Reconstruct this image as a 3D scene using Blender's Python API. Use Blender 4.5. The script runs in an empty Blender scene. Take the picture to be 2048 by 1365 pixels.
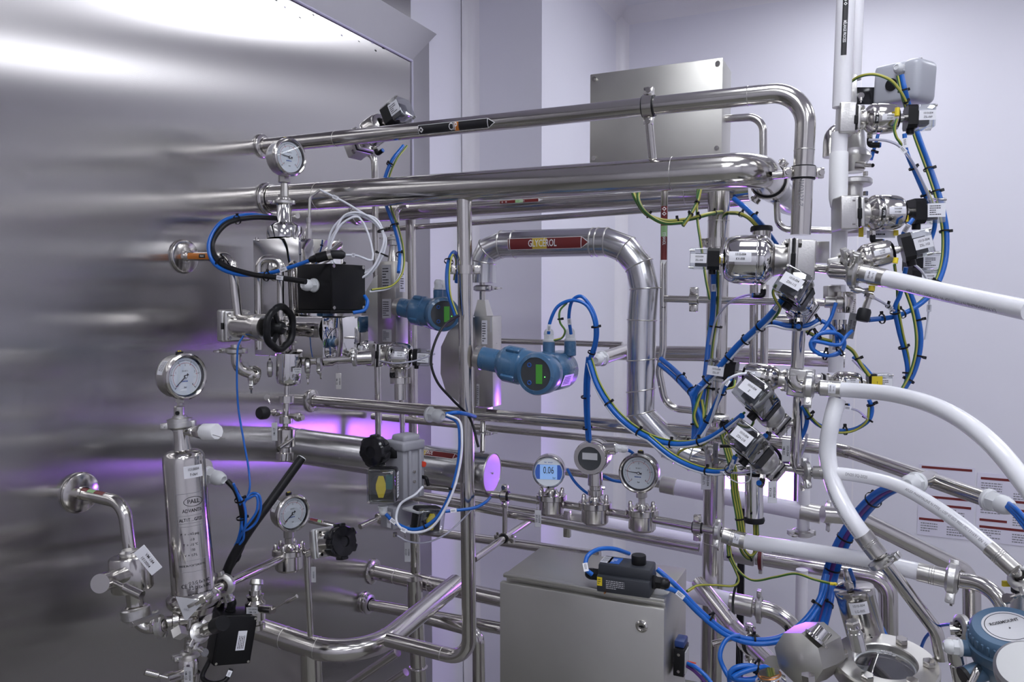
import bpy, bmesh, math, random
from mathutils import Vector as V, Matrix, Quaternion
random.seed(7)
sc = bpy.context.scene
COL = sc.collection
# ---------------------------------------------------------------- camera, world, exposure
FPX = 1562.0
PSI = math.radians(24.9); TH = math.radians(2.84)
CAM = V((1.6, 0.0, 2.0))
FW = V((-math.sin(PSI)*math.cos(TH), math.cos(PSI)*math.cos(TH), -math.sin(TH)))
RT = V((math.cos(PSI), math.sin(PSI), 0))
UP = RT.cross(FW)
cd = bpy.data.cameras.new('camera'); cam = bpy.data.objects.new('camera', cd); COL.objects.link(cam)
cd.sensor_width = 36; cd.lens = 36*FPX/2048; cd.clip_start = .05
cam.matrix_world = Matrix(((RT.x, UP.x, -FW.x, CAM.x), (RT.y, UP.y, -FW.y, CAM.y), (RT.z, UP.z, -FW.z, CAM.z), (0, 0, 0, 1)))
sc.camera = cam
w = bpy.data.worlds.new('world'); sc.world = w; w.use_nodes = True
w.node_tree.nodes['Background'].inputs[0].default_value = (.8, .8, 1, 1)
w.node_tree.nodes['Background'].inputs[1].default_value = .05
sc.view_settings.view_transform = 'Standard'; sc.view_settings.look = 'None'
sc.view_settings.gamma = 1; sc.view_settings.use_curve_mapping = False
sc.view_settings.exposure = EXPOSURE = 0.13
LAMP_POWER = 12.5          # ceiling luminaire emission
PURPLE_POWER = 42.0      # purple tube lamp emission
sc.cycles.max_bounces = 10; sc.cycles.transparent_max_bounces = 16

# ---------------------------------------------------------------- pixel -> place
def ray(px, py): return FW + RT*((px-1024)/FPX) - UP*((py-682.5)/FPX)
def p(px, py, D): return CAM + ray(px, py)*D
def at(px, py, X=None, Y=None, Z=None):
    d = ray(px, py)
    if Y is not None: t = (Y-CAM.y)/d.y
    elif X is not None: t = (X-CAM.x)/d.x
    else: t = (Z-CAM.z)/d.z
    return CAM + d*t
def depth(q): return (q-CAM).dot(FW)
def proj(q):
    d = q-CAM; z = d.dot(FW); return (1024+FPX*d.dot(RT)/z, 682.5-FPX*d.dot(UP)/z)
def pts(lst, Y=None, D=None):
    out = []
    for q in lst:
        if isinstance(q, V): out.append(q)
        elif len(q) == 3: out.append(p(*q))
        elif Y is not None: out.append(at(q[0], q[1], Y=Y))
        else: out.append(p(q[0], q[1], D))
    return out
def tocam(q):
    return (CAM-q).normalized()
def perp(v, a):
    a = a.normalized(); r = v - a*v.dot(a)
    if r.length < 1e-6: r = a.orthogonal()
    return r.normalized()
ZU = V((0, 0, 1)); XU = V((1, 0, 0)); YU = V((0, 1, 0))

# ---------------------------------------------------------------- materials
MATS = {}
def mat(name, col, rough=.5, metal=0., **k):
    m = bpy.data.materials.new(name); m.use_nodes = True; nt = m.node_tree
    b = nt.nodes['Principled BSDF']
    b.inputs['Base Color'].default_value = (*col, 1); b.inputs['Roughness'].default_value = rough; b.inputs['Metallic'].default_value = metal
    if 'trans' in k: b.inputs['Transmission Weight'].default_value = k['trans']
    if 'spec' in k: b.inputs['Specular IOR Level'].default_value = k['spec']
    if 'coat' in k: b.inputs['Coat Weight'].default_value = k['coat']; b.inputs['Coat Roughness'].default_value = .05
    if 'sss' in k:
        b.inputs['Subsurface Weight'].default_value = k['sss']; b.inputs['Subsurface Radius'].default_value = (.02, .02, .02); b.inputs['Subsurface Scale'].default_value = .5
    if 'emit' in k:
        b.inputs['Emission Color'].default_value = (*k.get('ecol', col), 1); b.inputs['Emission Strength'].default_value = k['emit']
    if 'noise' in k:     # fine wear: roughness and slight colour variation
        sc_, amt, camt = k['noise']
        tc = nt.nodes.new('ShaderNodeTexCoord'); n = nt.nodes.new('ShaderNodeTexNoise'); n.inputs['Scale'].default_value = sc_; n.inputs['Detail'].default_value = 4
        mp = nt.nodes.new('ShaderNodeMapping'); mp.inputs['Scale'].default_value = k.get('nscale', (1, 1, 1))
        nt.links.new(tc.outputs['Object'], mp.inputs['Vector']); nt.links.new(mp.outputs[0], n.inputs['Vector'])
        mr = nt.nodes.new('ShaderNodeMapRange'); mr.inputs['To Min'].default_value = rough-amt; mr.inputs['To Max'].default_value = rough+amt
        nt.links.new(n.outputs['Fac'], mr.inputs['Value']); nt.links.new(mr.outputs[0], b.inputs['Roughness'])
        if camt:
            mx = nt.nodes.new('ShaderNodeMix'); mx.data_type = 'RGBA'
            mx.inputs['A'].default_value = (*[c*(1-camt) for c in col], 1); mx.inputs['B'].default_value = (*[min(1, c*(1+camt)) for c in col], 1)
            nt.links.new(n.outputs['Fac'], mx.inputs['Factor']); nt.links.new(mx.outputs['Result'], b.inputs['Base Color'])
    if 'bump' in k:
        bs, st = k['bump']
        tc2 = nt.nodes.new('ShaderNodeTexCoord'); n2 = nt.nodes.new('ShaderNodeTexNoise'); n2.inputs['Scale'].default_value = bs
        mp2 = nt.nodes.new('ShaderNodeMapping'); mp2.inputs['Scale'].default_value = k.get('bscale', (1, 1, 1))
        nt.links.new(tc2.outputs['Object'], mp2.inputs['Vector']); nt.links.new(mp2.outputs[0], n2.inputs['Vector'])
        bp = nt.nodes.new('ShaderNodeBump'); bp.inputs['Strength'].default_value = st; bp.inputs['Distance'].default_value = .002
        nt.links.new(n2.outputs['Fac'], bp.inputs['Height']); nt.links.new(bp.outputs[0], b.inputs['Normal'])
    if 'aniso' in k:
        b.inputs['Anisotropic'].default_value = k['aniso'][0]
        cv = nt.nodes.new('ShaderNodeCombineXYZ')
        for i in range(3): cv.inputs[i].default_value = k['aniso'][1][i]
        nt.links.new(cv.outputs[0], b.inputs['Tangent'])
    MATS[name] = m; return m
def clear(name, tint, refl=.09, rough=.03):
    m = bpy.data.materials.new(name); m.use_nodes = True; nt = m.node_tree; nt.nodes.remove(nt.nodes['Principled BSDF'])
    o = nt.nodes['Material Output']; t = nt.nodes.new('ShaderNodeBsdfTransparent'); t.inputs[0].default_value = (*tint, 1)
    g = nt.nodes.new('ShaderNodeBsdfGlossy'); g.inputs['Roughness'].default_value = rough
    lw = nt.nodes.new('ShaderNodeLayerWeight'); lw.inputs[0].default_value = .35
    mr = nt.nodes.new('ShaderNodeMapRange'); mr.inputs['To Min'].default_value = refl; mr.inputs['To Max'].default_value = .75
    mx = nt.nodes.new('ShaderNodeMixShader'); nt.links.new(lw.outputs['Facing'], mr.inputs['Value']); nt.links.new(mr.outputs[0], mx.inputs[0])
    nt.links.new(t.outputs[0], mx.inputs[1]); nt.links.new(g.outputs[0], mx.inputs[2]); nt.links.new(mx.outputs[0], o.inputs[0])
    MATS[name] = m; return m
mat('steel', (.60, .58, .55), .16, 1, noise=(9, .03, .04))
mat('steel_polished', (.72, .71, .70), .06, 1)
mat('steel_satin', (.57, .555, .525), .30, 1, noise=(25, .06, .08))
mat('steel_cast', (.62, .61, .59), .34, 1, noise=(120, .06, .05), bump=(260, .15))
mat('steel_mirror', (.74, .73, .72), .03, 1)
mat('steel_box', (.55, .54, .50), .43, 1, noise=(6, .06, .12), bump=(300, .03))
mat('steel_matte', (.46, .46, .46), .55, 1, noise=(20, .05, .08))
mat('cladding', (.66, .66, .67), .22, 1, noise=(18, .06, .05), bump=(9, .12))
mat('wall_brushed', (.46, .445, .44), .215, 1, aniso=(1.0, (0, 1, 0)))
mat('frame_brushed', (.46, .45, .46), .32, 1, noise=(8, .05, .05))
mat('wall_white', (.74, .73, .79), .45, noise=(2, .03, .015))
mat('ceiling_white', (.76, .755, .80), .6, noise=(2, .03, .01))
mat('coving_white', (.80, .78, .81), .35, noise=(5, .03, .01))
mat('floor_grey', (.22, .22, .19), .35, noise=(4, .06, .12))
mat('sealant', (.62, .60, .72), .6)
mat('black_plastic', (.010, .010, .011), .33, noise=(60, .05, 0), spec=.22)
mat('black_gloss', (.010, .010, .012), .16)
mat('rubber', (.014, .014, .016), .5, spec=.3)
mat('grey_dark', (.028, .031, .038), .42, noise=(80, .05, .05))
mat('grey_plastic', (.40, .41, .45), .35)
mat('grey_paint', (.33, .33, .36), .40)
mat('gland_white', (.66, .67, .68), .35)
mat('white_plastic', (.80, .80, .81), .30)
mat('hose_white', (.82, .82, .85), .22, coat=.3)
mat('hose_milky', (.78, .75, .86), .35)
mat('pole_white', (.79, .78, .81), .30)
mat('blue_paint', (.050, .135, .255), .28, coat=.4, noise=(30, .04, .05))
mat('blue_paint_dull', (.060, .120, .20), .42, noise=(30, .04, .05))
mat('cable_blue', (.008, .115, .47), .28)
mat('cable_black', (.010, .010, .011), .40, spec=.3)
mat('cable_white', (.72, .73, .78), .35)
mat('cable_green', (.045, .15, .03), .38)
mat('cable_yellow', (.38, .36, .055), .38)
mat('cable_purple', (.10, .03, .20), .40)
mat('tube_clear', (.62, .62, .72), .2, trans=.5)
mat('label_white', (.78, .78, .82), .4)
mat('label_grey', (.50, .50, .52), .35)
mat('tag_grey', (.16, .16, .17), .4)
mat('ink', (.015, .015, .02), .6)
mat('ink_grey', (.22, .22, .24), .6)
mat('ink_red', (.45, .03, .02), .6)
mat('ink_blue', (.02, .10, .40), .6)
mat('sticker_red', (.16, .018, .018), .4)
mat('sticker_black', (.012, .012, .014), .35)
mat('sticker_orange', (.55, .17, .02), .4)
mat('sticker_yellow', (.62, .44, .05), .4)
mat('sticker_green', (.33, .55, .26), .4)
mat('sticker_white', (.80, .80, .80), .4)
mat('dial', (.72, .76, .80), .5)
mat('yellow', (.72, .56, .02), .4)
mat('red', (.62, .05, .02), .4)
mat('teal', (.01, .11, .10), .4)
mat('screen_blue', (.03, .09, .40), .3, emit=.08, ecol=(.10, .28, .85))
mat('screen_light', (.30, .50, .85), .3, emit=.22, ecol=(.25, .45, .85))
mat('screen_green', (.05, .22, .03), .3, emit=.10, ecol=(.1, .5, .05))
mat('screen_grey', (.05, .055, .06), .12)
mat('led_green', (.1, .8, .1), .3, emit=3)
mat('dark_inside', (.02, .025, .035), .4)
mat('navy', (.015, .04, .16), .35)
mat('copper', (.55, .25, .10), .3, 1)
mat('paper', (.70, .68, .78), .6)
mat('lamp_diffuser', (.9, .9, .95), .5, emit=LAMP_POWER, ecol=(.90, .93, 1.0))
mat('purple_glow', (.9, .6, 1), .5, emit=PURPLE_POWER, ecol=(.36, .10, 1.0))
clear('clear_plastic', (.86, .88, .88))
clear('gauge_glass', (.95, .96, .97), .05)
clear('film', (.80, .80, .82), .3, .12)
mat('frosted', (.66, .66, .70), .2, trans=.35)

# ---------------------------------------------------------------- mesh builder
def fillet(P, rad, n=8):
    if len(P) < 3: return list(P)
    out = [P[0]]
    for i in range(1, len(P)-1):
        a, b, c = P[i-1], P[i], P[i+1]
        u = (a-b); v = (c-b); lu, lv = u.length, v.length; u = u/lu; v = v/lv
        ang = u.angle(v)
        if ang > math.pi-.04: out.append(b); continue
        d = min(rad/math.tan(ang/2), lu*.49 if i > 1 else lu*.95, lv*.49 if i < len(P)-2 else lv*.95)
        r = d*math.tan(ang/2); s = b+u*d; e = b+v*d
        bis = (u+v).normalized(); cen = b+bis*(r/math.sin(ang/2))
        q0 = s-cen; q1 = e-cen; th = q0.angle(q1)
        for k in range(n+1):
            t = k/n; out.append(cen+(q0*math.sin((1-t)*th)+q1*math.sin(t*th))/math.sin(th))
    out.append(P[-1]); return out
def smooth(P, n=7):
    if len(P) < 3: return list(P)
    Q = [P[0]*2-P[1]]+list(P)+[P[-1]*2-P[-2]]; out = []
    for i in range(1, len(Q)-2):
        a, b, c, d = Q[i-1:i+3]
        ta, tb, tc = [max(1e-4, (y-x).length**.5) for x, y in ((a, b), (b, c), (c, d))]
        m1 = ((b-a)/ta-(c-a)/(ta+tb)+(c-b)/tb)*tb; m2 = ((c-b)/tb-(d-b)/(tb+tc)+(d-c)/tc)*tb
        for k in range(n):
            t = k/n; out.append(b*(2*t**3-3*t*t+1)+m1*(t**3-2*t*t+t)+c*(-2*t**3+3*t*t)+m2*(t**3-t*t))
    out.append(P[-1]); return out
class Path:
    def __init__(s, P):
        s.P = [P[0]]
        for q in P[1:]:
            if (q-s.P[-1]).length > 1e-5: s.P.append(q)
        s.L = [0.]
        for a, b in zip(s.P, s.P[1:]): s.L.append(s.L[-1]+(b-a).length)
        s.len = s.L[-1]
    def tan(s, i):
        a = s.P[max(0, i-1)]; b = s.P[min(len(s.P)-1, i+1)]; return (b-a).normalized()
    def frames(s):
        T = [s.tan(i) for i in range(len(s.P))]; N = perp(tocam(s.P[0]), T[0]); out = []
        for i, t in enumerate(T):
            N = perp(N, t); out.append((s.P[i], t, N, t.cross(N)))
        return out
    def at(s, d):
        d = max(0, min(s.len, d)); i = 0
        while i < len(s.L)-2 and s.L[i+1] < d: i += 1
        t = (d-s.L[i])/max(1e-9, s.L[i+1]-s.L[i]); q = s.P[i].lerp(s.P[i+1], t)
        T = s.tan(i).lerp(s.tan(i+1), t).normalized(); return q, T
    def surf(s, d, ang, r, ref=None):
        q, T = s.at(d); N = perp(ref if ref is not None else tocam(q), T); B = T.cross(N)
        return q+(N*math.cos(ang)+B*math.sin(ang))*r
    def near(s, px, py):
        best = 0; bd = 1e9
        for k in range(801):
            d = s.len*k/800; x, y = proj(s.at(d)[0]); e = (x-px)**2+(y-py)**2
            if e < bd: bd = e; best = d
        return best
class MB:
    def __init__(s): s.v = []; s.f = []; s.m = []
    def add(s, vs, fs, mi=0):
        o = len(s.v); s.v += vs; s.f += [tuple(i+o for i in f) for f in fs]; s.m += [mi]*len(fs); return s
    def tube(s, P, r, seg=20, caps=True, stripes=False, phase=0):
        path = P if isinstance(P, Path) else Path(P); fr = path.frames(); vs = []; fs = []; n = len(fr); mi = []
        for i, (q, t, N, B) in enumerate(fr):
            rr = r[i] if isinstance(r, (list, tuple)) else r
            for k in range(seg):
                a = 2*math.pi*(k+phase)/seg; vs.append(q+(N*math.cos(a)+B*math.sin(a))*rr)
        for i in range(n-1):
            for k in range(seg):
                k2 = (k+1) % seg; fs.append((i*seg+k, i*seg+k2, (i+1)*seg+k2, (i+1)*seg+k)); mi.append(1 if stripes and (k*2//max(1, seg//2)) % 2 else 0)
        if caps: fs += [tuple(range(seg-1, -1, -1)), tuple((n-1)*seg+k for k in range(seg))]; mi += [0, 0]
        o = len(s.v); s.v += vs; s.f += [tuple(i+o for i in f) for f in fs]; s.m += mi; return s
    def lathe(s, o, ax, prof, seg=28, ref=None):
        ax = ax.normalized(); N = perp(ref if ref is not None else tocam(o), ax); B = ax.cross(N); vs = []; fs = []; rings = []
        for r, h in prof:
            if r < 1e-6: rings.append([len(vs)]); vs.append(o+ax*h)
            else:
                rings.append(list(range(len(vs), len(vs)+seg)))
                for k in range(seg):
                    a = 2*math.pi*k/seg; vs.append(o+ax*h+(N*math.cos(a)+B*math.sin(a))*r)
        for A, C in zip(rings, rings[1:]):
            for k in range(seg):
                k2 = (k+1) % seg
                if len(A) == 1 and len(C) == 1: break
                if len(A) == 1: fs.append((A[0], C[k2], C[k]))
                elif len(C) == 1: fs.append((A[k], A[k2], C[0]))
                else: fs.append((A[k], A[k2], C[k2], C[k]))
        return s.add(vs, fs)
    def cyl(s, a, b, r, seg=20, bev=0., ref=None):
        L = (b-a).length
        pr = [(0, 0), (r-bev, 0), (r, bev), (r, L-bev), (r-bev, L), (0, L)] if bev else [(0, 0), (r, 0), (r, L), (0, L)]
        return s.lathe(a, b-a, pr, seg, ref)
    def box(s, c, ax, ay, az, bev=.002, seg=2):
        bm = bmesh.new(); bmesh.ops.create_cube(bm, size=2)
        L = (ax.length, ay.length, az.length)
        for v in bm.verts: v.co = V((v.co.x*L[0], v.co.y*L[1], v.co.z*L[2]))
        if bev: bmesh.ops.bevel(bm, geom=bm.edges[:], offset=min(bev, .45*min(L)*2), segments=seg, affect='EDGES', profile=.5)
        ax, ay, az = ax.normalized(), ay.normalized(), az.normalized()
        bm.verts.index_update()
        flip = ax.cross(ay).dot(az) < 0
        vs = [c+ax*v.co.x+ay*v.co.y+az*v.co.z for v in bm.verts]
        fs = [tuple((reversed if flip else list)([v.index for v in f.verts])) for f in bm.faces]; bm.free()
        return s.add(vs, fs)
    def prism(s, poly, o, u, v, n, d, bev=0.):
        """poly in (u,v) metres, extruded from o along n by d"""
        k = len(poly); vs = [o+u*x+v*y for x, y in poly]+[o+u*x+v*y+n*d for x, y in poly]
        fs = [tuple(range(k-1, -1, -1)), tuple(range(k, 2*k))]+[(i, (i+1) % k, k+(i+1) % k, k+i) for i in range(k)]
        return s.add(vs, fs)
    def ring(s, o, ax, R, r, seg=28, rs=8):
        return s.lathe(o, ax, [(R+r*math.cos(2*math.pi*k/rs), r*math.sin(2*math.pi*k/rs)) for k in range(rs+1)], seg)
    def sphere(s, o, r, ax=ZU, seg=16, n=8):
        return s.lathe(o, ax, [(max(0, r*math.sin(math.pi*k/n)) if 0 < k < n else 0, -r*math.cos(math.pi*k/n)) for k in range(n+1)], seg)
    def patch(s, path, d0, d1, hw, r, ang=0., tip=0., nx=6, ny=8, ref=None):
        """sticker on a pipe: along the pipe d0..d1, half width hw (arc metres), optional arrow tip beyond d1"""
        cols = [(d0+(d1-d0)*i/nx, hw) for i in range(nx+1)]
        sg = 1 if d1 > d0 else -1
        if tip: cols += [(d1+sg*tip*.5, hw*.5), (d1+sg*tip, 0.0003)]
        vs = []; fs = []
        for d, h in cols:
            for j in range(ny+1): vs.append(path.surf(d, ang+(-h+2*h*j/ny)/r, r, ref))
        for i in range(len(cols)-1):
            for j in range(ny): a = i*(ny+1)+j; fs.append((a, a+ny+1, a+ny+2, a+1) if sg > 0 else (a, a+1, a+ny+2, a+ny+1))
        return s.add(vs, fs)
    def flat(s, vf, fn, mi=0):
        vs, fs = vf; return s.add([fn(x, y) for x, y in vs], fs, mi)
def mesh_of(mb, name, loc, smoothang=38):
    me = bpy.data.meshes.new(name); me.from_pydata([tuple(q-loc) for q in mb.v], [], mb.f)
    me.polygons.foreach_set('material_index', mb.m)
    me.polygons.foreach_set('use_smooth', [True]*len(mb.f))
    me.update(); me.set_sharp_from_angle(angle=math.radians(smoothang)); return me
def part(name, mb, m, parent, label=None, kind=None, ang=38):
    root = parent
    while root.parent: root = root.parent
    me = mesh_of(mb, name, root.location, ang)
    for k in (m if isinstance(m, (list, tuple)) else [m]): me.materials.append(MATS[k])
    o = bpy.data.objects.new(name, me); COL.objects.link(o); o.parent = parent
    if label: o['label'] = label
    if kind: o['kind'] = kind
    return o
def tag(o, label, cat, group=None):
    o['label'] = label; o['category'] = cat
    if group: o['group'] = group
    return o
def thing(name, label, cat, loc, group=None):
    o = bpy.data.objects.new(name, None); o.empty_display_size = .05; COL.objects.link(o); o.location = loc
    return tag(o, label, cat, group)
def solid(name, mb, m, label=None, cat=None, group=None, loc=None, kind=None, ang=38):
    if loc is None: loc = mb.v[0].copy()
    me = mesh_of(mb, name, loc, ang)
    for k in (m if isinstance(m, (list, tuple)) else [m]): me.materials.append(MATS[k])
    o = bpy.data.objects.new(name, me); COL.objects.link(o); o.location = loc
    if kind: o['kind'] = kind
    if label: tag(o, label, cat, group)
    return o
# ---------------------------------------------------------------- text
_tx = {}
def text2d(t, size, xs=.85, bold=0., cut=False):
    key = (t, bold, cut)
    if key not in _tx:
        cu = bpy.data.curves.new('t', 'FONT'); cu.body = t; cu.align_x = 'CENTER'; cu.align_y = 'CENTER'; cu.resolution_u = 2; cu.offset = bold; cu.size = 1
        ob = bpy.data.objects.new('t', cu); COL.objects.link(ob)
        me = bpy.data.meshes.new_from_object(ob.evaluated_get(bpy.context.evaluated_depsgraph_get()))
        if cut:          # slice so that the letters can follow a round surface
            bm = bmesh.new(); bm.from_mesh(me)
            for k in range(-4, 5): bmesh.ops.bisect_plane(bm, geom=bm.verts[:]+bm.edges[:]+bm.faces[:], plane_co=(0, k*.1+.02, 0), plane_no=(0, 1, 0))
            bm.to_mesh(me); bm.free()
        _tx[key] = ([(v.co.x, v.co.y) for v in me.vertices], [tuple(f.vertices) for f in me.polygons])
        bpy.data.objects.remove(ob); bpy.data.curves.remove(cu); bpy.data.meshes.remove(me)
    vs, fs = _tx[key]
    return [(x*size*xs, y*size) for x, y in vs], fs
def on_plane(o, u, v): return lambda x, y: o+u*x+v*y
def lettering(parent, o, u, v, lines, m='ink', name='lettering'):
    """lines: (text, x, y, size[, xscale[, bold]])"""
    mb = MB()
    for L in lines:
        t, x, y, sz = L[:4]; xs = L[4] if len(L) > 4 else .85; bd = L[5] if len(L) > 5 else .01
        mb.flat(text2d(t, sz, xs, bd), on_plane(o+u*x+v*y, u, v))
    return part(name, mb, m, parent)
def scribble(w, h, rows, seed=1, fill=.8):
    """rows of small printed bars too fine to read"""
    rnd = random.Random(seed); vs = []; fs = []
    for i in range(rows):
        y = h/2-h*(i+.5)/rows; x = -w/2; t = h/rows*.22; end = -w/2+w*(fill if rnd.random() < .7 else fill*.55)
        while x < end:
            l = w*(.05+.09*rnd.random()); e = min(x+l, end); k = len(vs)
            vs += [(x, y-t), (e, y-t), (e, y+t), (x, y+t)]; fs.append((k, k+1, k+2, k+3)); x = e+w*.025
    return vs, fs
def plate(parent, c, u, v, w_, h_, lines=(), m='label_white', ink='ink', t=.0006, fine=None, name='label'):
    """a thin label plate centred at c in the u,v plane"""
    u = u.normalized(); v = perp(v, u); n = u.cross(v)
    a = part(name, MB().box(c+n*t*.5, u*w_/2, v*h_/2, n*t*.5, 0), m, parent)
    o = c+n*(t+.0003)
    if lines: lettering(a, o, u, v, lines, ink)
    if fine:
        mb = MB(); mb.flat(scribble(*fine[:3], seed=fine[3] if len(fine) > 3 else 1), on_plane(o+u*(fine[4] if len(fine) > 4 else 0)+v*(fine[5] if len(fine) > 5 else 0), u, v)); part('fine_print', mb, ink, a)
    return a
def path_text(parent, path, d, t, size, r, ang=0., flip=False, m='ink', xs=.85, bold=.01, name='lettering', ref=None):
    sg = -1 if flip else 1; mb = MB(); vs, fs = text2d(t, size, xs, bold, size > r*.35)
    if flip: pass
    mb.add([path.surf(d+sg*x, ang-sg*y/r, r, ref) for x, y in vs], fs); return part(name, mb, m, parent)
# ================================================================ the room
RX, RY0, RY1, RZ = 4.6, -2.6, 4.06, 3.53
NY, NX = 3.0, .342          # niche wall and its return
def slab(name, a, b, m, **k):
    c = (a+b)/2; h = (b-a)/2
    return solid(name, MB().box(c, XU*h.x, YU*h.y, ZU*h.z, 0), m, loc=V((c.x, c.y, a.z)), kind='structure', **k)
slab('floor', V((-.1, RY0, -.1)), V((RX, RY1, 0)), 'floor_grey')
ceil = slab('ceiling', V((-.1, RY0, RZ)), V((RX, RY1, RZ+.1)), 'ceiling_white')
slab('wall_front', V((-.1, RY0-.1, 0)), V((RX, RY0, RZ)), 'wall_white')
slab('wall_right', V((RX, RY0-.1, 0)), V((RX+.1, RY1+.1, RZ)), 'wall_white')
wb = slab('wall_back', V((NX, RY1, 0)), V((RX, RY1+.1, RZ)), 'wall_white')
slab('wall_niche', V((-.1, NY, 0)), V((NX, RY1+.1, RZ)), 'wall_white')
# steel partition on the left: brushed sheet, mitred frame strips, white wall beyond it
PY1, PZT = 2.546, at(822, 120, X=0).z
wl = slab('wall_left', V((-.1, RY0, 0)), V((0, PY1, RZ)), 'wall_brushed')
slab('wall_corner', V((-.1, PY1, 0)), V((-.004, NY, RZ)), 'wall_white')
PYO, PZO = 2.668, at(858, 73, X=0).z
mb = MB().prism([(RY0, PZT), (PY1, PZT), (PYO, PZO), (RY0, PZO)], V((0, 0, 0)), YU, ZU, XU, .006)
# the head strip leans forward a little at its upper edge
mb.v = [q+XU*(.035*(q.z-PZT)/(PZO-PZT)) if q.x > .001 or q.z > PZT+.01 else q for q in mb.v]
part('head_strip', mb, 'frame_brushed', wl)
part('jamb_strip', MB().prism([(PY1, 0), (PYO, 0), (PYO, PZO), (PY1, PZT)], V((0, 0, 0)), YU, ZU, XU, .006), 'frame_brushed', wl)
part('sealant_bead', MB().tube([V((.004, RY0+.1, PZT-.004)), V((.004, PY1, PZT-.004)), V((.007, PY1, .05))], .005, 8), 'sealant', wl)
rnd = random.Random(4)
for k in range(16):
    yy = 1.55+.85*rnd.random(); zz = PZT-.01-.05*rnd.random()**2; a = .002+.006*rnd.random(); b = .001+.002*rnd.random()
    part('sealant_smear', MB().prism([(a*math.cos(t)*(.7+.5*rnd.random()), b*math.sin(t)*(.6+.8*rnd.random())) for t in [math.pi*j/4 for j in range(8)]], V((.0002, yy, zz)), (YU-ZU*.12).normalized(), ZU, XU, .0004), 'sticker_black' if k % 3 else 'sealant', wl)
# coving strips in the vertical corners and under the ceiling, panel joints
for i, (c, s) in enumerate([((.0, NY), (1, -1)), ((NX, RY1), (1, -1))]):
    x, y = c; r = .055
    poly = [(0, 0), (r*s[0], 0)]+[(s[0]*(r-r*math.sin(t)), s[1]*(r-r*math.cos(t))) for t in [math.pi/2*k/6 for k in range(1, 6)]]+[(0, r*s[1])]
    solid('trim_%d' % (i+1), MB().prism(poly, V((x, y, 0)), XU, YU, ZU, RZ), 'coving_white', loc=V((x, y, 0)), kind='structure')
def cove(i, a, d, nrm, L):
    r = .07; poly = [(0, 0), (r, 0)]+[(r-r*math.sin(t), -(r-r*math.cos(t))) for t in [math.pi/2*k/6 for k in range(1, 6)]]+[(0, -r)]
    solid('trim_%d' % i, MB().prism(poly, a, nrm, ZU, d, L), 'coving_white', loc=a, kind='structure')
cove(3, V((NX, RY1, RZ)), XU, -YU, RX-NX)
cove(4, V((NX, NY, RZ)), YU, XU, RY1-NY)
for k, x in enumerate((1.52, 2.72)):
    part('panel_joint', MB().box(V((x, RY1-.0005, RZ/2)), XU*.003, YU*.0008, ZU*RZ/2, 0), 'coving_white', wb)
# ceiling luminaires; the two front rows are unseen, added as front fill
def luminaire(x, y, hx, hy, label):
    t = thing('ceiling_light', label, 'light', V((x, y, RZ)), 'recessed ceiling lights')
    fr = MB(); z = RZ-.006
    for dx, dy, a, b in ((0, hy+.012, hx+.024, .012), (0, -hy-.012, hx+.024, .012), (hx+.012, 0, .012, hy), (-hx-.012, 0, .012, hy)):
        fr.box(V((x+dx, y+dy, z)), XU*a, YU*b, ZU*.006, .001, 1)
    part('frame', fr, 'white_plastic', t)
    part('diffuser', MB().box(V((x, y, z+.001)), XU*hx, YU*hy, ZU*.004, 0), 'lamp_diffuser', t)
for x, xn in ((1.52, 'nearer the steel partition'), (3.17, 'nearer the right wall')):
    for y, yn in ((3.2, 'over the back of the rack'), (1.3, 'over the middle of the room'), (-.2, 'added as fill above the viewer'), (-1.7, 'added as fill over the room front')):
        luminaire(x, y, .3, .3, 'square ceiling light '+yn+', '+xn)
# ================================================================ reusable fittings
def wing_nut(parent, c, ax, side, s=1., m='steel'):
    """fan shaped nut on a short stud along ax"""
    ax = ax.normalized(); side = perp(side, ax); n = ax.cross(side); k = .001*s
    mb = MB().cyl(c-ax*8*k, c+ax*6*k, 2.6*k, 10).lathe(c, ax, [(0, -1*k), (5*k, -1*k), (4*k, 8*k), (0, 8*k)], 12)
    poly = [(-4, 3), (4, 3), (10, 12), (9, 19), (4, 23), (-4, 23), (-9, 19), (-10, 12)]
    mb.prism([(x*k, y*k) for x, y in poly], c-n*2.2*k, side, ax, n, 4.4*k)
    return part('wing_nut', mb, m, parent)
def triclamp(parent, c, ax, r, lug=None, nut=True, s=1., m='steel_cast', wide=.010):
    ax = ax.normalized(); lug = perp(lug if lug is not None else ZU, ax); tn = ax.cross(lug); w_ = wide*s; R = r+.0075*s
    mb = MB().lathe(c, ax, [(r*.98, -w_*.8), (r+.003*s, -w_*.8), (R, -w_*.55), (R+.0025*s, -w_*.4), (R+.0025*s, w_*.4), (R, w_*.55), (r+.003*s, w_*.8), (r*.98, w_*.8)], 28)
    for sg in (-1, 1):
        mb.box(c+lug*(R+.006*s)+tn*sg*.0055*s, ax*w_*.55, tn*.004*s, lug*.010*s, .0015)
    mb.box(c-lug*(R+.002*s), ax*w_*.6, tn*.007*s, lug*.006*s, .002)
    mb.cyl(c+lug*(R+.009*s)-tn*.014*s, c+lug*(R+.009*s)+tn*.018*s, .003*s, 10)
    o = part('clamp', mb, m, parent)
    if nut: wing_nut(o, c+lug*(R+.009*s)+tn*.018*s, tn, lug, s*.9)
    return o
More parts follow.
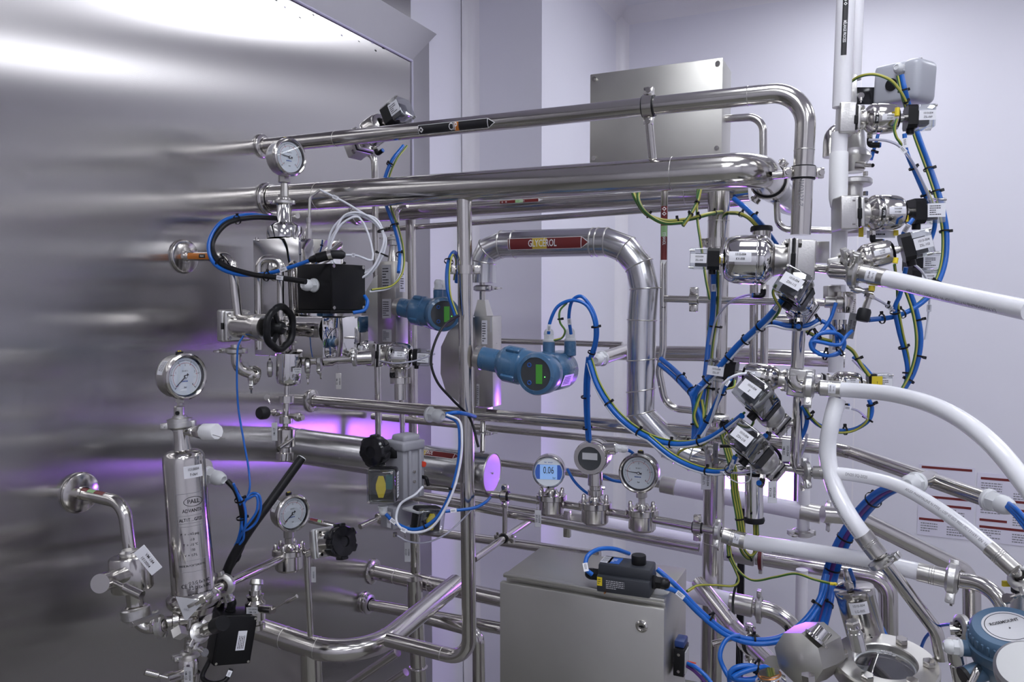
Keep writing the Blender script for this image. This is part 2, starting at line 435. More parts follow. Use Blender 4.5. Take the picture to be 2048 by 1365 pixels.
def collar(parent, c, ax, r, lug=None, m='steel', wide=.011, liner=True):
    """two-bolt pipe collar with rubber liner"""
    ax = ax.normalized(); lug = perp(lug if lug is not None else ZU, ax); R = r+.0065
    mb = MB().lathe(c, ax, [(r+.002, -wide), (R, -wide), (R, wide), (r+.002, wide), (r+.002, -wide)], 28)
    tn = ax.cross(lug)
    for sg in (-1, 1): mb.box(c+lug*sg*(R+.006), ax*wide, tn*.0065, lug*.009, .002)
    o = part('collar', mb, m, parent)
    if liner: part('rubber_liner', MB().lathe(c, ax, [(r, -wide-.003), (r+.0035, -wide-.003), (r+.0035, wide+.003), (r, wide+.003)], 24), 'rubber', o)
    for sg in (-1, 1):
        q = c+lug*sg*(R+.008); part('bolt', MB().lathe(q-tn*.012, tn, [(0, 0), (.0035, 0), (.0035, .0185), (.006, .0185), (.006, .0235), (0, .0235)], 8), 'steel', o)
    return o
def wall_flange(parent, c, R, r, m='steel'):
    o = V((.0005, c.y, c.z)); t = max(.008, R*.2)
    return part('wall_flange', MB().lathe(o, XU, [(0, 0), (R, 0), (R*1.02, t*.3), (R*.98, t*.8), (R*.9, t), (r*1.15, t*1.25), (r*1.1, t*2), (r, t*2)], 40), m, parent)
def gland(parent, c, ax, r, L=None, m='gland_white', name='cable_gland'):
    """cable gland: washer, hexagon body, domed nut; ax points to the cable"""
    ax = ax.normalized(); L = L or r*2.6
    o = part(name, MB().lathe(c, ax, [(0, 0), (r*1.05, 0), (r*1.1, L*.03), (r*1.1, L*.13), (r, L*.16), (r, L*.2), (0, L*.2)], 24).cyl(c+ax*L*.18, c+ax*L*.52, r*1.02, 6, r*.05), m, parent)
    part('gland_nut', MB().lathe(c+ax*L*.5, ax, [(0, 0), (r*.9, 0), (r*.93, L*.08), (r*.9, L*.25), (r*.72, L*.42), (r*.5, L*.5), (r*.42, L*.5), (r*.40, L*.44), (0, L*.44)], 12), m, o)
    return o
def hexbolt(parent, c, ax, r, h, shank=0, name='bolt', m='steel'):
    ax = ax.normalized(); mb = MB().cyl(c, c+ax*h, r, 6, r*.12)
    if shank: mb.cyl(c-ax*shank, c, r*.55, 10)
    return part(name, mb, m, parent)
PIPES = {}
def pipe(name, label, lst, r, Y=None, D=None, bend=.05, m='steel', cat='pipe', group=None, flange=None, seg=24, key=None, welds=()):
    P = pts(lst, Y, D); path = Path(fillet(P, bend, 10))
    mb = MB().tube(path, r, seg)
    o = solid(name, mb, m, label, cat, group, loc=P[0].copy())
    if flange: wall_flange(o, P[0], flange, r)
    for (x, y) in welds:
        q, t = path.at(path.near(x, y)); part('weld_bead', MB().ring(q, t, r, .0008, 24, 6), 'steel_satin', o)
    path.obj = o; path.r = r
    if key: PIPES[key] = path
    return path
def sticker(path, d0, d1, hw, base, bands=(), text=None, tsize=.012, tip=.02, tcol='sticker_white', flip=False, ang=0., border=True, diamonds=(), white_tip=True, txt_at=None, xs=.62):
    """pipe marker: border, coloured band(s), arrow tip, lettering. d0->d1 is the arrow direction"""
    o = path.obj; r = path.r; sg = 1 if d1 > d0 else -1
    ref = tocam(path.at((d0+d1)/2)[0])
    base_o = part('pipe_marker', MB().patch(path, d0-sg*.0012 if border else d0, d1, hw+.0012 if border else hw, r+.0005, ang, tip+.0025 if tip else 0, ref=ref), 'sticker_white', o)
    part('marker_field', MB().patch(path, d0, d1-sg*.001, hw, r+.0008, ang, 0, ref=ref), base, base_o)
    if tip: part('marker_tip', MB().patch(path, d1+sg*.001, d1+sg*.0012, hw*.93, r+.0008, ang, tip*.86, 1, ref=ref), base if not white_tip else 'sticker_white', base_o)
    for (a, b, c) in bands: part('marker_band', MB().patch(path, d0+(d1-d0)*a, d0+(d1-d0)*b, hw, r+.0011, ang, ref=ref), c, base_o)
    if text:
        dm = d0+(d1-d0)*(txt_at if txt_at is not None else .5)
        path_text(base_o, path, dm, text, tsize, r+.0014, ang, flip, tcol, xs, .012, ref=ref)
    for a in diamonds:
        dm = d0+(d1-d0)*a; h = hw*.62; mb = MB()
        for hh, lift, mi in ((h, .0013, 0),):
            mb.add([path.surf(dm+x*hh, ang-y*hh/r, r+lift, ref) for x, y in ((-1, 0), (0, -1), (1, 0), (0, 1))], [(0, 1, 2, 3)])
        part('hazard_diamond', mb, 'sticker_white', base_o)
        mb = MB().add([path.surf(dm+x*h*.5, ang-y*h*.5/r, r+.0016, ref) for x, y in ((-1, 0), (0, -1), (1, 0), (0, 1))], [(0, 1, 2, 3)]); part('hazard_symbol', mb, base, base_o)
    return base_o
def gauge(name, label, c, face, R, dep, needle, group='round pressure gauges', plug=True, sidelabel=True, num=('0', '1', '2', '3', '4'), up=ZU):
    """round dial gauge; c = centre of the dial face, face = direction it looks"""
    n = face.normalized(); up = perp(up, n); rt = up.cross(n)
    t = thing(name, label, 'gauge', c-up*R-n*dep*.5, group)
    part('case', MB().lathe(c-n*dep, n, [(0, 0), (R*.80, 0), (R*.9, dep*.08), (R*.93, dep*.2), (R*.93, dep*.80), (0, dep*.80)], 40), 'steel_satin', t)
    part('bezel', MB().lathe(c-n*dep*.25, n, [(R*.93, 0), (R*1.0, dep*.03), (R*1.02, dep*.12), (R*1.0, dep*.25), (R*.93, dep*.3), (R*.87, dep*.27), (R*.86, dep*.15), (R*.86, 0)], 40), 'steel', t)
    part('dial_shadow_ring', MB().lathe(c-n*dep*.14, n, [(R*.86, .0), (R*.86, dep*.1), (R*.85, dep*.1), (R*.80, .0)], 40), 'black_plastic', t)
    dz = c-n*dep*.13
    dial = part('dial', MB().lathe(dz-n*.001, n, [(0, 0), (R*.83, 0), (R*.83, .001), (0, .001)], 40), 'dial', t)
    mk = MB(); rd = MB()
    for k in range(51):
        a = math.radians(225-270*k/50); d = rt*math.cos(a)+up*math.sin(a); e = n.cross(d); l = .09 if k % 10 == 0 else .045; wd = .012 if k % 10 == 0 else .006
        mk.box(dz+n*.0004+d*R*(.72-l/2), d*R*l/2, e*R*wd, n*.0003, 0)
    for k in range(41):
        a = math.radians(225-270*k/40); a2 = math.radians(225-270*(k+1)/40)
        d = rt*math.cos(a)+up*math.sin(a); d2 = rt*math.cos(a2)+up*math.sin(a2)
        if k < 40: rd.add([dz+n*.0004+q*R*s for q, s in ((d, .585), (d2, .585), (d2, .60), (d, .60))], [(0, 1, 2, 3)])
        if k % 8 == 0: rd.box(dz+n*.0004+d*R*.56, d*R*.03, n.cross(d)*R*.008, n*.0003, 0)
    part('scale_marks', mk, 'ink', dial); part('red_scale', rd, 'ink_red', dial)
    lin = []
    for i, s in enumerate(num):
        a = math.radians(225-270*i/(len(num)-1)); lin.append((s, math.cos(a)*R*.50, math.sin(a)*R*.50, R*.13))
    lettering(dial, dz+n*.0006, rt, up, lin+[('bar', 0, -R*.46, R*.12), ('EN 837-1', 0, R*.24, R*.09)], 'ink')
    mb = MB().flat(scribble(R*.42, R*.12, 1, 3), on_plane(dz+n*.0005-up*R*.2, rt, up)); part('maker_print', mb, 'ink_blue', dial)
    a = math.radians(225-270*needle); d = rt*math.cos(a)+up*math.sin(a); e = n.cross(d)
    part('needle', MB().prism([(-R*.16, -R*.055), (-R*.16, R*.055), (-R*.05, R*.02), (R*.1, R*.022), (R*.64, R*.008), (R*.64, -R*.008), (R*.1, -R*.022), (-R*.05, -R*.02)], dz+n*.002, d, e, n, .0008).cyl(dz+n*.001, dz+n*.0035, R*.075, 16), 'ink', t)
    part('needle_hub', MB().cyl(dz+n*.0032, dz+n*.0045, R*.045, 14), 'dial', t)
    part('glass', MB().lathe(c-n*dep*.03, n, [(0, 0), (R*.87, 0)], 40), 'gauge_glass', t)
    if plug:
        q = c-n*dep*.5+up*R*.93
        pl = part('filler_plug', MB().cyl(q-up*.002, q+up*R*.14, R*.16, 14, .001), 'rubber', t)
        part('plug_mark', MB().sphere(q+up*R*.15-rt*R*.05, R*.035).sphere(q+up*R*.15+rt*R*.05, R*.035), 'yellow', pl)
    if sidelabel:
        ax = n; mb = MB(); ns = []
        base = perp(tocam(c)*.35+up*.55-rt*.9, n); B = n.cross(base)
        vs = []; fs = []
        for j in range(9):
            an = -.35+.7*j/8
            for h in (dep*.25, dep*.62): vs.append(c-n*dep+n*h+(base*math.cos(an)+B*math.sin(an))*(R*.935))
        for j in range(8): fs.append((2*j, 2*j+1, 2*j+3, 2*j+2))
        lb = part('side_label', MB().add(vs, fs), 'label_white', t)
        sm = MB(); sv, sf = scribble(R*.62, dep*.3, 4, 5)
        sm.add([c-n*dep+n*(dep*.435+y)+(base*math.cos(x/R)+B*math.sin(x/R))*(R*.938) for x, y in sv], sf); part('fine_print', sm, 'ink', lb)
    return t, n, up, rt
def stem(parent, c, up, prof, m='steel', name='stem', seg=20): return part(name, MB().lathe(c, up, prof, seg), m, parent)
def sensor_box(parent, c, ax, up, w_, dep, lines=(), end_label=False, base=.35, fine=True, yellow=False, hw=None):
    """black backed switch box with clear cover on the end of a valve; c = base centre, ax outward, w_ = half width, dep = whole depth"""
    ax = ax.normalized(); up = perp(up, ax); sd = ax.cross(up); hw = hw or w_
    o8 = lambda a, b, k: [(-a, -b+k), (-a+k, -b), (a-k, -b), (a, -b+k), (a, b-k), (a-k, b), (-a+k, b), (-a, b-k)]
    b = part('switch_base', MB().prism(o8(w_*1.02, hw*1.02, w_*.28), c, up, sd, ax, dep*base), 'black_plastic', parent)
    part('cable_port', MB().cyl(c+ax*dep*base*.55-up*w_*.9, c+ax*dep*base*.55-up*(w_*1.45), min(w_*.34, dep*base*.5), 16, .001), 'black_plastic', b)
    q = c+ax*dep*base
    co = part('clear_cover', MB().box(q+ax*dep*(1-base)/2, up*w_, sd*hw, ax*dep*(1-base)/2, w_*.13, 3), 'clear_plastic', parent)
    inn = MB().box(q+ax*dep*(1-base)*.36-up*w_*.1, up*w_*.62, sd*hw*.62, ax*dep*(1-base)*.34, .001)
    part('switch_module', inn, 'dark_inside', co)
    part('switch_coil', MB().cyl(q+ax*dep*(1-base)*.2-up*w_*.45-sd*hw*.4, q+ax*dep*(1-base)*.2-up*w_*.45+sd*hw*.4, w_*.25, 14), 'navy', co)
    sc_ = MB()
    for s1, s2 in ((1, 1), (-1, -1)): sc_.cyl(q+ax*dep*(1-base)*.75+up*s1*w_*.86+sd*s2*hw*.86, q+ax*(dep*(1-base)+.002)+up*s1*w_*.86+sd*s2*hw*.86, w_*.1, 10)
    part('cover_screw', sc_, 'steel', co)
    if end_label: lc = q+ax*(dep*(1-base)+.0006); u_, v_ = (-sd, up); lw, lh = hw*1.5, w_*.85
    else:
        f = perp(tocam(c), ax); lc = None
        if abs(f.dot(sd)) >= abs(f.dot(up)): nn = sd*(1 if f.dot(sd) > 0 else -1); off = hw; vv = up*(1 if up.z > 0 else -1)
        else: nn = up*(1 if f.dot(up) > 0 else -1); off = w_; vv = None
        lc = q+ax*dep*(1-base)*.5+nn*(off+.0006)
        u_ = ax*(1 if ax.dot(RT) > 0 else -1); v_ = nn.cross(u_); lw, lh = dep*(1-base)*.92, w_*.85
    if lines:
        sz = lh*.30; plate(co, lc, u_, v_, lw, lh, [(lines[0], lw*.04, lh*.2, sz, .8), (lines[1], lw*.04, -lh*.2, sz, .8)], 'label_white')
    elif fine: plate(co, lc, u_, v_, lw, lh*1.3, (), 'label_white', fine=(lw*.8, lh, 5, 4))
    return b
def valve(name, label, c0, c1, rb, lines=(), slines=(), group='pneumatic diaphragm valves', up=None, block=None, sens=True, end_label=False, fr=(.05, .09, .14, .22, .62, .69, .80), sw=None, ptfe=False, block_m='steel_cast', bell_m='steel', roll=0., elbow=None, slanted=False):
    """pneumatic valve: cast body, square bonnet with gasket and bolts, neck, bell actuator, collar, switch box; axis c0 -> c1"""
    ax = (c1-c0); L = ax.length; ax = ax/L; up = perp(up if up is not None else ZU, ax); sd = ax.cross(up)
    if roll: q = Quaternion(ax, math.radians(roll)); up = q @ up; sd = q @ sd
    t = thing(name, label, 'valve', c0.copy(), group)
    f1, f2, f3, f4, f5, f6, f7 = [x*L for x in fr]; s = rb*.82
    bw, bh = block or (rb*.55, rb*.8)
    part('valve_body', MB().box(c0, ax*bw, up*bh, sd*bh*.85, .004, 3), block_m, t)
    part('body_flange', MB().box(c0+ax*(f1+(f2-f1)/2-.0), ax*(f2-f1)/2, up*s, sd*s, .004, 3), 'steel_cast', t)
    part('diaphragm', MB().box(c0+ax*(f2+.0012), ax*.0018, up*s*1.02, sd*s*1.02, .001, 1), 'rubber', t)
    part('diaphragm_tab', MB().box(c0+ax*(f2+.0012)+perp(tocam(c0), ax)*s*1.0, ax*.004, up*s*.35, sd*s*.12, .001, 1), 'black_plastic', t)
    part('bonnet_flange', MB().box(c0+ax*(f2+.003+(f3-f2)/2), ax*(f3-f2)/2, up*s, sd*s, .004, 3), 'steel_cast', t)
    for a in (-1, 1):
        for b in (-1, 1):
            q = c0+up*a*s*.78+sd*b*s*.78
            part('bolt', MB().cyl(q+ax*f1-ax*.004, q+ax*(f3+.010), s*.13, 10).cyl(q+ax*(f3+.003), q+ax*(f3+.008), s*.22, 6).cyl(q+ax*(f1-.006), q+ax*f1, s*.22, 6), 'steel', t)
    h = f5-f4
    part('neck', MB().lathe(c0+ax*f3, ax, [(0, 0), (rb*.62, 0), (rb*.60, (f4-f3)*.6), (rb*.66, (f4-f3)*1.05), (0, (f4-f3)*1.05)], 28), 'steel_satin', t)
    bl = part('actuator', MB().lathe(c0+ax*f4, ax, [(0, 0), (rb*.62, 0), (rb*.8, h*.07), (rb*.97, h*.17), (rb, h*.20), (rb, h*.32), (rb*.985, h*.33), (rb*.985, h*.36), (rb, h*.37), (rb*.985, h*.62), (rb*.955, h*.76), (rb*.89, h*.87), (rb*.76, h*.95), (rb*.55, h*.99), (rb*.3, h*1.0), (0, h*1.0)], 44), bell_m, t)
    if lines:
        f = perp(tocam(c0+ax*f4), ax); u_ = ax*(1 if ax.dot(RT) > 0 else -1); tn = f.cross(u_); pa = Path([c0+ax*(f4+h*.36), c0+ax*(f4+h*.95)] if ax.dot(RT) > 0 else [c0+ax*(f4+h*.95), c0+ax*(f4+h*.36)])
        pa.obj = bl; pa.r = rb; lb = part('label', MB().patch(pa, pa.len*.10, pa.len*.82, rb*.20, rb+.0008, -.12, nx=1, ref=f), 'label_white', bl)
        for k, (tx, yy) in enumerate(((lines[0], -.085), (lines[1], .085))):
            path_text(lb, pa, pa.len*.47, tx, rb*.135, rb+.0014, -.12+yy, False, 'ink', .8, .012, ref=f)
    if ptfe:
        f = perp(tocam(c0+ax*f4), ax)
        pa = Path([c0+ax*(f4+h*.12), c0+ax*(f4+h*.34)]); pa.obj = bl; pa.r = rb
        lb = part('material_badge', MB().patch(pa, pa.len*.45, pa.len*.95, rb*.28, rb+.0012, .0, nx=1, ref=f), 'sticker_black', bl)
        vs, fs = text2d('PTFE', rb*.16, .8, .02)
        part('lettering', MB().add([pa.surf(pa.len*.70+y*(-1 if False else 1), x/rb, rb+.0018, f) for x, y in vs], fs), 'sticker_white', lb)
    # pneumatic elbow under the bell
    ed = perp(elbow if elbow is not None else -ZU, ax); q = c0+ax*(f4+h*.18)+ed*rb*.97
    pe = part('air_port', MB().cyl(q-ed*.006, q+ed*.010, .0065, 6), 'steel', t)
    part('air_elbow', MB().tube(fillet([q+ed*.009, q+ed*.024, q+ed*.024+ax*.020], .006, 4), .006, 12), 'black_plastic', pe)
    part('elbow_ring', MB().cyl(q+ed*.024+ax*.019, q+ed*.024+ax*.023, .0055, 12), 'cable_blue', pe)
    if sens:
        part('spindle_collar', MB().lathe(c0+ax*f5, ax, [(rb*.30, -.002), (rb*.30, (f6-f5)*.5), (rb*.24, (f6-f5)*.55), (rb*.24, f6-f5+.001)], 20), 'steel', t)
        sensor_box(t, c0+ax*f6, ax, up, sw or rb*.62, L-f6, slines, end_label, base=(f7-f6)/(L-f6))
    t['_x'] = 0; del t['_x']
    return t
# ================================================================ pipework
G1 = 'steel pipes of the rack'
A = pipe('process_pipe', 'long steel pipe with black CIP marker, topmost of the rack, bending down at right', [(533, 292), (1614, 180), (1601, 470)], .0205, Y=1.75, bend=.07, group=G1, flange=.034, key='cip', welds=[(672, 277), (1495, 192), (1612, 300)])
d0, d1 = A.near(846, 263), A.near(982, 247)
sticker(A, d0, d1, .0115, 'sticker_black', [(.53, .59, 'sticker_orange')], 'CIP', .027, .018, txt_at=.51, diamonds=(.04,), white_tip=False)
q, t = A.at(A.near(1298, 213)); collar(A.obj, q, t, .0205)
part('support_post', MB().tube([q-ZU*.03, at(1305, 318, Y=1.77)], .0095, 16), 'steel', A.obj)
q, t = A.at(A.near(1612, 347)); collar(A.obj, q, t, .0205, lug=RT)
path_text(A.obj, A, A.near(1612, 385), 'N102127-7', .014, .021, .15, False, 'ink_grey', .95, .005)
# large header that turns away from the viewer at its right end
a = at(548, 398, Y=1.77); b = at(1518, 337, Y=1.77); c = b+V((0, .30, -.004))
B = pipe('header_pipe', 'thick polished steel header pipe below the CIP pipe, elbow at right end', [a, b, c], .0375, bend=.075, m='steel', group=G1, flange=.047, key='hdr', seg=36, welds=[(1345, 348), (640, 402)])
q, t = B.at(B.len-.115); collar(B.obj, q, t, .0375, lug=V((.6, 0, .8)), wide=.014)
part('wrapped_stub', MB().lathe(c-YU*.12, V((.25, 1, -.25)), [(0, 0), (.026, 0), (.026, .07), (.028, .075), (.026, .08), (.026, .15), (0, .15)], 24), 'steel_satin', B.obj)
part('clear_film', MB().lathe(c-YU*.12, V((.25, 1, -.25)), [(.028, .0), (.032, .05), (.031, .09), (.033, .14), (.028, .165), (0, .165)], 20), 'film', B.obj)
C3 = pipe('header_pipe', 'thick dark steel pipe directly behind the polished header pipe, ETHANOL marker', [(702, 426), (1500, 377)], .035, Y=2.2, group=G1, flange=.043, seg=32, welds=[(1372, 386)])
d0, d1 = C3.near(1010, 398), C3.near(1086, 393)
sticker(C3, d0, d1, .0045, 'sticker_red', [(.40, .60, 'sticker_green')], 'ETHANOL', .006, .010, txt_at=.58, diamonds=(.06, .16), border=False, ang=-.12)
pipe('thin_pipe', 'thin steel pipe running just below the dark header behind', [(770, 459), (1480, 407)], .0095, Y=2.32, group=G1)
pipe('process_pipe', 'straight steel pipe from wall flange beneath the black box, passing behind front pole', [(622, 802), (1400, 866), (1655, 896)], .018, Y=1.95, group=G1, flange=.036, key='d')
pipe('thin_pipe', 'slim steel pipe just below the long straight middle pipe', [(745, 833), (972, 856), (1297, 888), (1410, 899)], .0115, Y=2.25, group=G1)
E = pipe('insulated_cylinder', 'wide clad horizontal cylinder with flat purple lit end and GLYCÉROL marker', [(585, 891), (984, 947)], .052, Y=1.85, m='cladding', cat='insulated pipe', group='clad glycerol pipes', seg=40, key='e')
q0, t0 = E.at(E.len)
part('end_rim', MB().ring(q0, t0, .053, .0022, 40, 8), 'steel_satin', E.obj)
part('end_cap', MB().lathe(q0-t0*.001, t0, [(0, .0025), (.051, .002), (.0515, 0)], 40), 'steel_box', E.obj)
part('cap_rivet', MB().sphere(q0+t0*.002, .0025), 'steel', E.obj)
q, t = E.at(.03); part('seam_ring', MB().ring(q, t, .0525, .0015, 36, 6), 'steel_satin', E.obj)
for px, py in ((700, 935), (870, 950), (930, 955), (905, 930)):
    d = E.near(px, py-20); part('rivet', MB().sphere(E.surf(d, .35, .052), .0018), 'steel', E.obj)
d0, d1 = E.near(814, 905), E.near(921, 925)
sticker(E, d0, d1, .0085, 'sticker_red', [(.30, .50, 'sticker_yellow')], 'GLYCÉROL', .0165, .017, txt_at=.48, ang=-.62, white_tip=False)
P7 = pipe('thin_pipe', 'slim steel pipe leading to the milky hose behind the round gauges', [(860, 905), (1000, 926), (1330, 970)], .0125, Y=2.3, group=G1)
g = pipe('milky_hose', 'short milky white hose crossing behind the thick pole, steel ferrules', [(1325, 970), (1640, 1030)], .024, Y=2.3, m='hose_milky', cat='hose', group='milky hoses behind the rack')
for a_, b_ in (((1322, 969), (1352, 975)), ((1600, 1022), (1642, 1030))):
    part('ferrule', MB().cyl(at(*a_, Y=2.3), at(*b_, Y=2.3), .0255, 28, .002), 'steel_satin', g.obj)
R1 = pipe('process_pipe', 'steel pipe beyond the milky hose, sloping right and down to a vertical', [(1645, 1029), (1712, 1034), (1930, 1142), (1943, 1175), (1945, 1300)], .022, D=2.05, bend=.06, group=G1, key='r1')
triclamp(R1.obj, at(1657, 1029, Y=2.28), XU, .022, lug=V((0, -.3, -1)))
P8 = pipe('gauge_pipe', 'slim steel pipe carrying the three round instruments in a row', [(800, 966), (1030, 995), (1145, 1012), (1340, 1045), (1478, 1072)], .0098, Y=1.85, group=G1, key='p8')
pipe('thin_pipe', 'slim steel pipe below the three instruments, ending at the thick pole', [(800, 990), (919, 1010), (1085, 1041), (1398, 1096)], .0112, Y=2.0, group=G1)
P10 = pipe('process_pipe', 'steel pipe leading into the big milky hose below the gauges', [(790, 985), (1165, 1043)], .018, Y=2.45, group=G1)
g = pipe('milky_hose', 'large milky hose lit purple behind the round gauges, below the instrument pipe', [(1140, 1040), (1505, 1112)], .031, Y=2.45, m='hose_milky', cat='hose', group='milky hoses behind the rack')
for a_, b_ in (((1135, 1039), (1187, 1049)), ((1462, 1103), (1510, 1112))):
    part('ferrule', MB().cyl(at(*a_, Y=2.45), at(*b_, Y=2.45), .0325, 28, .002), 'steel_satin', g.obj)
q = at(1143, 1040, Y=2.45); part('pipe_bracket', MB().box(q-ZU*.004-YU*.04, XU*.012, YU*.008, ZU*.045, .003), 'steel', g.obj)
R2 = pipe('process_pipe', 'steel pipe after the red banded clamp, elbow down behind the lamp cylinder', [(1512, 1113), (1700, 1144), (1776, 1158), (1778, 1330)], .026, Y=2.45, bend=.09, group=G1)
tc = triclamp(R2.obj, at(1522, 1115, Y=2.45), XU, .0265, lug=-ZU)
part('red_band', MB().lathe(at(1522, 1115, Y=2.45), XU, [(.0375, -.005), (.0385, -.005), (.0385, .005), (.0375, .005)], 28), 'sticker_red', tc)
pipe('process_pipe', 'dark steel pipe low behind the front pole, above the steel cabinet', [(845, 1062), (1200, 1112)], .017, Y=2.5, group=G1)
Fp = pipe('process_pipe', 'steel pipe from the low wall flange running behind the steel cabinet', [(737, 1142), (1060, 1211)], .0265, Y=2.27, group=G1, flange=.044, welds=[(792, 1154), (860, 1170)], key='f')
P13 = pipe('process_pipe', 'lowest clamped steel pipe from the wall, running behind the steel cabinet', [(705, 1200), (745, 1211), (1060, 1268)], .0195, Y=2.22, group=G1, flange=.036)
triclamp(P13.obj, at(722, 1205, Y=2.22), XU, .0245, lug=V((0, -.4, -1)), nut=False); triclamp(P13.obj, at(738, 1209, Y=2.22), XU, .0235, lug=V((0, -.8, 1)), nut=False)
pipe('process_pipe', 'steel elbow pipe dropping to the floor beside the steel cabinet', [(835, 1232), (925, 1256), (957, 1270), (958, 1420)], .0195, Y=2.12, bend=.07, group=G1)
pipe('vertical_pipe', 'long vertical steel pipe behind front pole, passing the rear blue transmitter', [(821, 438), (831, 1148)], .0175, Y=2.28, group=G1)
pv = pipe('vertical_pipe', 'stout vertical steel foot pipe with ring, left of the steel cabinet', [(829, 1160), (840, 1420)], .026, Y=2.2, group=G1)
q, t = pv.at(pv.near(837, 1335)); part('foot_ring', MB().ring(q, t, .027, .005, 28, 8), 'steel', pv.obj)
pipe('vertical_pipe', 'vertical steel pipe hanging from the tilted valve behind the CIP pipe', [(722, 304), (748, 308), (750, 345), (758, 905)], .011, Y=2.03, bend=.035, group=G1)
pipe('vertical_pipe', 'thin vertical steel pipe with small top elbow between two thicker uprights', [(815, 411), (794, 413), (793, 445), (806, 890)], .0085, Y=2.1, bend=.025, group=G1)
FP = pipe('front_pole', 'tall front steel upright hanging from header, bending left at the bottom', [(928, 380), (939, 1322), (775, 1280)], .019, Y=1.77, bend=.06, group='frame tubes', key='pole', welds=[(885, 1309)])
q, t = FP.at(FP.near(929, 540)); cl = collar(FP.obj, q, t, .019, lug=RT, liner=False)
# main bottom frame tube
a = at(500, 1253, Y=1.68); b = at(718, 1326, Y=1.68); c = at(912, 1168, X=b.x)
FR = pipe('frame_tube', 'thick bent steel frame tube at the bottom, turning back towards the wall pipes', [a, b, c], .031, bend=.16, group='frame tubes', seg=32, welds=[(570, 1276), (636, 1297), (772, 1279), (893, 1184)])
pipe('floor_tube', 'stout steel frame leg below the bent frame tube, bottom left', [(622, 1305), (626, 1440)], .029, Y=1.68, group='frame tubes')
pipe('thin_pipe', 'thin vertical rod rising from the bent frame tube to the lower gauge', [(613, 1110), (622, 1285)], .0085, Y=1.68, group='frame tubes')
pipe('frame_brace', 'slanting steel brace tube near the floor, left of the foot pipe', [(640, 1410), (795, 1305)], .014, Y=2.0, group='frame tubes')
pipe('frame_brace', 'second slanting steel brace tube below the first, near the floor', [(700, 1420), (812, 1345)], .012, Y=2.0, group='frame tubes')
x0 = at(945, 1122, Y=1.77).x
SA = pipe('bracket_tube', 'steel support arm running back from front pole to the instrument pipe', [at(948, 1119, X=x0), at(1072, 1033, X=x0)], .0095, group='frame tubes')
q = SA.at(SA.near(1010, 1076))[0]; qt = P8.at(P8.near(1010, 990))[0]
po = pipe('support_post', 'short steel post with clamps holding the instrument pipe on the arm', [q, V((q.x, q.y, qt.z))], .0075, group='frame tubes')
collar(po.obj, q, SA.at(.1)[1], .0095, lug=XU, wide=.009); collar(po.obj, P8.at(P8.near(1010, 990))[0], XU, .0098, wide=.008)
et = pipe('marker_pipe', 'thin vertical steel pipe with red and green ETHANOL marker, bent at the bottom', [(1329, 366), (1326, 700), (1318, 745), (1332, 816), (1408, 824)], .0090, Y=1.95, bend=.045, group=G1)
d0, d1 = et.near(1328, 413), et.near(1328, 521)
sticker(et, d0, d1, .0085, 'sticker_red', [(.36, .56, 'sticker_green')], 'ETHANOL', .011, .010, txt_at=.60, diamonds=(.05, .14), border=False)
path_text(et.obj, et, et.near(1326, 615), '2', .012, .0094, 0, False, 'ink')
hp = pipe('thin_pipe', 'horizontal steel pipe from the ETHANOL pipe to the clear switch boxes', [(1330, 598), (1690, 607)], .0085, Y=1.93, group=G1)
q, t = hp.at(hp.near(1388, 599)); collar(hp.obj, q, t, .0085, liner=False, wide=.010)
PL = pipe('thick_pole', 'thick vertical steel pole left of the valve cluster, teeing off the dark header', [(1438, 385), (1421, 1420)], .0285, Y=2.12, group='frame tubes', seg=32, key='bigpole', welds=[(1436, 442), (1426, 1085)])
q, t = PL.at(PL.near(1436, 487)); collar(PL.obj, q, t, .0285, lug=-RT, liner=False, wide=.012)
pipe('vertical_pipe', 'slim vertical pipe behind the big actuator, left of a pair', [(1508, 560), (1507, 735)], .0115, Y=2.2, group=G1)
pipe('vertical_pipe', 'slim vertical pipe behind the big actuator, right of a pair', [(1530, 570), (1528, 745)], .0105, Y=2.2, group=G1)
sp = pipe('thin_pipe', 'short horizontal pipe with black strap behind the tilted clear switch box', [(1535, 641), (1590, 643)], .017, Y=2.15, group=G1)
q, t = sp.at(sp.near(1583, 643)); part('black_strap', MB().lathe(q, t, [(.018, -.004), (.0195, -.004), (.0195, .004), (.018, .004)], 24), 'rubber', sp.obj)
pipe('thin_pipe', 'slim rear steel pipe behind the front blue transmitter', [(985, 682), (1245, 690)], .0105, Y=2.5, group=G1)
rc = pipe('conduit_pipe', 'rear steel conduit passing behind the clad riser with white gland tee', [(1222, 706), (1400, 708), (1690, 720)], .0245, Y=2.5, group=G1)
q0 = at(1255, 700, Y=2.5); q1 = at(1205, 717, Y=2.32)
part('tee_branch', MB().tube([q0, q1], .021, 24), 'steel', rc.obj); gland(rc.obj, q1, (q1-q0), .022, .05)
pipe('conduit_pipe', 'bent steel conduit from the upper enclosure down behind the header elbow', [(1447, 238), (1526, 233), (1527, 345)], .011, Y=2.36, bend=.045, group=G1)
pipe('thin_pipe', 'small hook shaped steel pipe below the header elbow', [(1553, 385), (1556, 459), (1692, 462)], .0078, Y=2.0, bend=.03, group=G1)
pipe('support_stub', 'short steel support stub between header elbow and CIP drop pipe', [(1545, 351), (1606, 347)], .0085, Y=1.79, group='frame tubes')
CO = pipe('cable_conduit', 'steel cable conduit sloping down right with white cable glands', [p(1645, 894, 1.86), p(1700, 905, 1.82), p(1976, 1000, 1.45)], .0155, bend=.05, group=G1)
gland(CO.obj, p(1974, 999, 1.452), p(1976, 1000, 1.45)-p(1700, 905, 1.82), .019, .055)
q0, q1 = p(1862, 956, 1.60), p(1834, 966, 1.50)
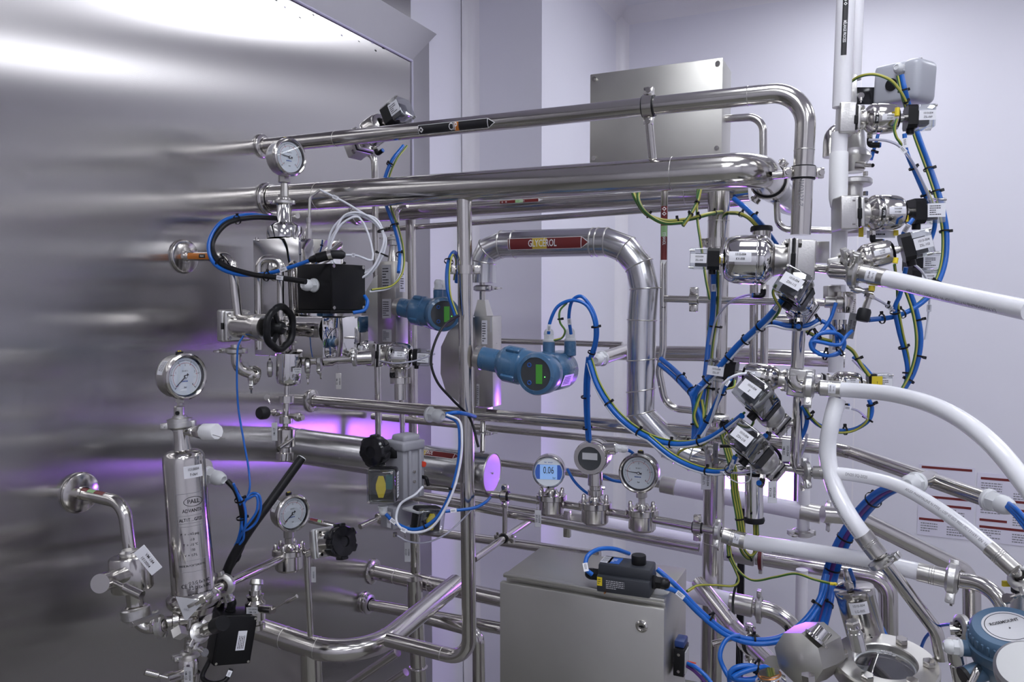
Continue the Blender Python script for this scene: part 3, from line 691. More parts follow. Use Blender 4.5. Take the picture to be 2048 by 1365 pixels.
part('tee_branch', MB().tube([q0, q1], .0155, 24), 'steel', CO.obj); gland(CO.obj, q1, V(q1-q0)+RT*-.04, .019, .045)
# clad glycerol line with lobster-back elbows
G = [(966, 566), (966, 524), (977, 501), (1004, 489), (1214, 484), (1252, 499), (1279, 532), (1289, 578), (1284, 640), (1281, 826), (1343, 893), (1385, 913), (1432, 922)]
GP = Path(pts(G, Y=1.95)); gl = solid('insulated_pipe', MB().tube(GP, .037, 36), 'cladding', 'clad steel riser pipe with segmented elbows and GLYCÉROL marker, centre', 'insulated pipe', 'clad glycerol pipes', loc=GP.P[0].copy(), ang=25)
GP.obj = gl; GP.r = .037
for px, py in [g for g in G[1:-1]]+[(1030, 488), (1185, 485), (1196, 485), (1282, 720), (1281, 780), (1360, 902)]:
    q, t = GP.at(GP.near(px, py)); part('seam_bead', MB().ring(q, t, .0372, .0018, 36, 6), 'steel_satin', gl)
d0, d1 = GP.near(1027, 487), GP.near(1172, 485)
sticker(GP, d0, d1, .0145, 'sticker_red', [(.34, .54, 'sticker_yellow')], 'GLYCÉROL', .0265, .020, txt_at=.48, white_tip=False)
# white pipes
GW = 'white pipes at the right'
W1 = pipe('white_pipe', 'white pipe with black MÉLANGE PROCESS marker rising out of the picture', [(1694, -60), (1683, 215)], .019, Y=1.86, m='pole_white', group=GW)
d0, d1 = W1.near(1687, 2), W1.near(1684, 116)
sticker(W1, d0, d1, .0058, 'sticker_black', (), 'MÉLANGE PROCESS', .0085, .010, txt_at=.58, diamonds=(.03, .1), border=False)
pipe('white_pipe', 'second white vertical pipe just behind the marked white pipe', [(1716, -60), (1708, 160)], .0155, Y=2.0, m='pole_white', group=GW)
w2 = pipe('white_pipe', 'short white pipe with thicker rounded lower end between two valves', [(1680, 265), (1678, 305)], .0165, Y=1.86, m='pole_white', group=GW)
q = at(1678, 305, Y=1.86); part('sleeve', MB().lathe(q, -ZU, [(0, 0), (.0185, 0), (.0195, .004), (.0195, .085), (.019, .10), (.0155, .118), (.009, .128), (0, .131)], 28), 'white_plastic', w2.obj)
pipe('white_pipe', 'white vertical pipe below the middle valve block at right', [(1680, 450), (1676, 545)], .0165, Y=1.88, m='pole_white', group=GW)
pipe('white_pipe', 'white vertical pipe section behind the blue cable coil at right', [(1677, 570), (1671, 745)], .0165, Y=1.95, m='pole_white', group=GW)
w3 = pipe('white_pipe', 'white vertical pipe lit purple beside the glowing lamp', [(1612, 800), (1606, 1062)], .0165, Y=2.3, m='pole_white', group=GW)
triclamp(w3.obj, at(1606, 1066, Y=2.3), ZU, .019, lug=-RT, wide=.012)
pipe('white_pipe', 'white vertical pipe low behind the hanging blue cable bundle', [(1604, 1140), (1600, 1360)], .0165, Y=2.35, m='pole_white', group=GW)
pipe('vertical_pipe', 'steel riser between the middle and lower valve blocks at right', [(1600, 605), (1594, 745)], .0135, Y=1.75, group=G1)
ld = pipe('vertical_pipe', 'steel riser below valve block with two side branches and hose outlet', [(1598, 790), (1590, 930), (1598, 940), (1612, 942)], .0115, Y=1.75, bend=.02, group=G1)
part('side_branch', MB().tube(pts([(1590, 848), (1542, 845)], Y=1.75), .0085, 16), 'steel', ld.obj)
part('side_branch', MB().tube(pts([(1590, 938), (1542, 932)], Y=1.75), .0085, 16), 'steel', ld.obj)
pipe('process_pipe', 'slanting steel pipe from thick pole base towards the vessel with rubber clamp', [(1398, 1168, 2.0), (1470, 1258, 1.8), (1545, 1330, 1.6)], .019, bend=.1, group=G1, key='slant')
q, t = PIPES['slant'].at(PIPES['slant'].near(1500, 1287)); collar(PIPES['slant'].obj, q, t, .019, wide=.012)
pipe('thin_pipe', 'thin horizontal rod near the bottom, right of thick pole', [(1425, 1288), (1478, 1272)], .0075, D=1.95, group=G1)
g = pipe('milky_hose', 'milky hose just right of the steel cabinet, lit purple', [(1330, 1172), (1470, 1208)], .025, Y=2.05, m='hose_milky', cat='hose', group='milky hoses behind the rack')
part('ferrule', MB().cyl(at(1458, 1205, Y=2.05), at(1506, 1215, Y=2.05), .0262, 28, .002), 'steel_satin', g.obj)
R3 = pipe('process_pipe', 'steel elbow pipe beyond the milky hose, curving down above the vessel', [(1506, 1215), (1605, 1232), (1606, 1340)], .0205, Y=2.05, bend=.1, group=G1)
triclamp(R3.obj, at(1518, 1217, Y=2.05), XU, .0235, lug=ZU, nut=False)
# ================================================================ left: filter, gauges, sampling housing
FH = V((FW.x, FW.y, 0)).normalized()
def facing(q, deg):
    v = tocam(q); v.z = 0; v.normalize(); a = math.radians(deg); s = V((-v.y, v.x, 0))
    if s.dot(RT) < 0: s = -s
    return (v*math.cos(a)+s*math.sin(a)).normalized()
def st(parent, name, a, b, prof, m='steel', seg=28):
    """lathe between two places; prof = (fraction along, radius in photo pixels at that depth)"""
    L = (b-a).length; k = depth(a)/FPX
    P = [(r*k, f*L) for f, r in prof]
    if P[0][0] > 1e-6: P = [(0, P[0][1])]+P
    if P[-1][0] > 1e-6: P = P+[(0, P[-1][1])]
    return part(name, MB().lathe(a, b-a, P, seg), m, parent)
def ring_text(parent, path, d, ang, t, size, r, m='ink', xs=.85, name='lettering', ref=None, skew=0.):
    vs, fs = text2d(t, size, xs, .0)
    return part(name, MB().add([path.surf(d-y-skew*x, ang-x/r, r, ref) for x, y in vs], fs), m, parent)
def tagplate(name, label, c, u, v, w_, h_, lines, m='tag_grey', ink='ink', chain=None, group='hanging identification tags'):
    t = thing(name, label, 'tag', c.copy(), group); u = u.normalized(); v = perp(v, u); n = u.cross(v)
    o = part('tag_plate', MB().box(c, u*w_/2, v*h_/2, n*.0007, .0015, 1), m, t)
    if lines: lettering(o, c+n*.0011, u, v, lines, ink)
    if chain:
        a, b = chain; k = max(3, int((b-a).length/.004)); mb = MB()
        for i in range(k+1): mb.sphere(a.lerp(b, i/k), .0016, seg=6, n=4)
        part('bead_chain', mb, 'steel', t, kind='stuff')
    return t
# --- lower wall pipe, isolating valve and elbow to the filter
lp = pipe('inlet_pipe', 'bent steel pipe from lowest left wall flange, red and green marker on top', [(152, 985), (247, 1006), (263, 1120)], .0138, Y=1.156, bend=.045, group=G1, flange=.045)
sticker(lp, .02, .10, .0055, 'sticker_red', [(.35, .62, 'sticker_green')], None, tip=0, border=False, ang=-.75)
vt = thing('sampling_valve', 'cylindrical polished valve with side lever below the lowest left wall pipe', 'valve', p(268, 1240, 1.62), 'hand operated valves')
st(vt, 'valve_body', p(259, 1112, 1.63), p(266, 1180, 1.63), [(0, 37), (.05, 39), (.95, 39), (1, 37)], 'steel')
st(vt, 'top_union', p(260, 1100, 1.63), p(260, 1116, 1.63), [(0, 15), (.3, 20), (.6, 20), (1, 16)], 'steel_cast')
st(vt, 'spindle_cap', p(250, 1150, 1.60), p(200, 1168, 1.50), [(0, 15), (.45, 15), (.5, 18), (1, 18)], 'steel')
st(vt, 'lever', p(216, 1160, 1.52), p(284, 1192, 1.50), [(0, 4), (.45, 5), (.5, 9), (1, 9)], 'steel')
st(vt, 'neck', p(268, 1178, 1.63), p(272, 1222, 1.63), [(0, 22), (.2, 16), (.75, 16), (.8, 20), (1, 20)], 'steel')
st(vt, 'union', p(270, 1215, 1.63), p(273, 1240, 1.63), [(0, 24), (.1, 27), (.8, 27), (1, 22)], 'steel_cast')
pe = part('outlet_elbow', MB().tube(fillet([p(274, 1238, 1.63), p(283, 1262, 1.63), p(330, 1252, 1.63)], .03), .0115, 20), 'steel', vt)
triclamp(vt, p(320, 1253, 1.63), p(330, 1252, 1.63)-p(300, 1257, 1.63), .013, lug=V((-.6, -.5, .3)))
hexbolt(vt, p(318, 1230, 1.56), p(250, 1255, 1.48)-p(318, 1230, 1.56), .006, .07, name='clamp_screw')
tagplate('hanging_tag', 'white printed tag hanging from the valve under the lowest left pipe', p(296, 1121, 1.56), p(322, 1145, 1.56)-p(284, 1098, 1.56), p(300, 1105, 1.56)-p(286, 1128, 1.56), .058, .027, [('VM-184', 0, .005, .009), ('1010004', 0, -.006, .009)], 'label_white', chain=(p(262, 1108, 1.6), p(280, 1100, 1.57)))
# --- filter housing
fl = thing('filter_housing', 'tall polished cylindrical filter housing engraved with text, left of the blue cables', 'filter', p(388, 1195, 1.7))
fa, fb = p(366, 900, 1.7), p(388, 1188, 1.7)
st(fl, 'shell', fa, fb, [(0, 16), (.004, 28), (.02, 36), (.045, 39), (.09, 40), (.985, 41.5), (1, 42)], 'steel', 48)
pa = Path([fa, fb]); pa.obj = fl; kf = 1.7/FPX; Rf = 40.8*kf; ff = perp(tocam(fa), fb-fa)
lb = part('label', MB().patch(pa, .032, .058, .021, Rf+.0004, -.42, nx=1, ref=ff), 'label_white', fl)
ring_text(lb, pa, .040, -.40, '1010004', .0085, Rf+.0012, ref=ff); ring_text(lb, pa, .051, -.40, 'F-064', .0085, Rf+.0012, ref=ff)
ring_text(fl, pa, .108, -.30, 'PALL', .0125, Rf+.0012, ref=ff, xs=1)
mb = MB(); n_ = 36
mb.tube([pa.surf(.108+.010*math.sin(k*2*math.pi/n_), -.30+.020*math.cos(k*2*math.pi/n_)/Rf, Rf+.0005, ff) for k in range(n_+1)], .0005, 4, False)
part('oval_line', mb, 'ink', fl)
for tx, d, an, sz in (('ADVANTA', .127, -.22, .0105), ('ALT1T…G723', .146, -.12, .0095), ('P.  =  -14.5 psig', .176, -.02, .0072), ('-1.0', .188, -.1, .0072), ('T  =  -10 °C', .199, -.02, .0072), ('150', .210, -.1, .0072), ('V  =  0.7 L', .221, .0, .0072), ('MADE IN PORTSMOUTH', .243, -.02, .0060), ('CE', .286, .42, .0120), ('Ex', .286, .10, .0095), ('II 2 G Ex h IIC', .280, -.32, .0092), ('II 2 D Ex h IIIC', .291, -.32, .0092), ('PPORN060704', .306, -.25, .0092)):
    ring_text(fl, pa, d, an, tx, sz, Rf+.0012, ref=ff)
ln = MB()
for d, a0, a1 in ((.090, .55, -.75), (.137, .48, -.75), (.153, .48, -.75), (.160, .48, -.75), (.232, .48, -.75), (.256, .48, -.75)):
    ln.tube([pa.surf(d, a0+(a1-a0)*k/8, Rf+.0004, ff) for k in range(9)], .00035, 4, False)
ln.tube([pa.surf(d_, .55, Rf+.0004, ff) for d_ in (.09, .256)], .00035, 4, False)
part('engraved_frame', ln, 'ink_grey', fl, kind='stuff')
hx = MB(); hx.tube([pa.surf(.286+.0085*math.sin(k*math.pi/3), .10+.0095*math.cos(k*math.pi/3)/Rf, Rf+.0004, ff) for k in range(7)], .0005, 4, False); part('hexagon_line', hx, 'ink', fl)
st(fl, 'neck', p(361, 842, 1.7), p(366, 903, 1.7), [(0, 15), (.75, 15), (.85, 16), (1, 17)], 'steel')
st(fl, 'top_ferrule', p(359, 832, 1.7), p(361, 862, 1.7), [(0, 14), (.12, 14), (.2, 24), (.5, 24), (.7, 15), (1, 15)], 'steel_cast')
cl = triclamp(fl, p(361, 850, 1.7), p(366, 903, 1.7)-p(361, 842, 1.7), .0165, lug=V((-.8, -.5, 0)), wide=.012)
st(fl, 'gauge_adapter', p(358, 812, 1.7), p(359, 836, 1.7), [(0, 8), (.1, 10), (.9, 10), (1, 9)], 'steel_satin')
part('adapter_bore', MB().cyl(p(355, 827, 1.69), p(354.6, 827, 1.68), .0045, 14), 'black_plastic', fl)
st(fl, 'vent_stub', p(372, 866, 1.69), p(400, 864, 1.66), [(0, 6), (.4, 6), (.42, 10), (.6, 10), (.65, 7), (1, 7)], 'steel')
st(fl, 'vent_nut', p(394, 864, 1.67), p(410, 864, 1.65), [(0, 13), (.2, 14), (1, 14)], 'steel', 8)
st(fl, 'vent_cap', p(408, 864, 1.65), p(434, 864, 1.63), [(0, 16), (.1, 17), (.9, 17), (1, 15)], 'white_plastic', 10)
part('locking_wire', MB().tube(smooth([p(408, 866, 1.63), p(425, 870, 1.62), p(448, 877, 1.62)]), .0007, 6), 'steel', fl)
st(fl, 'base_flange', p(387, 1180, 1.7), p(390, 1212, 1.7), [(0, 44), (.15, 49), (.3, 52), (.7, 52), (.85, 49), (1, 44)], 'steel', 48)
st(fl, 'base_cone', p(390, 1205, 1.7), p(385, 1245, 1.7), [(0, 44), (.35, 40), (.6, 25), (1, 14)], 'steel', 32)
mb = MB().prism([(-.0295, .020), (.024, .012), (.026, .006), (-.005, -.028), (-.010, -.029)], p(380, 1213, 1.62), RT, UP, -FW, .0015)
tri = part('handle_plate', mb, 'label_grey', fl)
part('handle_slot', MB().box(p(386, 1209, 1.618), (RT*.9+UP*.5)*.012, (UP*.9-RT*.5)*.0035, FW*.0006, .003), 'steel_satin', tri)
lettering(tri, p(373, 1220, 1.6155), RT, UP, [('PALL', 0, 0, .006)], 'ink_grey')
st(fl, 'clamp_screw', p(392, 1209, 1.62), p(425, 1190, 1.62), [(0, 4), (.3, 4), (.32, 8), (.6, 8), (.62, 5), (1, 5)], 'steel', 8)
g0, n0, u0, r0 = gauge('pressure_gauge', 'large liquid filled pressure gauge on top of the filter housing, needle low left', p(374, 754, 1.66), facing(p(374, 754, 1.66), 36), .0495, .048, .02)
st(g0, 'stem', p(360, 792, 1.70), p(359, 814, 1.70), [(0, 9), (.6, 9), (.65, 6), (1, 6)], 'steel_satin', 6)
# pipework and valve right below the filter
tp = thing('tee_fitting', 'cluster of polished tee fittings and clamps under the filter housing', 'fitting', p(380, 1300, 1.68))
st(tp, 'tee_body', p(385, 1236, 1.68), p(380, 1300, 1.68), [(0, 13), (.3, 13), (.32, 17), (.5, 17), (.52, 12), (1, 12)], 'steel')
st(tp, 'inlet_stub', p(330, 1245, 1.66), p(385, 1238, 1.68), [(0, 11), (.25, 11), (.3, 19), (.5, 19), (.55, 11), (1, 11)], 'steel')
st(tp, 'square_port', p(366, 1268, 1.62), p(352, 1264, 1.60), [(0, 13), (1, 13)], 'steel_cast', 4)
st(tp, 'outlet_stub', p(382, 1275, 1.67), p(432, 1252, 1.62), [(0, 10), (.5, 10), (.55, 13), (.75, 13), (.8, 12), (1, 12)], 'steel', 16)
st(tp, 'black_cap', p(430, 1253, 1.622), p(446, 1247, 1.60), [(0, 15), (1, 15)], 'black_plastic')
triclamp(tp, p(398, 1267, 1.66), p(432, 1252, 1.62)-p(382, 1275, 1.67), .0125, lug=V((.2, -.8, -.6)))
triclamp(tp, p(380, 1308, 1.68), ZU, .0125, lug=V((-.3, -.8, .2)), nut=False)
lv = thing('sampling_valve', 'small polished valve with lever at the very bottom left, printed label', 'valve', p(374, 1390, 1.66), 'hand operated valves')
st(lv, 'valve_body', p(377, 1318, 1.66), p(372, 1395, 1.66), [(0, 16), (.1, 19), (.35, 19), (.38, 24), (1, 24)], 'steel')
st(lv, 'spindle', p(366, 1350, 1.64), p(330, 1360, 1.60), [(0, 10), (.6, 10), (.62, 12), (1, 12)], 'steel')
st(lv, 'lever', p(336, 1357, 1.60), p(290, 1345, 1.58), [(0, 3), (.4, 3), (.45, 6), (1, 6)], 'steel')
plate(lv, p(377, 1352, 1.628), -ZU, RT, .036, .018, [('1010004', 0, .003, .007), ('VM-125', 0, -.005, .007)], 'label_grey')
op = pipe('outlet_pipe', 'short steel pipe slanting right and up from filter base to the lower gauge', [p(425, 1182, 1.70), p(562, 1118, 1.98)], .0105, bend=.02, group=G1)
triclamp(op.obj, op.at(op.len*.15)[0], op.at(.1)[1], .0155, lug=V((.4, -.6, -.6)), wide=.011); 
sm = thing('sampling_valve', 'small lever valve with printed label right of the filter base', 'valve', p(512, 1262, 1.82), 'hand operated valves')
st(sm, 'valve_body', p(510, 1180, 1.82), p(512, 1258, 1.82), [(0, 12), (.12, 12), (.15, 17), (.25, 15), (.32, 20), (.75, 20), (.78, 14), (.86, 14), (.88, 18), (1, 18)], 'steel')
st(sm, 'top_union', p(514, 1160, 1.83), p(511, 1184, 1.82), [(0, 12), (.4, 14), (.5, 9), (1, 9)], 'steel_cast')
st(sm, 'spindle', p(522, 1218, 1.80), p(545, 1221, 1.77), [(0, 8), (1, 8)], 'steel')
st(sm, 'lever', p(542, 1222, 1.77), p(594, 1193, 1.76), [(0, 1.5), (.55, 1.5), (.6, 4), (1, 4)], 'steel')
plate(sm, p(505, 1222, 1.797), RT, ZU, .028, .015, [('1010004', 0, .003, .0065), ('VM-126', 0, -.004, .0065)], 'label_grey')
# gauge 2 on its diaphragm seal
def seal(t, c, D, s=1., m='steel'):
    """flanged diaphragm seal hanging on a line: top flange with acorn bolts and cylindrical body; c=(px,py) of the flange"""
    x, y = c
    st(t, 'seal_flange', p(x, y-6*s, D), p(x, y+7*s, D), [(0, 31*s), (.1, 33*s), (.9, 33*s), (1, 31*s)], m, 40)
    st(t, 'seal_body', p(x, y+6*s, D), p(x, y+38*s, D), [(0, 27*s), (.85, 27*s), (1, 23*s)], m, 40)
    st(t, 'seal_neck', p(x, y-16*s, D), p(x, y-5*s, D), [(0, 12*s), (.5, 14*s), (1, 22*s)], m)
    for k in range(6):
        a = k*math.pi/3+.4; k_ = D/FPX; q = p(x, y-6*s, D)+(RT*math.cos(a)+FH*math.sin(a))*26*s*k_
        part('acorn_bolt', MB().lathe(q, ZU, [(0, -.004), (5*s*k_, -.004), (5*s*k_, 5*s*k_), (4*s*k_, 10*s*k_), (2*s*k_, 12*s*k_), (0, 12*s*k_)], 10), 'steel', t)
g2, n2, u2, r2 = gauge('pressure_gauge', 'pressure gauge above the bent frame tube, beside a black handwheel', p(588, 1028, 1.98), facing(p(588, 1028, 1.98), 32), .0475, .046, .03)
st(g2, 'stem', p(577, 1062, 2.02), p(578, 1092, 2.02), [(0, 10), (.45, 10), (.5, 8), (1, 8)], 'steel_satin', 8)
seal(g2, (578, 1103), 2.02)
# --- upper left gauge and sampling housing
g1, n1, u1, r1_ = gauge('pressure_gauge', 'uppermost pressure gauge at left, above the polished sampling housing', p(582, 314, 2.02), facing(p(582, 314, 2.02), 36), .0485, .050, .2)
st(g1, 'stem', p(569, 350, 2.06), p(569, 394, 2.06), [(0, 12), (.35, 12), (.4, 7), (.8, 8), (1, 8)], 'steel_satin', 8)
hs = thing('sampling_housing', 'mirror polished angular steel housing behind the black junction box', 'housing', p(600, 720, 2.0))
def obox(parent, name, edge, y1, D, wl, wr, m, bev=.002, ang=45, inset=0):
    """upright box seen on its front corner; edge=(px,py) top of the corner, wl/wr widths going left-back and right-back"""
    a = p(edge[0], edge[1], D); hgt = p(edge[0], edge[1], D).z-p(edge[0], y1, D).z; an = math.radians(ang)
    v = -tocam(a); v.z = 0; v.normalize(); rl = V((v.y, -v.x, 0)); er = (rl*math.cos(an)+v*math.sin(an)).normalized(); el = (-rl*math.sin(an)+v*math.cos(an)).normalized()
    c = a+er*wr/2+el*wl/2-ZU*hgt/2
    o = part(name, MB().box(c, er*wr/2, el*wl/2, ZU*hgt/2, bev), m, parent)
    return o, a, er, el, hgt
ho, a_, er, el, hg = obox(hs, 'upper_cover', (597, 474), 700, 1.985, .165, .165, 'steel_mirror')
for q in (a_+er*.012, a_+er*.15, a_+el*.012, a_+el*.15, a_+er*.004-ZU*.08):
    part('cover_screw', MB().cyl(q-ZU*.004, q+ZU*.004, .004, 12), 'steel', hs)
ho2, a2_, er2, el2, hg2 = obox(hs, 'lower_cover', (645, 634), 718, 1.90, .245, .165, 'steel_mirror')
dm = thing('domed_vessel', 'domed polished cap with clamp below the uppermost gauge', 'vessel', p(570, 470, 2.07))
st(dm, 'dome', p(569, 445, 2.07), p(570, 478, 2.07), [(0, 15), (.12, 24), (.3, 33), (.6, 35), (1, 35)], 'steel_polished', 40)
st(dm, 'neck', p(568, 408, 2.07), p(569, 450, 2.07), [(0, 14), (.9, 15), (1, 17)], 'steel_polished')
st(dm, 'ferrule', p(568, 390, 2.07), p(568, 412, 2.07), [(0, 11), (.3, 11), (.35, 15), (.8, 17), (1, 14)], 'steel')
triclamp(dm, p(568, 405, 2.07), ZU, .017, lug=V((-1, -.5, 0)), nut=True, s=.8); wing_nut(dm, p(588, 432, 2.05), RT, ZU, .7)
pr = thing('temperature_probe', 'thin steel probe with white lead standing on the sampling housing', 'probe', p(617, 478, 2.0))
part('probe_tube', MB().tube(fillet([p(617, 470, 2.0), p(620, 395, 2.0), p(640, 380, 2.0)], .02), .0035, 12), 'steel_satin', pr)
st(pr, 'probe_nut', p(617, 436, 2.0), p(616, 478, 2.0), [(0, 5), (.25, 5), (.26, 4), (.5, 4), (.52, 7), (1, 7)], 'steel', 8)
jb = thing('junction_box', 'square black junction box with white gland on the sampling housing', 'junction box', p(663, 632, 1.87))
bo, ja, jer, jel, jh = obox(jb, 'box_body', (660, 527), 621, 1.87, .112, .116, 'black_plastic', .003)
nf = jer.cross(ZU); nf = nf if nf.dot(tocam(ja)) > 0 else -nf
part('lid', MB().box(ja+jer*.058-ZU*jh/2+nf*.003, jer*.057, ZU*(jh/2-.001), nf*.003, .001), 'black_plastic', jb)
for x_ in (.006, .108):
    for z_ in (.006, jh-.006): part('lid_screw', MB().cyl(ja+jer*x_-ZU*z_+nf*.004, ja+jer*x_-ZU*z_+nf*.0072, .0045, 14), 'steel', jb)
part('foot_plate', MB().box(ja+jer*.058+jel*.056-ZU*(jh+.004), jer*.062, jel*.06, ZU*.004, .001), 'black_plastic', jb)
nl = jel.cross(ZU); nl = nl if nl.dot(tocam(ja)) > 0 else -nl
gland(jb, ja+jel*.052-ZU*.052, nl, .0155, .04)
# connectors above the box
cn = thing('plug_connector', 'pair of mated black round plug connectors lying above the junction box', 'connector', p(660, 514, 1.86))
st(cn, 'plug', p(618, 521, 1.86), p(658, 510, 1.86), [(0, 4), (.1, 7), (.35, 8), (.4, 10), (1, 10)], 'black_plastic'); st(cn, 'coupling_ring', p(656, 511, 1.86), p(664, 509, 1.86), [(0, 11), (1, 11)], 'steel')
st(cn, 'socket', p(663, 509, 1.86), p(690, 510, 1.86), [(0, 9), (.8, 9), (1, 5)], 'rubber')
# orange marked pipe, diaphragm valve with handwheel
az = pipe('inlet_pipe', 'bent steel pipe with orange Azote marker from the upper left wall flange', [(370, 513), (463, 514), (477, 640)], .0115, Y=1.46, bend=.035, group=G1, flange=.043)
d0, d1 = az.near(382, 513), az.near(427, 514)
b_ = part('pipe_marker', MB().patch(az, d0, d1, .0085, az.r+.0006, -.1), 'sticker_orange', az.obj)
part('marker_field', MB().patch(az, d0+(d1-d0)*.52, d0+(d1-d0)*.80, .005, az.r+.0009, -.1, nx=2), 'sticker_black', b_)
path_text(b_, az, d0+(d1-d0)*.66, 'Azote', .0065, az.r+.0013, -.1, False, 'sticker_white', .75)
pipe('inlet_pipe', 'short hooked steel pipe in front of the mirror housing', [p(518, 700, 1.97), p(518, 518, 1.97), p(562, 518, 1.97), p(562, 640, 1.97)], .0095, bend=.022, group=G1)
hv = thing('hand_valve', 'diaphragm valve with large black handwheel in front of the mirror housing', 'valve', p(475, 690, 1.93), 'handwheel valves')
a, b = p(470, 652, 1.94), p(535, 656, 1.84); ax = (b-a).normalized(); upv = perp(ZU, ax); sdv = ax.cross(upv)
part('valve_body', MB().box(a-ax*.012, ax*.014, upv*.040, sdv*.036, .006, 3), 'steel_cast', hv)
part('bonnet_flange', MB().box(a+ax*.012, ax*.005, upv*.038, sdv*.034, .006, 3), 'steel_cast', hv)
part('diaphragm_tab', MB().box(a+ax*.002-sdv*.034*(1 if sdv.dot(tocam(a)) < 0 else -1), ax*.004, upv*.008, sdv*.003, .001), 'rubber', hv)
for s1 in (-1, 1):
    for s2 in (-1, 1): hexbolt(hv, a+ax*.017+upv*s1*.029+sdv*s2*.026, ax, .005, .006)
st(hv, 'bonnet', a+ax*.015, b, [(0, 24), (.6, 24), (.62, 26), (.9, 26), (1, 20)], 'steel')
st(hv, 'bonnet_ring', p(527, 656, 1.85), p(536, 656, 1.838), [(0, 28), (1, 26)], 'steel_satin')
hb = p(538, 655, 1.83); hx_ = (facing(hb, 52)-ZU*.05).normalized()
def handwheel(t, hb, hx_, R, m='black_plastic', lobes=6, spokes=True):
    u = perp(ZU, hx_); s = hx_.cross(u); rim = []
    for k in range(73):
        a = 2*math.pi*k/72; rr = R*(.93+.07*abs(math.cos(lobes*a/2))); rim.append(hb+hx_*R*.62+(u*math.cos(a)+s*math.sin(a))*rr)
    part('wheel_rim', MB().tube(rim, R*.17, 12, False), m, t)
    part('wheel_hub', MB().lathe(hb, hx_, [(0, 0), (R*.45, 0), (R*.45, R*.3), (R*.36, R*.5), (R*.28, R*.78), (R*.2, R*.84), (0, R*.84)], 28), m, t)
    if spokes:
        for k in range(3):
            a = 2*math.pi*k/3+.5; d = u*math.cos(a)+s*math.sin(a); part('spoke', MB().box(hb+hx_*R*.58+d*R*.58, d*R*.36, hx_.cross(d)*R*.10, hx_*R*.08, .002), m, t)
    part('wheel_screw', MB().cyl(hb+hx_*R*.82, hb+hx_*R*1.02, R*.07, 12), 'steel', t)
handwheel(hv, hb, hx_, .050)
# clamps, elbow and sample pot below the housing
el_ = pipe('drain_elbow', 'steel elbow with clamp curving under the handwheel valve', [p(472, 690, 1.93), p(473, 738, 1.93), p(512, 752, 1.96)], .0125, bend=.032, group=G1)
triclamp(el_.obj, p(471, 702, 1.93), ZU, .0145, lug=V((-1, -.25, 0)), wide=.010)
part('elbow_flange', MB().lathe(p(508, 751, 1.96), p(512, 752, 1.96)-p(480, 745, 1.93), [(0, -.004), (.024, -.004), (.025, 0), (.024, .006), (.014, .009), (0, .009)], 28), 'steel', el_.obj)
sp_ = thing('sample_pot', 'polished sample pot with drain stem hanging under the mirror housing', 'vessel', p(572, 925, 1.96))
st(sp_, 'pot', p(579, 708, 1.96), p(577, 772, 1.96), [(0, 25), (.78, 25), (.92, 22), (1, 12)], 'steel_polished', 40)
plate(sp_, p(594, 742, 1.925), RT+FH*.6, ZU, .021, .014, [('1010004', 0, .003, .0055), ('F-064', 0, -.003, .0055)], 'label_grey')
lettering(sp_, p(594, 757, 1.925), RT+FH*.6, ZU, [('#', 0, 0, .016)], 'ink')
st(sp_, 'drain_stem', p(574, 768, 1.96), p(570, 920, 1.96), [(0, 5), (.15, 5), (.16, 15), (.25, 15), (.26, 7), (.42, 7), (.43, 13), (.52, 13), (.53, 6), (.56, 6), (.58, 16), (.6, 19), (.82, 19), (.84, 12), (.9, 12), (.91, 17), (1, 17)], 'steel', 28)
for x_, y_, l_ in ((502, 752, V((-.4, -.8, -.5))), (540, 738, V((-.8, -.5, 0))), (615, 733, V((.3, -.8, -.4)))): triclamp(sp_, p(x_, y_, 1.96), RT+FH*.3, .012, lug=l_, s=.9)
st(sp_, 'needle_valve', p(562, 826, 1.95), p(534, 826, 1.90), [(0, 5), (.3, 7), (.5, 7), (.52, 5), (1, 5)], 'steel')
st(sp_, 'black_knob', p(534, 826, 1.90), p(518, 827, 1.88), [(0, 11), (.2, 13), (.8, 13), (1, 11)], 'rubber')
wing_nut(sp_, p(538, 804, 1.90), ZU*.8+RT*-.3, RT, .8)
st(sp_, 'purge_screw', p(580, 832, 1.95), p(606, 836, 1.93), [(0, 5), (.45, 5), (.5, 9), (.75, 9), (.8, 6), (1, 6)], 'steel', 8)
st(sp_, 'drain_lever', p(586, 878, 1.92), p(558, 898, 1.88), [(0, 3), (.3, 3), (.35, 5), (1, 5)], 'steel')
tagplate('hanging_tag', 'grey tag hanging beside the small black knob under the sample pot', p(549, 864, 1.92), ZU, -RT, .045, .014, [('VM-127', 0, 0, .007)], 'label_grey', chain=(p(552, 845, 1.92), p(550, 852, 1.92)))
tagplate('hanging_tag', 'metal tag on a bead chain hanging below the mirror housing at right', p(677, 763, 1.95), -ZU, RT, .040, .014, [('1010004', 0, .003, .006), ('VM-128', 0, -.004, .006)], 'steel_satin', chain=(p(676, 725, 1.95), p(677, 746, 1.95)))
rc_ = thing('clamp_row', 'row of small clamps and wing nuts along the underside of the mirror housing', 'clamp', p(640, 735, 1.97))
st(rc_, 'manifold', p(600, 722, 1.98), p(742, 715, 2.02), [(0, 10), (.3, 10), (.32, 14), (.45, 14), (.5, 10), (.75, 10), (.77, 15), (1, 15)], 'steel')
triclamp(rc_, p(641, 722, 1.97), RT, .013, lug=V((.1, -.6, -.8)), s=.9); triclamp(rc_, p(710, 716, 2.0), RT, .013, lug=V((.1, -.8, .3)), s=.9, nut=False)
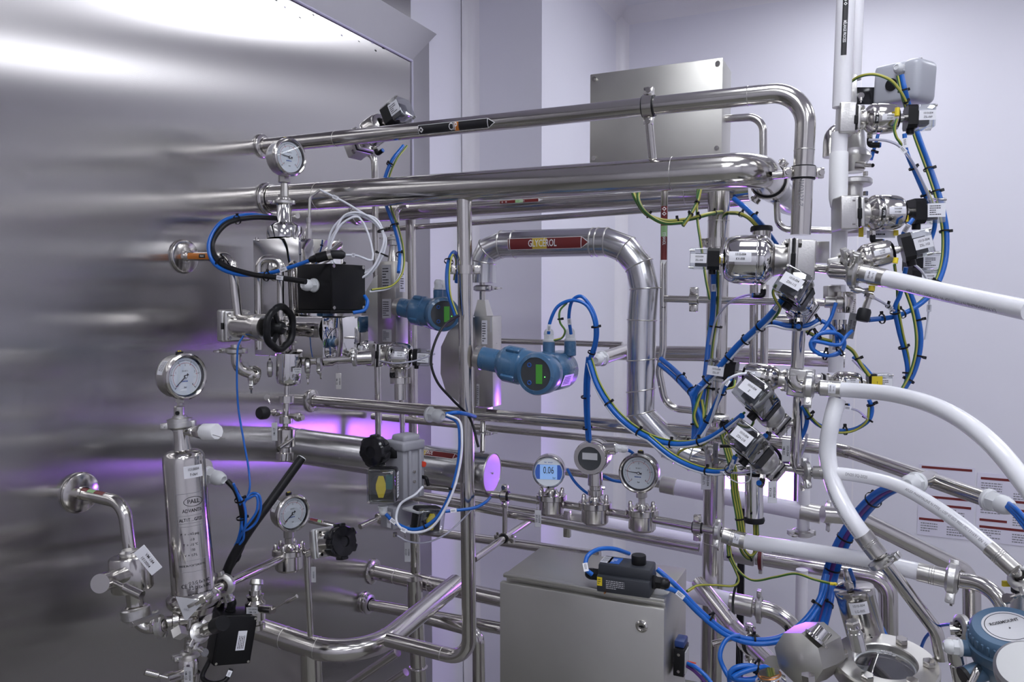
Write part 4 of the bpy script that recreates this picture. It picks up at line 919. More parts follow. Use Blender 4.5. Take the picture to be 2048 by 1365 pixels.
# black conduit from pot to the floor, black box low
bc = solid('black_conduit', MB().tube(smooth([p(604, 916, 1.88), p(548, 994, 1.84), p(490, 1075, 1.80), p(455, 1140, 1.80), p(438, 1230, 1.82), p(436, 1300, 1.84)]), .0105, 16), 'cable_black', 'thick black conduit slanting down from the clad cylinder towards the filter base', 'conduit')
part('end_ferrule', MB().lathe(p(602, 919, 1.88), p(604, 916, 1.88)-p(580, 955, 1.85), [(0, 0), (.011, 0), (.011, .004), (.006, .005), (.006, .002), (0, .002)], 20), 'white_plastic', bc)
bb = thing('junction_box', 'black rectangular junction box low beside the filter base, small white label', 'junction box', p(470, 1345, 1.78))
ba = p(470, 1280, 1.78); bu = (RT*.82+FH*.57).normalized(); bn = bu.cross(ZU).normalized()
if bn.dot(tocam(ba)) < 0: bn = -bn
bz = (ZU*.96+bu*.18).normalized(); bu = perp(bu, bz)
part('box_body', MB().box(ba-bn*.03, bu*.043, bz*.056, bn*.032, .006, 3), 'black_plastic', bb)
part('lid', MB().box(ba+bn*.004, bu*.0415, bz*.0545, bn*.004, .003), 'black_plastic', bb)
for s1 in (-1, 1):
    for s2 in (-1, 1): part('lid_screw', MB().cyl(ba+bu*s1*.036+bz*s2*.049+bn*.007, ba+bu*s1*.036+bz*s2*.049+bn*.0092, .003, 12), 'steel', bb)
plate(bb, ba+bn*.0085+bu*.012, bz, -bu, .044, .020, (), 'label_white', fine=(.036, .015, 4, 8))
gland(bb, ba-bn*.028+bz*.055-bu*.012, bz, .011, .03, 'black_plastic')
wg = thing('cable_gland', 'white cable gland with black cable beside the filter housing', 'cable gland', p(415, 950, 1.78))
gland(wg, p(412, 950, 1.79), p(456, 963, 1.765)-p(412, 950, 1.79), .0185, .054)
part('back_plate', MB().cyl(p(408, 935, 1.80), p(404, 934, 1.81), .02, 24), 'steel', wg)
# lower handwheel valve
hv2 = thing('hand_valve', 'diaphragm valve with black lobed handwheel right of the lower gauge', 'valve', p(655, 1100, 2.0), 'handwheel valves')
a, b = p(650, 1085, 2.0), p(672, 1078, 1.93); ax = (facing(a, 38)+ZU*.22).normalized(); upv = perp(ZU+RT*.12, ax); sdv = ax.cross(upv)
part('valve_body', MB().box(a-ax*.012, ax*.010, upv*.036, sdv*.034, .006, 3), 'steel_cast', hv2)
part('diaphragm', MB().box(a, ax*.002, upv*.037, sdv*.035, .001), 'gland_white', hv2)
part('bonnet_flange', MB().box(a+ax*.007, ax*.005, upv*.036, sdv*.034, .006, 3), 'steel_cast', hv2)
for s1 in (-1, 1):
    for s2 in (-1, 1): hexbolt(hv2, a+ax*.011+upv*s1*.027+sdv*s2*.025, ax, .005, .006)
st(hv2, 'bonnet', a+ax*.01, a+ax*.05, [(0, 25), (.5, 23), (1, 22)], 'steel')
part('handwheel', MB().lathe(a+ax*.044, ax, [(0, 0), (.022, 0), (.036, .004), (.040, .010), (.040, .030), (.037, .036), (.014, .038), (.012, .034), (0, .034)], 12), 'black_gloss', hv2)
lob = a+ax*.064
for k in range(6):
    d = upv*math.cos(k*math.pi/3)+sdv*math.sin(k*math.pi/3); part('wheel_lobe', MB().box(lob+d*.040, d*.005, ax.cross(d)*.010, ax*.014, .003), 'black_gloss', hv2)
part('side_arm', MB().tube([p(720, 1054, 2.06), p(762, 1036, 2.12)], .0075, 16), 'steel', hv2)
part('side_flange', MB().cyl(p(756, 1039, 2.11), p(764, 1035, 2.12), .016, 20, .002), 'steel', hv2)
part('outlet_stub', MB().tube([p(640, 1098, 2.02), p(612, 1108, 2.02)], .0105, 16), 'steel', hv2)
mp = pipe('marker_pipe', 'thin steel pipe with red marker behind the lower gauge', [(618, 1041), (668, 1052)], .0075, D=2.15, group=G1)
sticker(mp, mp.len*.05, mp.len*.55, .004, 'sticker_red', [(.6, .9, 'sticker_green')], None, tip=0, border=False, ang=-.5)
tagplate('hanging_tag', 'grey tag hanging below the seal of the lower gauge', p(627, 1150, 1.97), -ZU, RT, .040, .012, [('1010004', 0, 0, .006)], 'label_grey', chain=(p(625, 1115, 1.97), p(627, 1135, 1.97)))
# ================================================================ centre: flow meters, actuators, boxes, instrument row
def transmitter(name, label, fc, D, deg, R, L, neck, mt='blue_paint'):
    """blue two-piece transmitter head: display drum, side neck, two conduit entries. neck=(px,py,D) of the sensor connection"""
    c = p(fc[0], fc[1], D); n = facing(c, deg); t = thing(name, label, 'transmitter', c-ZU*R-n*L*.5, 'blue flow transmitters')
    up = perp(ZU, n); rt = up.cross(n)
    part('drum', MB().lathe(c-n*L, n, [(0, 0), (R*.9, 0), (R*.98, L*.04), (R*.98, L*.55), (R*.9, L*.6), (R*.9, L*.64), (R*.97, L*.66), (R*1.03, L*.70), (R*1.03, L*.93), (R*.97, L*.985), (R*.80, L), (R*.78, L*.97), (0, L*.97)], 48), mt, t)
    fa = c-n*L*.025
    dp = part('display_glass', MB().lathe(fa, n, [(0, 0), (R*.79, 0)], 40), 'screen_grey', t)
    part('display_ring', MB().ring(fa, n, R*.80, R*.02, 40, 6), 'rubber', dp)
    part('screen', MB().box(fa+n*.0008+rt*R*.18, rt*R*.17, up*R*.46, n*.0006, .0005, 1), 'screen_green', dp)
    part('button_ring', MB().ring(fa+n*.001-rt*R*.33+up*R*.42, n, R*.09, R*.025, 20, 6), 'ink_blue', dp); part('button_ring', MB().ring(fa+n*.001-rt*R*.33-up*R*.42, n, R*.09, R*.025, 20, 6), 'ink_blue', dp)
    part('status_light', MB().sphere(fa+n*.001+rt*R*.48-up*R*.12, R*.025), 'led_green', dp)
    q = p(*neck); ax = (c-n*L*.45-q); nl = ax.length; ax = ax/nl
    part('side_neck', MB().lathe(q, ax, [(0, 0), (R*.55, 0), (R*.58, nl*.04), (R*.58, nl*.28), (R*.8, nl*.34), (R*.92, nl*.40), (R*.92, nl*.62), (R*.86, nl*.64), (R*.86, nl)], 40), mt, t)
    part('neck_ring', MB().lathe(q-ax*.012, ax, [(0, 0), (R*.58, 0), (R*.58, .010), (R*.62, .011), (R*.62, .016), (0, .016)], 32), 'steel_satin', t)
    for a in (.6, 2.2, 3.9, 5.3):
        d = perp(ZU, ax)*math.cos(a)+ax.cross(perp(ZU, ax))*math.sin(a); part('lug', MB().box(q+ax*nl*.52+d*R*.96, ax*nl*.10, d*R*.10, ax.cross(d)*R*.14, .003), mt, t)
    for k, off in enumerate((.50, .90)):
        b0 = c-n*L*off+up*R*.72+(V((0, 0, 0)) if k == 0 else rt*R*.60)
        en = part('conduit_entry', MB().cyl(b0, b0+ZU*R*.75, R*.30, 24, .002), mt, t)
        gland(en, b0+ZU*R*.75, ZU, R*.27, R*.62)
    pl = c-n*L*.35+(rt*.94+tocam(c)*.55-up*.35).normalized()*R
    return t, c, n, up, rt
tf = transmitter('flow_transmitter', 'blue transmitter head with round display, in front of the clad riser', (1070, 749), 1.86, -26, .0505, .155, (962, 716, 1.99))
tt, tc_, tn_, tu_, tr_ = tf
q = tc_-tn_*.085; nn = (perp(tocam(q), tn_)*.9-tu_*.55).normalized()
plate(tt, q+nn*.0502, -tn_, nn.cross(-tn_), .055, .030, (), 'label_white', fine=(.045, .022, 5, 3), t=.0012)
tr2 = transmitter('flow_transmitter', 'darker blue transmitter head half hidden behind the tall front pole', (888, 629), 2.12, 14, .046, .13, (800, 615, 2.22))
# front meter body
fm = thing('flow_meter', 'front flow meter: flat steel casing hanging below clad pipe, blue head beside it', 'flow meter', at(966, 870, Y=1.93), 'steel flow meters')
ca, cb = at(950, 632, Y=1.93), at(987, 815, Y=1.93)
part('meter_column', MB().box(V(((ca.x+cb.x)/2, 1.955, (ca.z+cb.z)/2)), XU*(cb.x-ca.x)/2, YU*.028, ZU*(ca.z-cb.z)/2, .003), 'steel_satin', fm)
hull = [at(x, y, Y=1.935) for x, y in ((952, 634), (926, 640), (896, 664), (882, 694), (881, 748), (892, 785), (925, 812), (952, 815))]
mb = MB(); k = len(hull); mb.add(hull+[q+YU*.05 for q in hull], [tuple(range(k-1, -1, -1)), tuple(range(k, 2*k))]+[(i, (i+1) % k, k+(i+1) % k, k+i) for i in range(k)]); part('curved_casing', mb, 'steel_satin', fm, ang=50)
for y0, y1, w0, w1 in ((600, 633, 8, 15), (815, 842, 15, 9)):
    q0, q1 = at(966, y0, Y=1.955), at(967, y1, Y=1.955); kk = depth(q0)/FPX
    mb = MB(); vs = [q0+XU*s*w0*kk+YU*e*w0*kk for s, e in ((-1, -1), (1, -1), (1, 1), (-1, 1))]+[q1+XU*s*w1*kk+YU*e*w1*kk for s, e in ((-1, -1), (1, -1), (1, 1), (-1, 1))]
    mb.add(vs, [(0, 1, 2, 3), (7, 6, 5, 4)]+[(i, 4+i, 4+(i+1) % 4, (i+1) % 4) for i in range(4)]); part('tapered_neck', mb, 'steel_satin', fm)
part('lower_spigot', MB().tube([at(966, 838, Y=1.955), at(965, 905, Y=1.9)], .0075, 16), 'steel', fm)
part('upper_spigot', MB().tube([at(965, 605, Y=1.955), at(965, 560, Y=1.955)], .0085, 16), 'steel', fm)
triclamp(fm, at(966, 577, Y=1.955), ZU, .017, lug=V((1, -.5, .1)), wide=.011); triclamp(fm, at(965, 866, Y=1.94), ZU, .012, lug=V((1, -.4, .1)), s=.8)
plate(fm, at(969, 665, Y=1.9262), XU, ZU, .017, .066, (), 'label_white', fine=(.013, .055, 8, 3)); plate(fm, at(982, 650, Y=1.9262), XU, ZU, .005, .04, (), 'label_grey')
plate(fm, at(956, 790, Y=1.9262), XU, ZU, .008, .06, (), 'label_grey', fine=(.006, .05, 9, 3))
# rear meter body
rm = thing('flow_meter', 'rear flow meter: upright steel casing with rating plates beside the rear blue head', 'flow meter', p(790, 690, 2.25), 'steel flow meters')
mo, ma, mer, mel, mh = obox(rm, 'meter_column', (791, 522), 690, 2.2, .075, .05, 'steel_satin', .003)
nn = mel.cross(ZU); nn = nn if nn.dot(tocam(ma)) > 0 else -nn; nr = mer.cross(ZU); nr = nr if nr.dot(tocam(ma)) > 0 else -nr
for z_, h_, s_ in ((.045, .07, 4), (.135, .055, 5), (.212, .035, 6)): plate(rm, ma+mel*.036-ZU*z_+nn*.0003, mel*-1, ZU, .036, h_, (), 'label_grey', fine=(.03, h_*.8, 7, s_))
plate(rm, ma+mer*.026-ZU*.05+nr*.0003, mer, ZU, .022, .075, (), 'label_white', fine=(.016, .06, 9, 7))
hull = [p(x, y, 2.27) for x, y in ((770, 540), (748, 555), (728, 590), (722, 640), (735, 680), (770, 690))]
k = len(hull); mb = MB().add(hull+[q+FH*.05 for q in hull], [tuple(range(k-1, -1, -1)), tuple(range(k, 2*k))]+[(i, (i+1) % k, k+(i+1) % k, k+i) for i in range(k)]); part('curved_casing', mb, 'steel_satin', rm, ang=50)
st(rm, 'upper_spigot', p(788, 470, 2.24), p(787, 524, 2.24), [(0, 8), (.2, 8), (.22, 13), (.4, 13), (.42, 9), (.6, 9), (1, 12)], 'steel', 16)
triclamp(rm, p(787, 478, 2.24), ZU, .013, lug=V((-1, -.3, 0)), s=.8); 
v11 = valve('pneumatic_valve', 'polished round actuator valve left of the front meter, below the rear blue head', p(752, 710, 2.12), p(862, 716, 2.10), .037, ('1010-004', 'KV-028'), (), sw=.022, bell_m='steel_polished', fr=(.03, .07, .12, .22, .66, .70, .78))
st(v11, 'lower_spigot', p(800, 735, 2.12), p(801, 800, 2.12), [(0, 16), (.2, 12), (.3, 12), (.32, 20), (.5, 20), (.52, 12), (1, 12)], 'steel')
# quarter-turn actuator with position box, on the clad cylinder
qa = thing('rotary_actuator', 'grey rotary actuator with black knob and clear position box, yellow pointer inside', 'actuator', p(800, 1000, 1.9), 'actuators on the clad cylinder')
ao, aa, aer, ael, ah = obox(qa, 'actuator_body', (806, 900), 1004, 1.92, .07, .070, 'grey_paint', .004, 40)
an = aer.cross(ZU); an = an if an.dot(tocam(aa)) > 0 else -an
for x_ in (.018, .052): part('rib', MB().box(aa+aer*x_-ZU*ah*.5+an*.003, aer*.004, an*.004, ZU*ah*.46, .002), 'grey_paint', qa)
mb = MB().box(aa+aer*.032+ael*.03+ZU*.006, aer*.037, ael*.037, ZU*.012, .006, 3).box(aa+aer*.035+ael*.03+ZU*.022, aer*.028, ael*.026, ZU*.010, .008, 3); part('top_cover', mb, 'grey_paint', qa)
for x_, z_ in ((.062, .045),): part('red_button', MB().cyl(aa+aer*x_-ZU*z_, aa+aer*x_-ZU*z_+an*.008, .007, 16), 'red', qa)
part('air_fitting', MB().tube(fillet([aa+aer*.062-ZU*.078, aa+aer*.062-ZU*.078+an*.016, aa+aer*.066-ZU*.098+an*.018], .006), .0045, 12), 'black_plastic', qa)
for z_ in (.06, .085): hexbolt(qa, aa+aer*.034-ZU*z_, an, .004, .005)
def posbox(t, c, n, up, hx, hz, dep, pointer='yellow', grn=True):
    n = n.normalized(); up = perp(up, n); s = up.cross(n)
    part('position_box', MB().box(c-n*dep*.3, s*hx, up*hz, n*dep*.3, .006, 3), 'black_plastic', t)
    cv = part('clear_cover', MB().box(c+n*dep*.2, s*hx, up*hz, n*dep*.2, .008, 3), 'clear_plastic', t)
    part('cover_bolt', MB().cyl(c+n*dep*.3+s*hx*.8+up*hz*.85, c+n*dep*.44+s*hx*.8+up*hz*.85, .003, 10), 'steel', cv)
    part('cover_bolt', MB().cyl(c+n*dep*.3-s*hx*.8-up*hz*.85, c+n*dep*.44-s*hx*.8-up*hz*.85, .003, 10), 'steel', cv)
    part('inner_disc', MB().cyl(c+n*.0005, c+n*.003, min(hx, hz)*.78, 28), 'dark_inside', cv)
    part('pointer', MB().cyl(c+n*.003, c+n*dep*.2, hx*.28, 16).prism([(-hx*.16, -hz*.62), (hx*.16, -hz*.62), (hx*.34, -hz*.15), (hx*.34, hz*.15), (hx*.16, hz*.62), (-hx*.16, hz*.62), (-hx*.34, hz*.15), (-hx*.34, -hz*.15)], c+n*dep*.2, s, up, n, .004), pointer, cv)
    if grn: part('terminal_block', MB().box(c+n*.006+s*hx*.55+up*hz*.25, s*hx*.22, up*hz*.4, n*.006, .001), 'teal', cv)
pc = p(764, 972, 1.84); pn = facing(pc, -12); posbox(qa, pc, pn, ZU, .034, .041, .05)
plate(qa, pc+pn*-.015+(ZU.cross(pn))*.0345, -pn, ZU, .022, .06, (), 'label_white', fine=(.016, .05, 8, 5))
gland(qa, p(766, 1012, 1.86), -ZU, .011, .022)
kc = p(760, 900, 1.94); kn = facing(kc, -38)
part('hand_knob', MB().lathe(kc-kn*.01, kn, [(0, 0), (.02, 0), (.024, .012), (.036, .014), (.038, .018), (.038, .042), (.034, .046), (.015, .048), (.013, .043), (0, .043)], 14), 'black_gloss', qa)
for k in range(7):
    u = perp(ZU, kn); s = kn.cross(u); d = u*math.cos(k*2*math.pi/7)+s*math.sin(k*2*math.pi/7); part('knob_lobe', MB().box(kc+kn*.02+d*.037, d*.004, kn.cross(d)*.008, kn*.012, .003), 'black_gloss', qa)
part('knob_arm', MB().box(p(785, 905, 1.95), RT*.022, UP*.014, FH*.014, .004), 'black_plastic', qa)
qb = thing('rotary_actuator', 'second actuator lying lower, grey body and clear box turned to the right', 'actuator', p(820, 1080, 1.95), 'actuators on the clad cylinder')
bo_, ba_, ber, bel, bh_ = obox(qb, 'actuator_body', (786, 1018), 1062, 1.93, .05, .085, 'grey_paint', .004, 40)
pc = p(858, 1042, 1.92); pn = facing(pc, 26); posbox(qb, pc, pn, ZU*.97+RT*.15, .034, .032, .055, 'yellow', False)
part('box_top', MB().box(p(838, 1018, 1.94), ber*.03, bel*.03, ZU*.003, .002), 'label_grey', qb)
plate(qb, p(778, 1040, 1.925), -ZU, bel*-1, .04, .014, (), 'label_white', fine=(.03, .01, 3, 5))
hexbolt(qb, p(790, 1066, 1.93), -ZU, .006, .010)
tagplate('hanging_tag', 'grey tag hanging under the second actuator', p(815, 1105, 1.96), -ZU, RT, .05, .015, [('1010004', 0, .003, .006), ('KV-029', 0, -.004, .006)], 'label_grey', chain=(p(808, 1068, 1.96), p(813, 1084, 1.96)))
gl_ = thing('cable_gland', 'white cable gland on the straight middle pipe left of front pole', 'cable gland', at(868, 830, Y=1.91)); gland(gl_, at(858, 829, Y=1.93), V((1, -.25, -.05)), .021, .055)
# instrument row
dg = thing('digital_gauge', 'round digital pressure gauge with blue lit screen reading 0.06', 'gauge', p(1103, 1030, 1.98), 'instruments on the slim pipe')
c = p(1097, 946, 1.95); n = facing(c, -4); up = perp(ZU, n); rt = up.cross(n); R = .0415
part('case', MB().lathe(c-n*.05, n, [(0, 0), (R*.75, 0), (R*.98, .008), (R, .014), (R, .04), (R*.98, .047), (R*.92, .05), (R*.86, .047), (0, .047)], 40), 'steel', dg)
part('face', MB().lathe(c-n*.0028, n, [(0, 0), (R*.85, 0)], 40), 'dial', dg)
sv = MB(); m_ = 14; vs = []; 
for k in range(25):
    a = math.pi*(-.155)+math.pi*1.31*0; 
pts_ = [(R*.82*math.cos(a), R*.82*math.sin(a)) for a in [math.radians(x) for x in list(range(-32, 37, 6))+list(range(144, 213, 6))]]
sv.add([c-n*.0024+rt*x+up*y for x, y in pts_], [tuple(range(len(pts_)))]); lc = part('screen_frame', sv, 'screen_blue', dg)
part('screen', MB().box(c-n*.0022+up*R*.02, rt*R*.52, up*R*.44, n*.0003, 0), 'screen_light', lc)
lettering(lc, c-n*.0012, rt, up, [('0.06', 0, R*.12, R*.62, .62, .0), ('bar', R*.34, -R*.32, R*.2, .7, .0)], 'ink')
lettering(dg, c-n*.0020, rt, up, [('bar  sensor', 0, R*.62, R*.13)], 'ink_blue', 'maker_print')
part('rim_notch', MB().box(c-n*.001-up*R*.9, rt*R*.05, up*R*.06, n*.002, 0), 'black_plastic', dg)
st(dg, 'stem', p(1102, 976, 1.98), p(1103, 992, 1.98), [(0, 8), (1, 8)], 'steel_satin'); seal(dg, (1103, 994), 1.98, .92)
th = thing('steel_transmitter', 'polished steel transmitter with grey display and white gland, between two gauges', 'transmitter', p(1190, 1048, 1.95), 'instruments on the slim pipe')
c = p(1179, 918, 1.90); n = facing(c, -14); up = perp(ZU, n); rt = up.cross(n); R = .0415
part('head', MB().lathe(c-n*.085, n, [(0, 0), (R*.8, 0), (R*.98, .012), (R, .03), (R*.95, .045), (R*.95, .05), (R*1.0, .055), (R*1.0, .078), (R*.93, .085), (R*.70, .085), (R*.68, .08), (0, .08)], 44), 'steel', th)
part('display', MB().lathe(c-n*.004, n, [(0, 0), (R*.69, 0)], 36), 'screen_grey', th)
part('screen', MB().box(c-n*.003+up*R*.12, rt*R*.45, up*R*.2, n*.0005, 0), 'label_grey', th)
b0 = c-n*.035; part('gland_boss', MB().cyl(b0+rt*R*.6+up*R*.5, b0+rt*R*1.4+up*R*.55, R*.36, 24, .002), 'steel', th)
gland(th, b0+rt*R*1.38+up*R*.55, rt, .0105, .03)
st(th, 'stem', p(1190, 945, 1.94), p(1191, 1002, 1.94), [(0, 14), (.45, 15), (.48, 12), (.6, 12), (.62, 15), (.8, 15), (.83, 11), (1, 11)], 'steel')
hexbolt(th, p(1203, 977, 1.92), RT, .004, .008, name='vent_screw'); seal(th, (1190, 1010), 1.94)
g3, n3, u3, r3 = gauge('pressure_gauge', 'pressure gauge at the right end of the instrument row, needle pointing left', p(1276, 948, 1.90), facing(p(1276, 948, 1.90), -14), .0485, .050, .19, sidelabel=False)
st(g3, 'stem', p(1283, 985, 1.92), p(1284, 1015, 1.92), [(0, 11), (.35, 11), (.4, 7), (.9, 7), (1, 9)], 'steel_satin', 8); seal(g3, (1284, 1024), 1.92)
tagplate('hanging_tag', 'dark tag hanging below the digital gauge', p(1076, 1038, 1.95), -ZU, RT, .042, .016, [('1010004', 0, .003, .007), ('PIT-032', 0, -.004, .007)], 'label_grey', chain=(p(1073, 1005, 1.95), p(1074, 1020, 1.95)))
q = at(1395, 1056, Y=1.85); collar(P8.obj, q, XU, .0098, wide=.009); triclamp(P8.obj, at(1435, 1064, Y=1.85), XU, .0135, lug=-ZU+V((0, -.5, 0)), wide=.011)
# lower steel cabinet
zt = CAM.z-.572; cx0, cx1, cy0, cy1 = .898, 1.248, 1.45, 1.66
cb = thing('control_cabinet', 'brushed steel cabinet at the bottom centre with round door lock', 'cabinet', V(((cx0+cx1)/2, (cy0+cy1)/2, 0)))
zb = zt-.62
part('cabinet_body', MB().box(V(((cx0+cx1)/2, (cy0+cy1)/2+.012, (zt+zb)/2)), XU*((cx1-cx0)/2-.004), YU*((cy1-cy0)/2-.012), ZU*(zt-zb)/2, .003), 'steel_box', cb)
part('cabinet_door', MB().box(V(((cx0+cx1)/2, cy0+.008, (zt+zb)/2-.006)), XU*(cx1-cx0)/2, YU*.008, ZU*((zt-zb)/2-.008), .003), 'steel_box', cb)
part('rain_lip', MB().box(V(((cx0+cx1)/2, cy0+.018, zt-.003)), XU*((cx1-cx0)/2-.003), YU*.008, ZU*.004, .002), 'steel_box', cb)
part('pedestal', MB().box(V(((cx0+cx1)/2, (cy0+cy1)/2+.01, zb/2)), XU*.05, YU*.05, ZU*zb/2, .003), 'steel_satin', cb)
lk = at(1284, 1253, Y=cy0); lo = part('door_lock', MB().lathe(lk, -YU, [(0, 0), (.012, 0), (.012, .003), (.009, .006), (.007, .006), (.0065, .003), (0, .003)], 28), 'steel', cb)
part('keyhole', MB().cyl(lk-YU*.003, lk-YU*.0045, .0035, 3).box(lk-YU*.004, XU*.005, YU*.0006, ZU*.0012, 0), 'black_plastic', lo)
tb = thing('terminal_block', 'black terminal block with screws on the right side of the steel cabinet', 'terminal', V((cx1+.01, 1.55, zt-.19)))
tc0 = at(1362, 1318, X=cx1+.012); part('block_body', MB().box(tc0, XU*.011, YU*.022, ZU*.028, .002), 'black_plastic', tb)
part('cover_plate', MB().box(tc0+YU*-.003+XU*.0125, XU*.0012, YU*.015, ZU*.022, 0), 'label_grey', tb)
for z_ in (-.017, .017): part('screw', MB().cyl(tc0-YU*.022+ZU*z_, tc0-YU*.0235+ZU*z_, .003, 12), 'steel', tb)
part('blue_cap', MB().box(tc0+ZU*.036, XU*.010, YU*.018, ZU*.007, .003), 'navy', tb)
part('red_wire_end', MB().tube([tc0+XU*.013-ZU*.003, tc0+XU*.03-ZU*.004], .0015, 8), 'red', tb)
# black push-button box standing on the cabinet
Zt = zt+.001; A0, A1 = at(1193, 1184, Z=Zt), at(1299, 1199, Z=Zt)
cpb = thing('push_button_box', 'dark grey push button box with round black button on the steel cabinet', 'button box', (A0+A1)/2)
ux = (A1-A0).normalized(); uy = perp(YU, ux); wd = (A1-A0).length; hh = .053
part('box_body', MB().box((A0+A1)/2+uy*.034+ZU*hh*.31, ux*wd/2, uy*.034, ZU*hh*.31, .003), 'grey_dark', cpb)
part('box_lid', MB().box((A0+A1)/2+uy*.036+ZU*hh*.78, ux*wd*.495, uy*.028, ZU*hh*.24, .004), 'grey_dark', cpb)
ztop = (A0+A1)/2+uy*.036+ZU*(hh*1.02)
part('push_button', MB().lathe(ztop+ux*wd*.22, ZU, [(0, -.001), (.0135, -.001), (.0145, .001), (.0145, .016), (.0135, .018), (0, .018)], 32), 'black_plastic', cpb)
plate(cpb, ztop-ux*wd*.39, ux, uy, .020, .036, (), 'label_white', fine=(.016, .03, 5, 3)); plate(cpb, ztop-ux*wd*.23, ux, uy, .024, .036, (), 'ink_blue', 'label_white', fine=(.014, .02, 3, 4))
f0 = (A0+A1)/2+ZU*hh*.33-uy*.0002
plate(cpb, f0-ux*wd*.44+ZU*.004, ux, ZU, .010, .017, (), 'yellow', fine=(.007, .012, 3, 4))
mb = MB().flat(scribble(.046, .018, 5, 9), on_plane(f0-ux*wd*.1-uy*.0004, ux, ZU)); part('fine_print', mb, 'label_grey', cpb)
for s_, q in ((1, A1+uy*.034+ZU*.022), (-1, A0+uy*.034+ZU*.022)):
    gland(cpb, q, ux*s_, .0125, .032, 'black_plastic')
part('earth_stud', MB().cyl(f0-ux*wd*.33-ZU*.016, f0-ux*wd*.33-ZU*.016-uy*.006, .002, 8), 'copper', cpb)
# upper steel enclosure
e0, e1 = at(1180, 151, Y=2.3), at(1446, 112, Y=2.3); zt2 = (e0.z+e1.z)/2; zb2 = at(1181, 328, Y=2.3).z
ub = thing('junction_enclosure', 'square steel enclosure with corner screws, behind the CIP pipe', 'enclosure', V(((e0.x+e1.x)/2, 2.37, zb2)))
part('enclosure_body', MB().box(V(((e0.x+e1.x)/2+.002, 2.376, (zt2+zb2)/2)), XU*((e1.x-e0.x)/2-.002), YU*.068, ZU*((zt2-zb2)/2-.002), .003), 'steel_box', ub)
part('enclosure_lid', MB().box(V(((e0.x+e1.x)/2, 2.304, (zt2+zb2)/2)), XU*(e1.x-e0.x)/2, YU*.004, ZU*(zt2-zb2)/2, .003), 'steel_box', ub)
for x_ in (e0.x+.014, e1.x-.014):
    for z_ in (zt2-.016, zb2+.016): part('lid_screw', MB().cyl(V((x_, 2.300, z_)), V((x_, 2.296, z_)), .007, 16).cyl(V((x_, 2.296, z_)), V((x_, 2.2945, z_)), .004, 6), 'steel', ub)
# tilted valve behind the CIP pipe
valve('pneumatic_valve', 'tilted actuator valve with clear switch box behind the CIP pipe at left', p(712, 292, 2.22), p(812, 213, 2.12), .040, (), (), sw=.030, fr=(.04, .10, .16, .22, .60, .68, .82))
# ================================================================ right: valve cluster, hoses, vessel, lamp
valve('pneumatic_valve', 'uppermost actuator valve on the white pipe, switch box labelled ZSL-069', p(1691, 240, 1.70), p(1866, 235, 1.66), .0325, ('1010-004', 'KV-069'), ('1010-004', 'ZSL-069'), sw=.024, ptfe=True, block=(.017, .033))
valve('pneumatic_valve', 'large actuator valve KV-006 on white pipe, with black backed clear switch box', p(1690, 428, 1.68), p(1880, 423, 1.67), .0385, ('1010-004', 'KV-006'), (), sw=.026, ptfe=True, block=(.020, .036))
valve('pneumatic_valve', 'tilted actuator valve KV-103 above the topmost white hose, switch box ZSL-103', p(1676, 529, 1.62), p(1862, 483, 1.56), .0265, ('1010-004', 'KV-103'), ('1010-004', 'ZSL-103'), sw=.027, block=(.02, .016))
valve('pneumatic_valve', 'biggest actuator valve KV-008 pointing left from CIP drop pipe, switch box ZSL-008', p(1603, 522, 1.645), p(1380, 518, 1.70), .0535, ('1010-004', 'KV-008'), ('1010-004', 'ZSL-008'), sw=.0225, block=(.024, .042), fr=(.05, .085, .125, .24, .70, .73, .84), bell_m='steel_polished')
valve('pneumatic_valve', 'valve with tilted clear switch box ZSH-115 facing the viewer', p(1606, 622, 1.68), p(1584, 563, 1.49), .030, ('1010', '004'), ('1010-004', 'ZSH-115'), end_label=True, sw=.027, roll=-30, block=(.012, .028), fr=(.02, .07, .13, .18, .50, .55, .72), bell_m='steel_polished')
valve('pneumatic_valve', 'actuator valve KV-07 pointing left below the horizontal pipe, above the white faced box', p(1602, 765, 1.655), p(1418, 738, 1.74), .0285, ('1010-004', 'KV-07'), ('1010-004', 'ZSL-07'), sw=.024, block=(.024, .030))
valve('pneumatic_valve', 'valve with white faced tilted switch box above the ZSH-218 box', p(1556, 848, 1.68), p(1500, 778, 1.50), .0285, (), ('1010-004', 'Z'), end_label=True, sw=.027, roll=-32, block=(.022, .022), fr=(.04, .10, .17, .22, .50, .54, .62), bell_m='steel_cast')
valve('pneumatic_valve', 'lowest valve of cluster with tilted clear switch box ZSH-218', p(1545, 940, 1.68), p(1484, 873, 1.49), .0285, (), ('1010-004', 'ZSH-218'), end_label=True, sw=.027, roll=-32, block=(.02, .022), fr=(.04, .10, .17, .22, .50, .54, .70), bell_m='steel_cast')
v9 = valve('pneumatic_valve', 'actuator valve with yellow warning label on its box, above the second white hose', p(1632, 768, 1.70), p(1782, 766, 1.66), .026, ('1010-004', 'KV-017'), (), sw=.020, block=(.014, .02))
q = p(1754, 764, 1.63); plate(v9, q, RT, ZU, .022, .023, [('!', 0, -.003, .010)], 'yellow', t=.001)
sw_ = thing('switch_box', 'clear switch box partly hidden behind the topmost white hose', 'switch box', p(1850, 545, 1.70)); sensor_box(sw_, p(1815, 556, 1.70), RT, ZU, .020, .055, ('1010-004', 'ZSL-006'))
sw2 = thing('switch_box', 'clear switch box behind the ZSL-103 box at the right edge of the cluster', 'switch box', p(1850, 520, 1.76)); sensor_box(sw2, p(1815, 525, 1.78), RT, ZU, .024, .062)
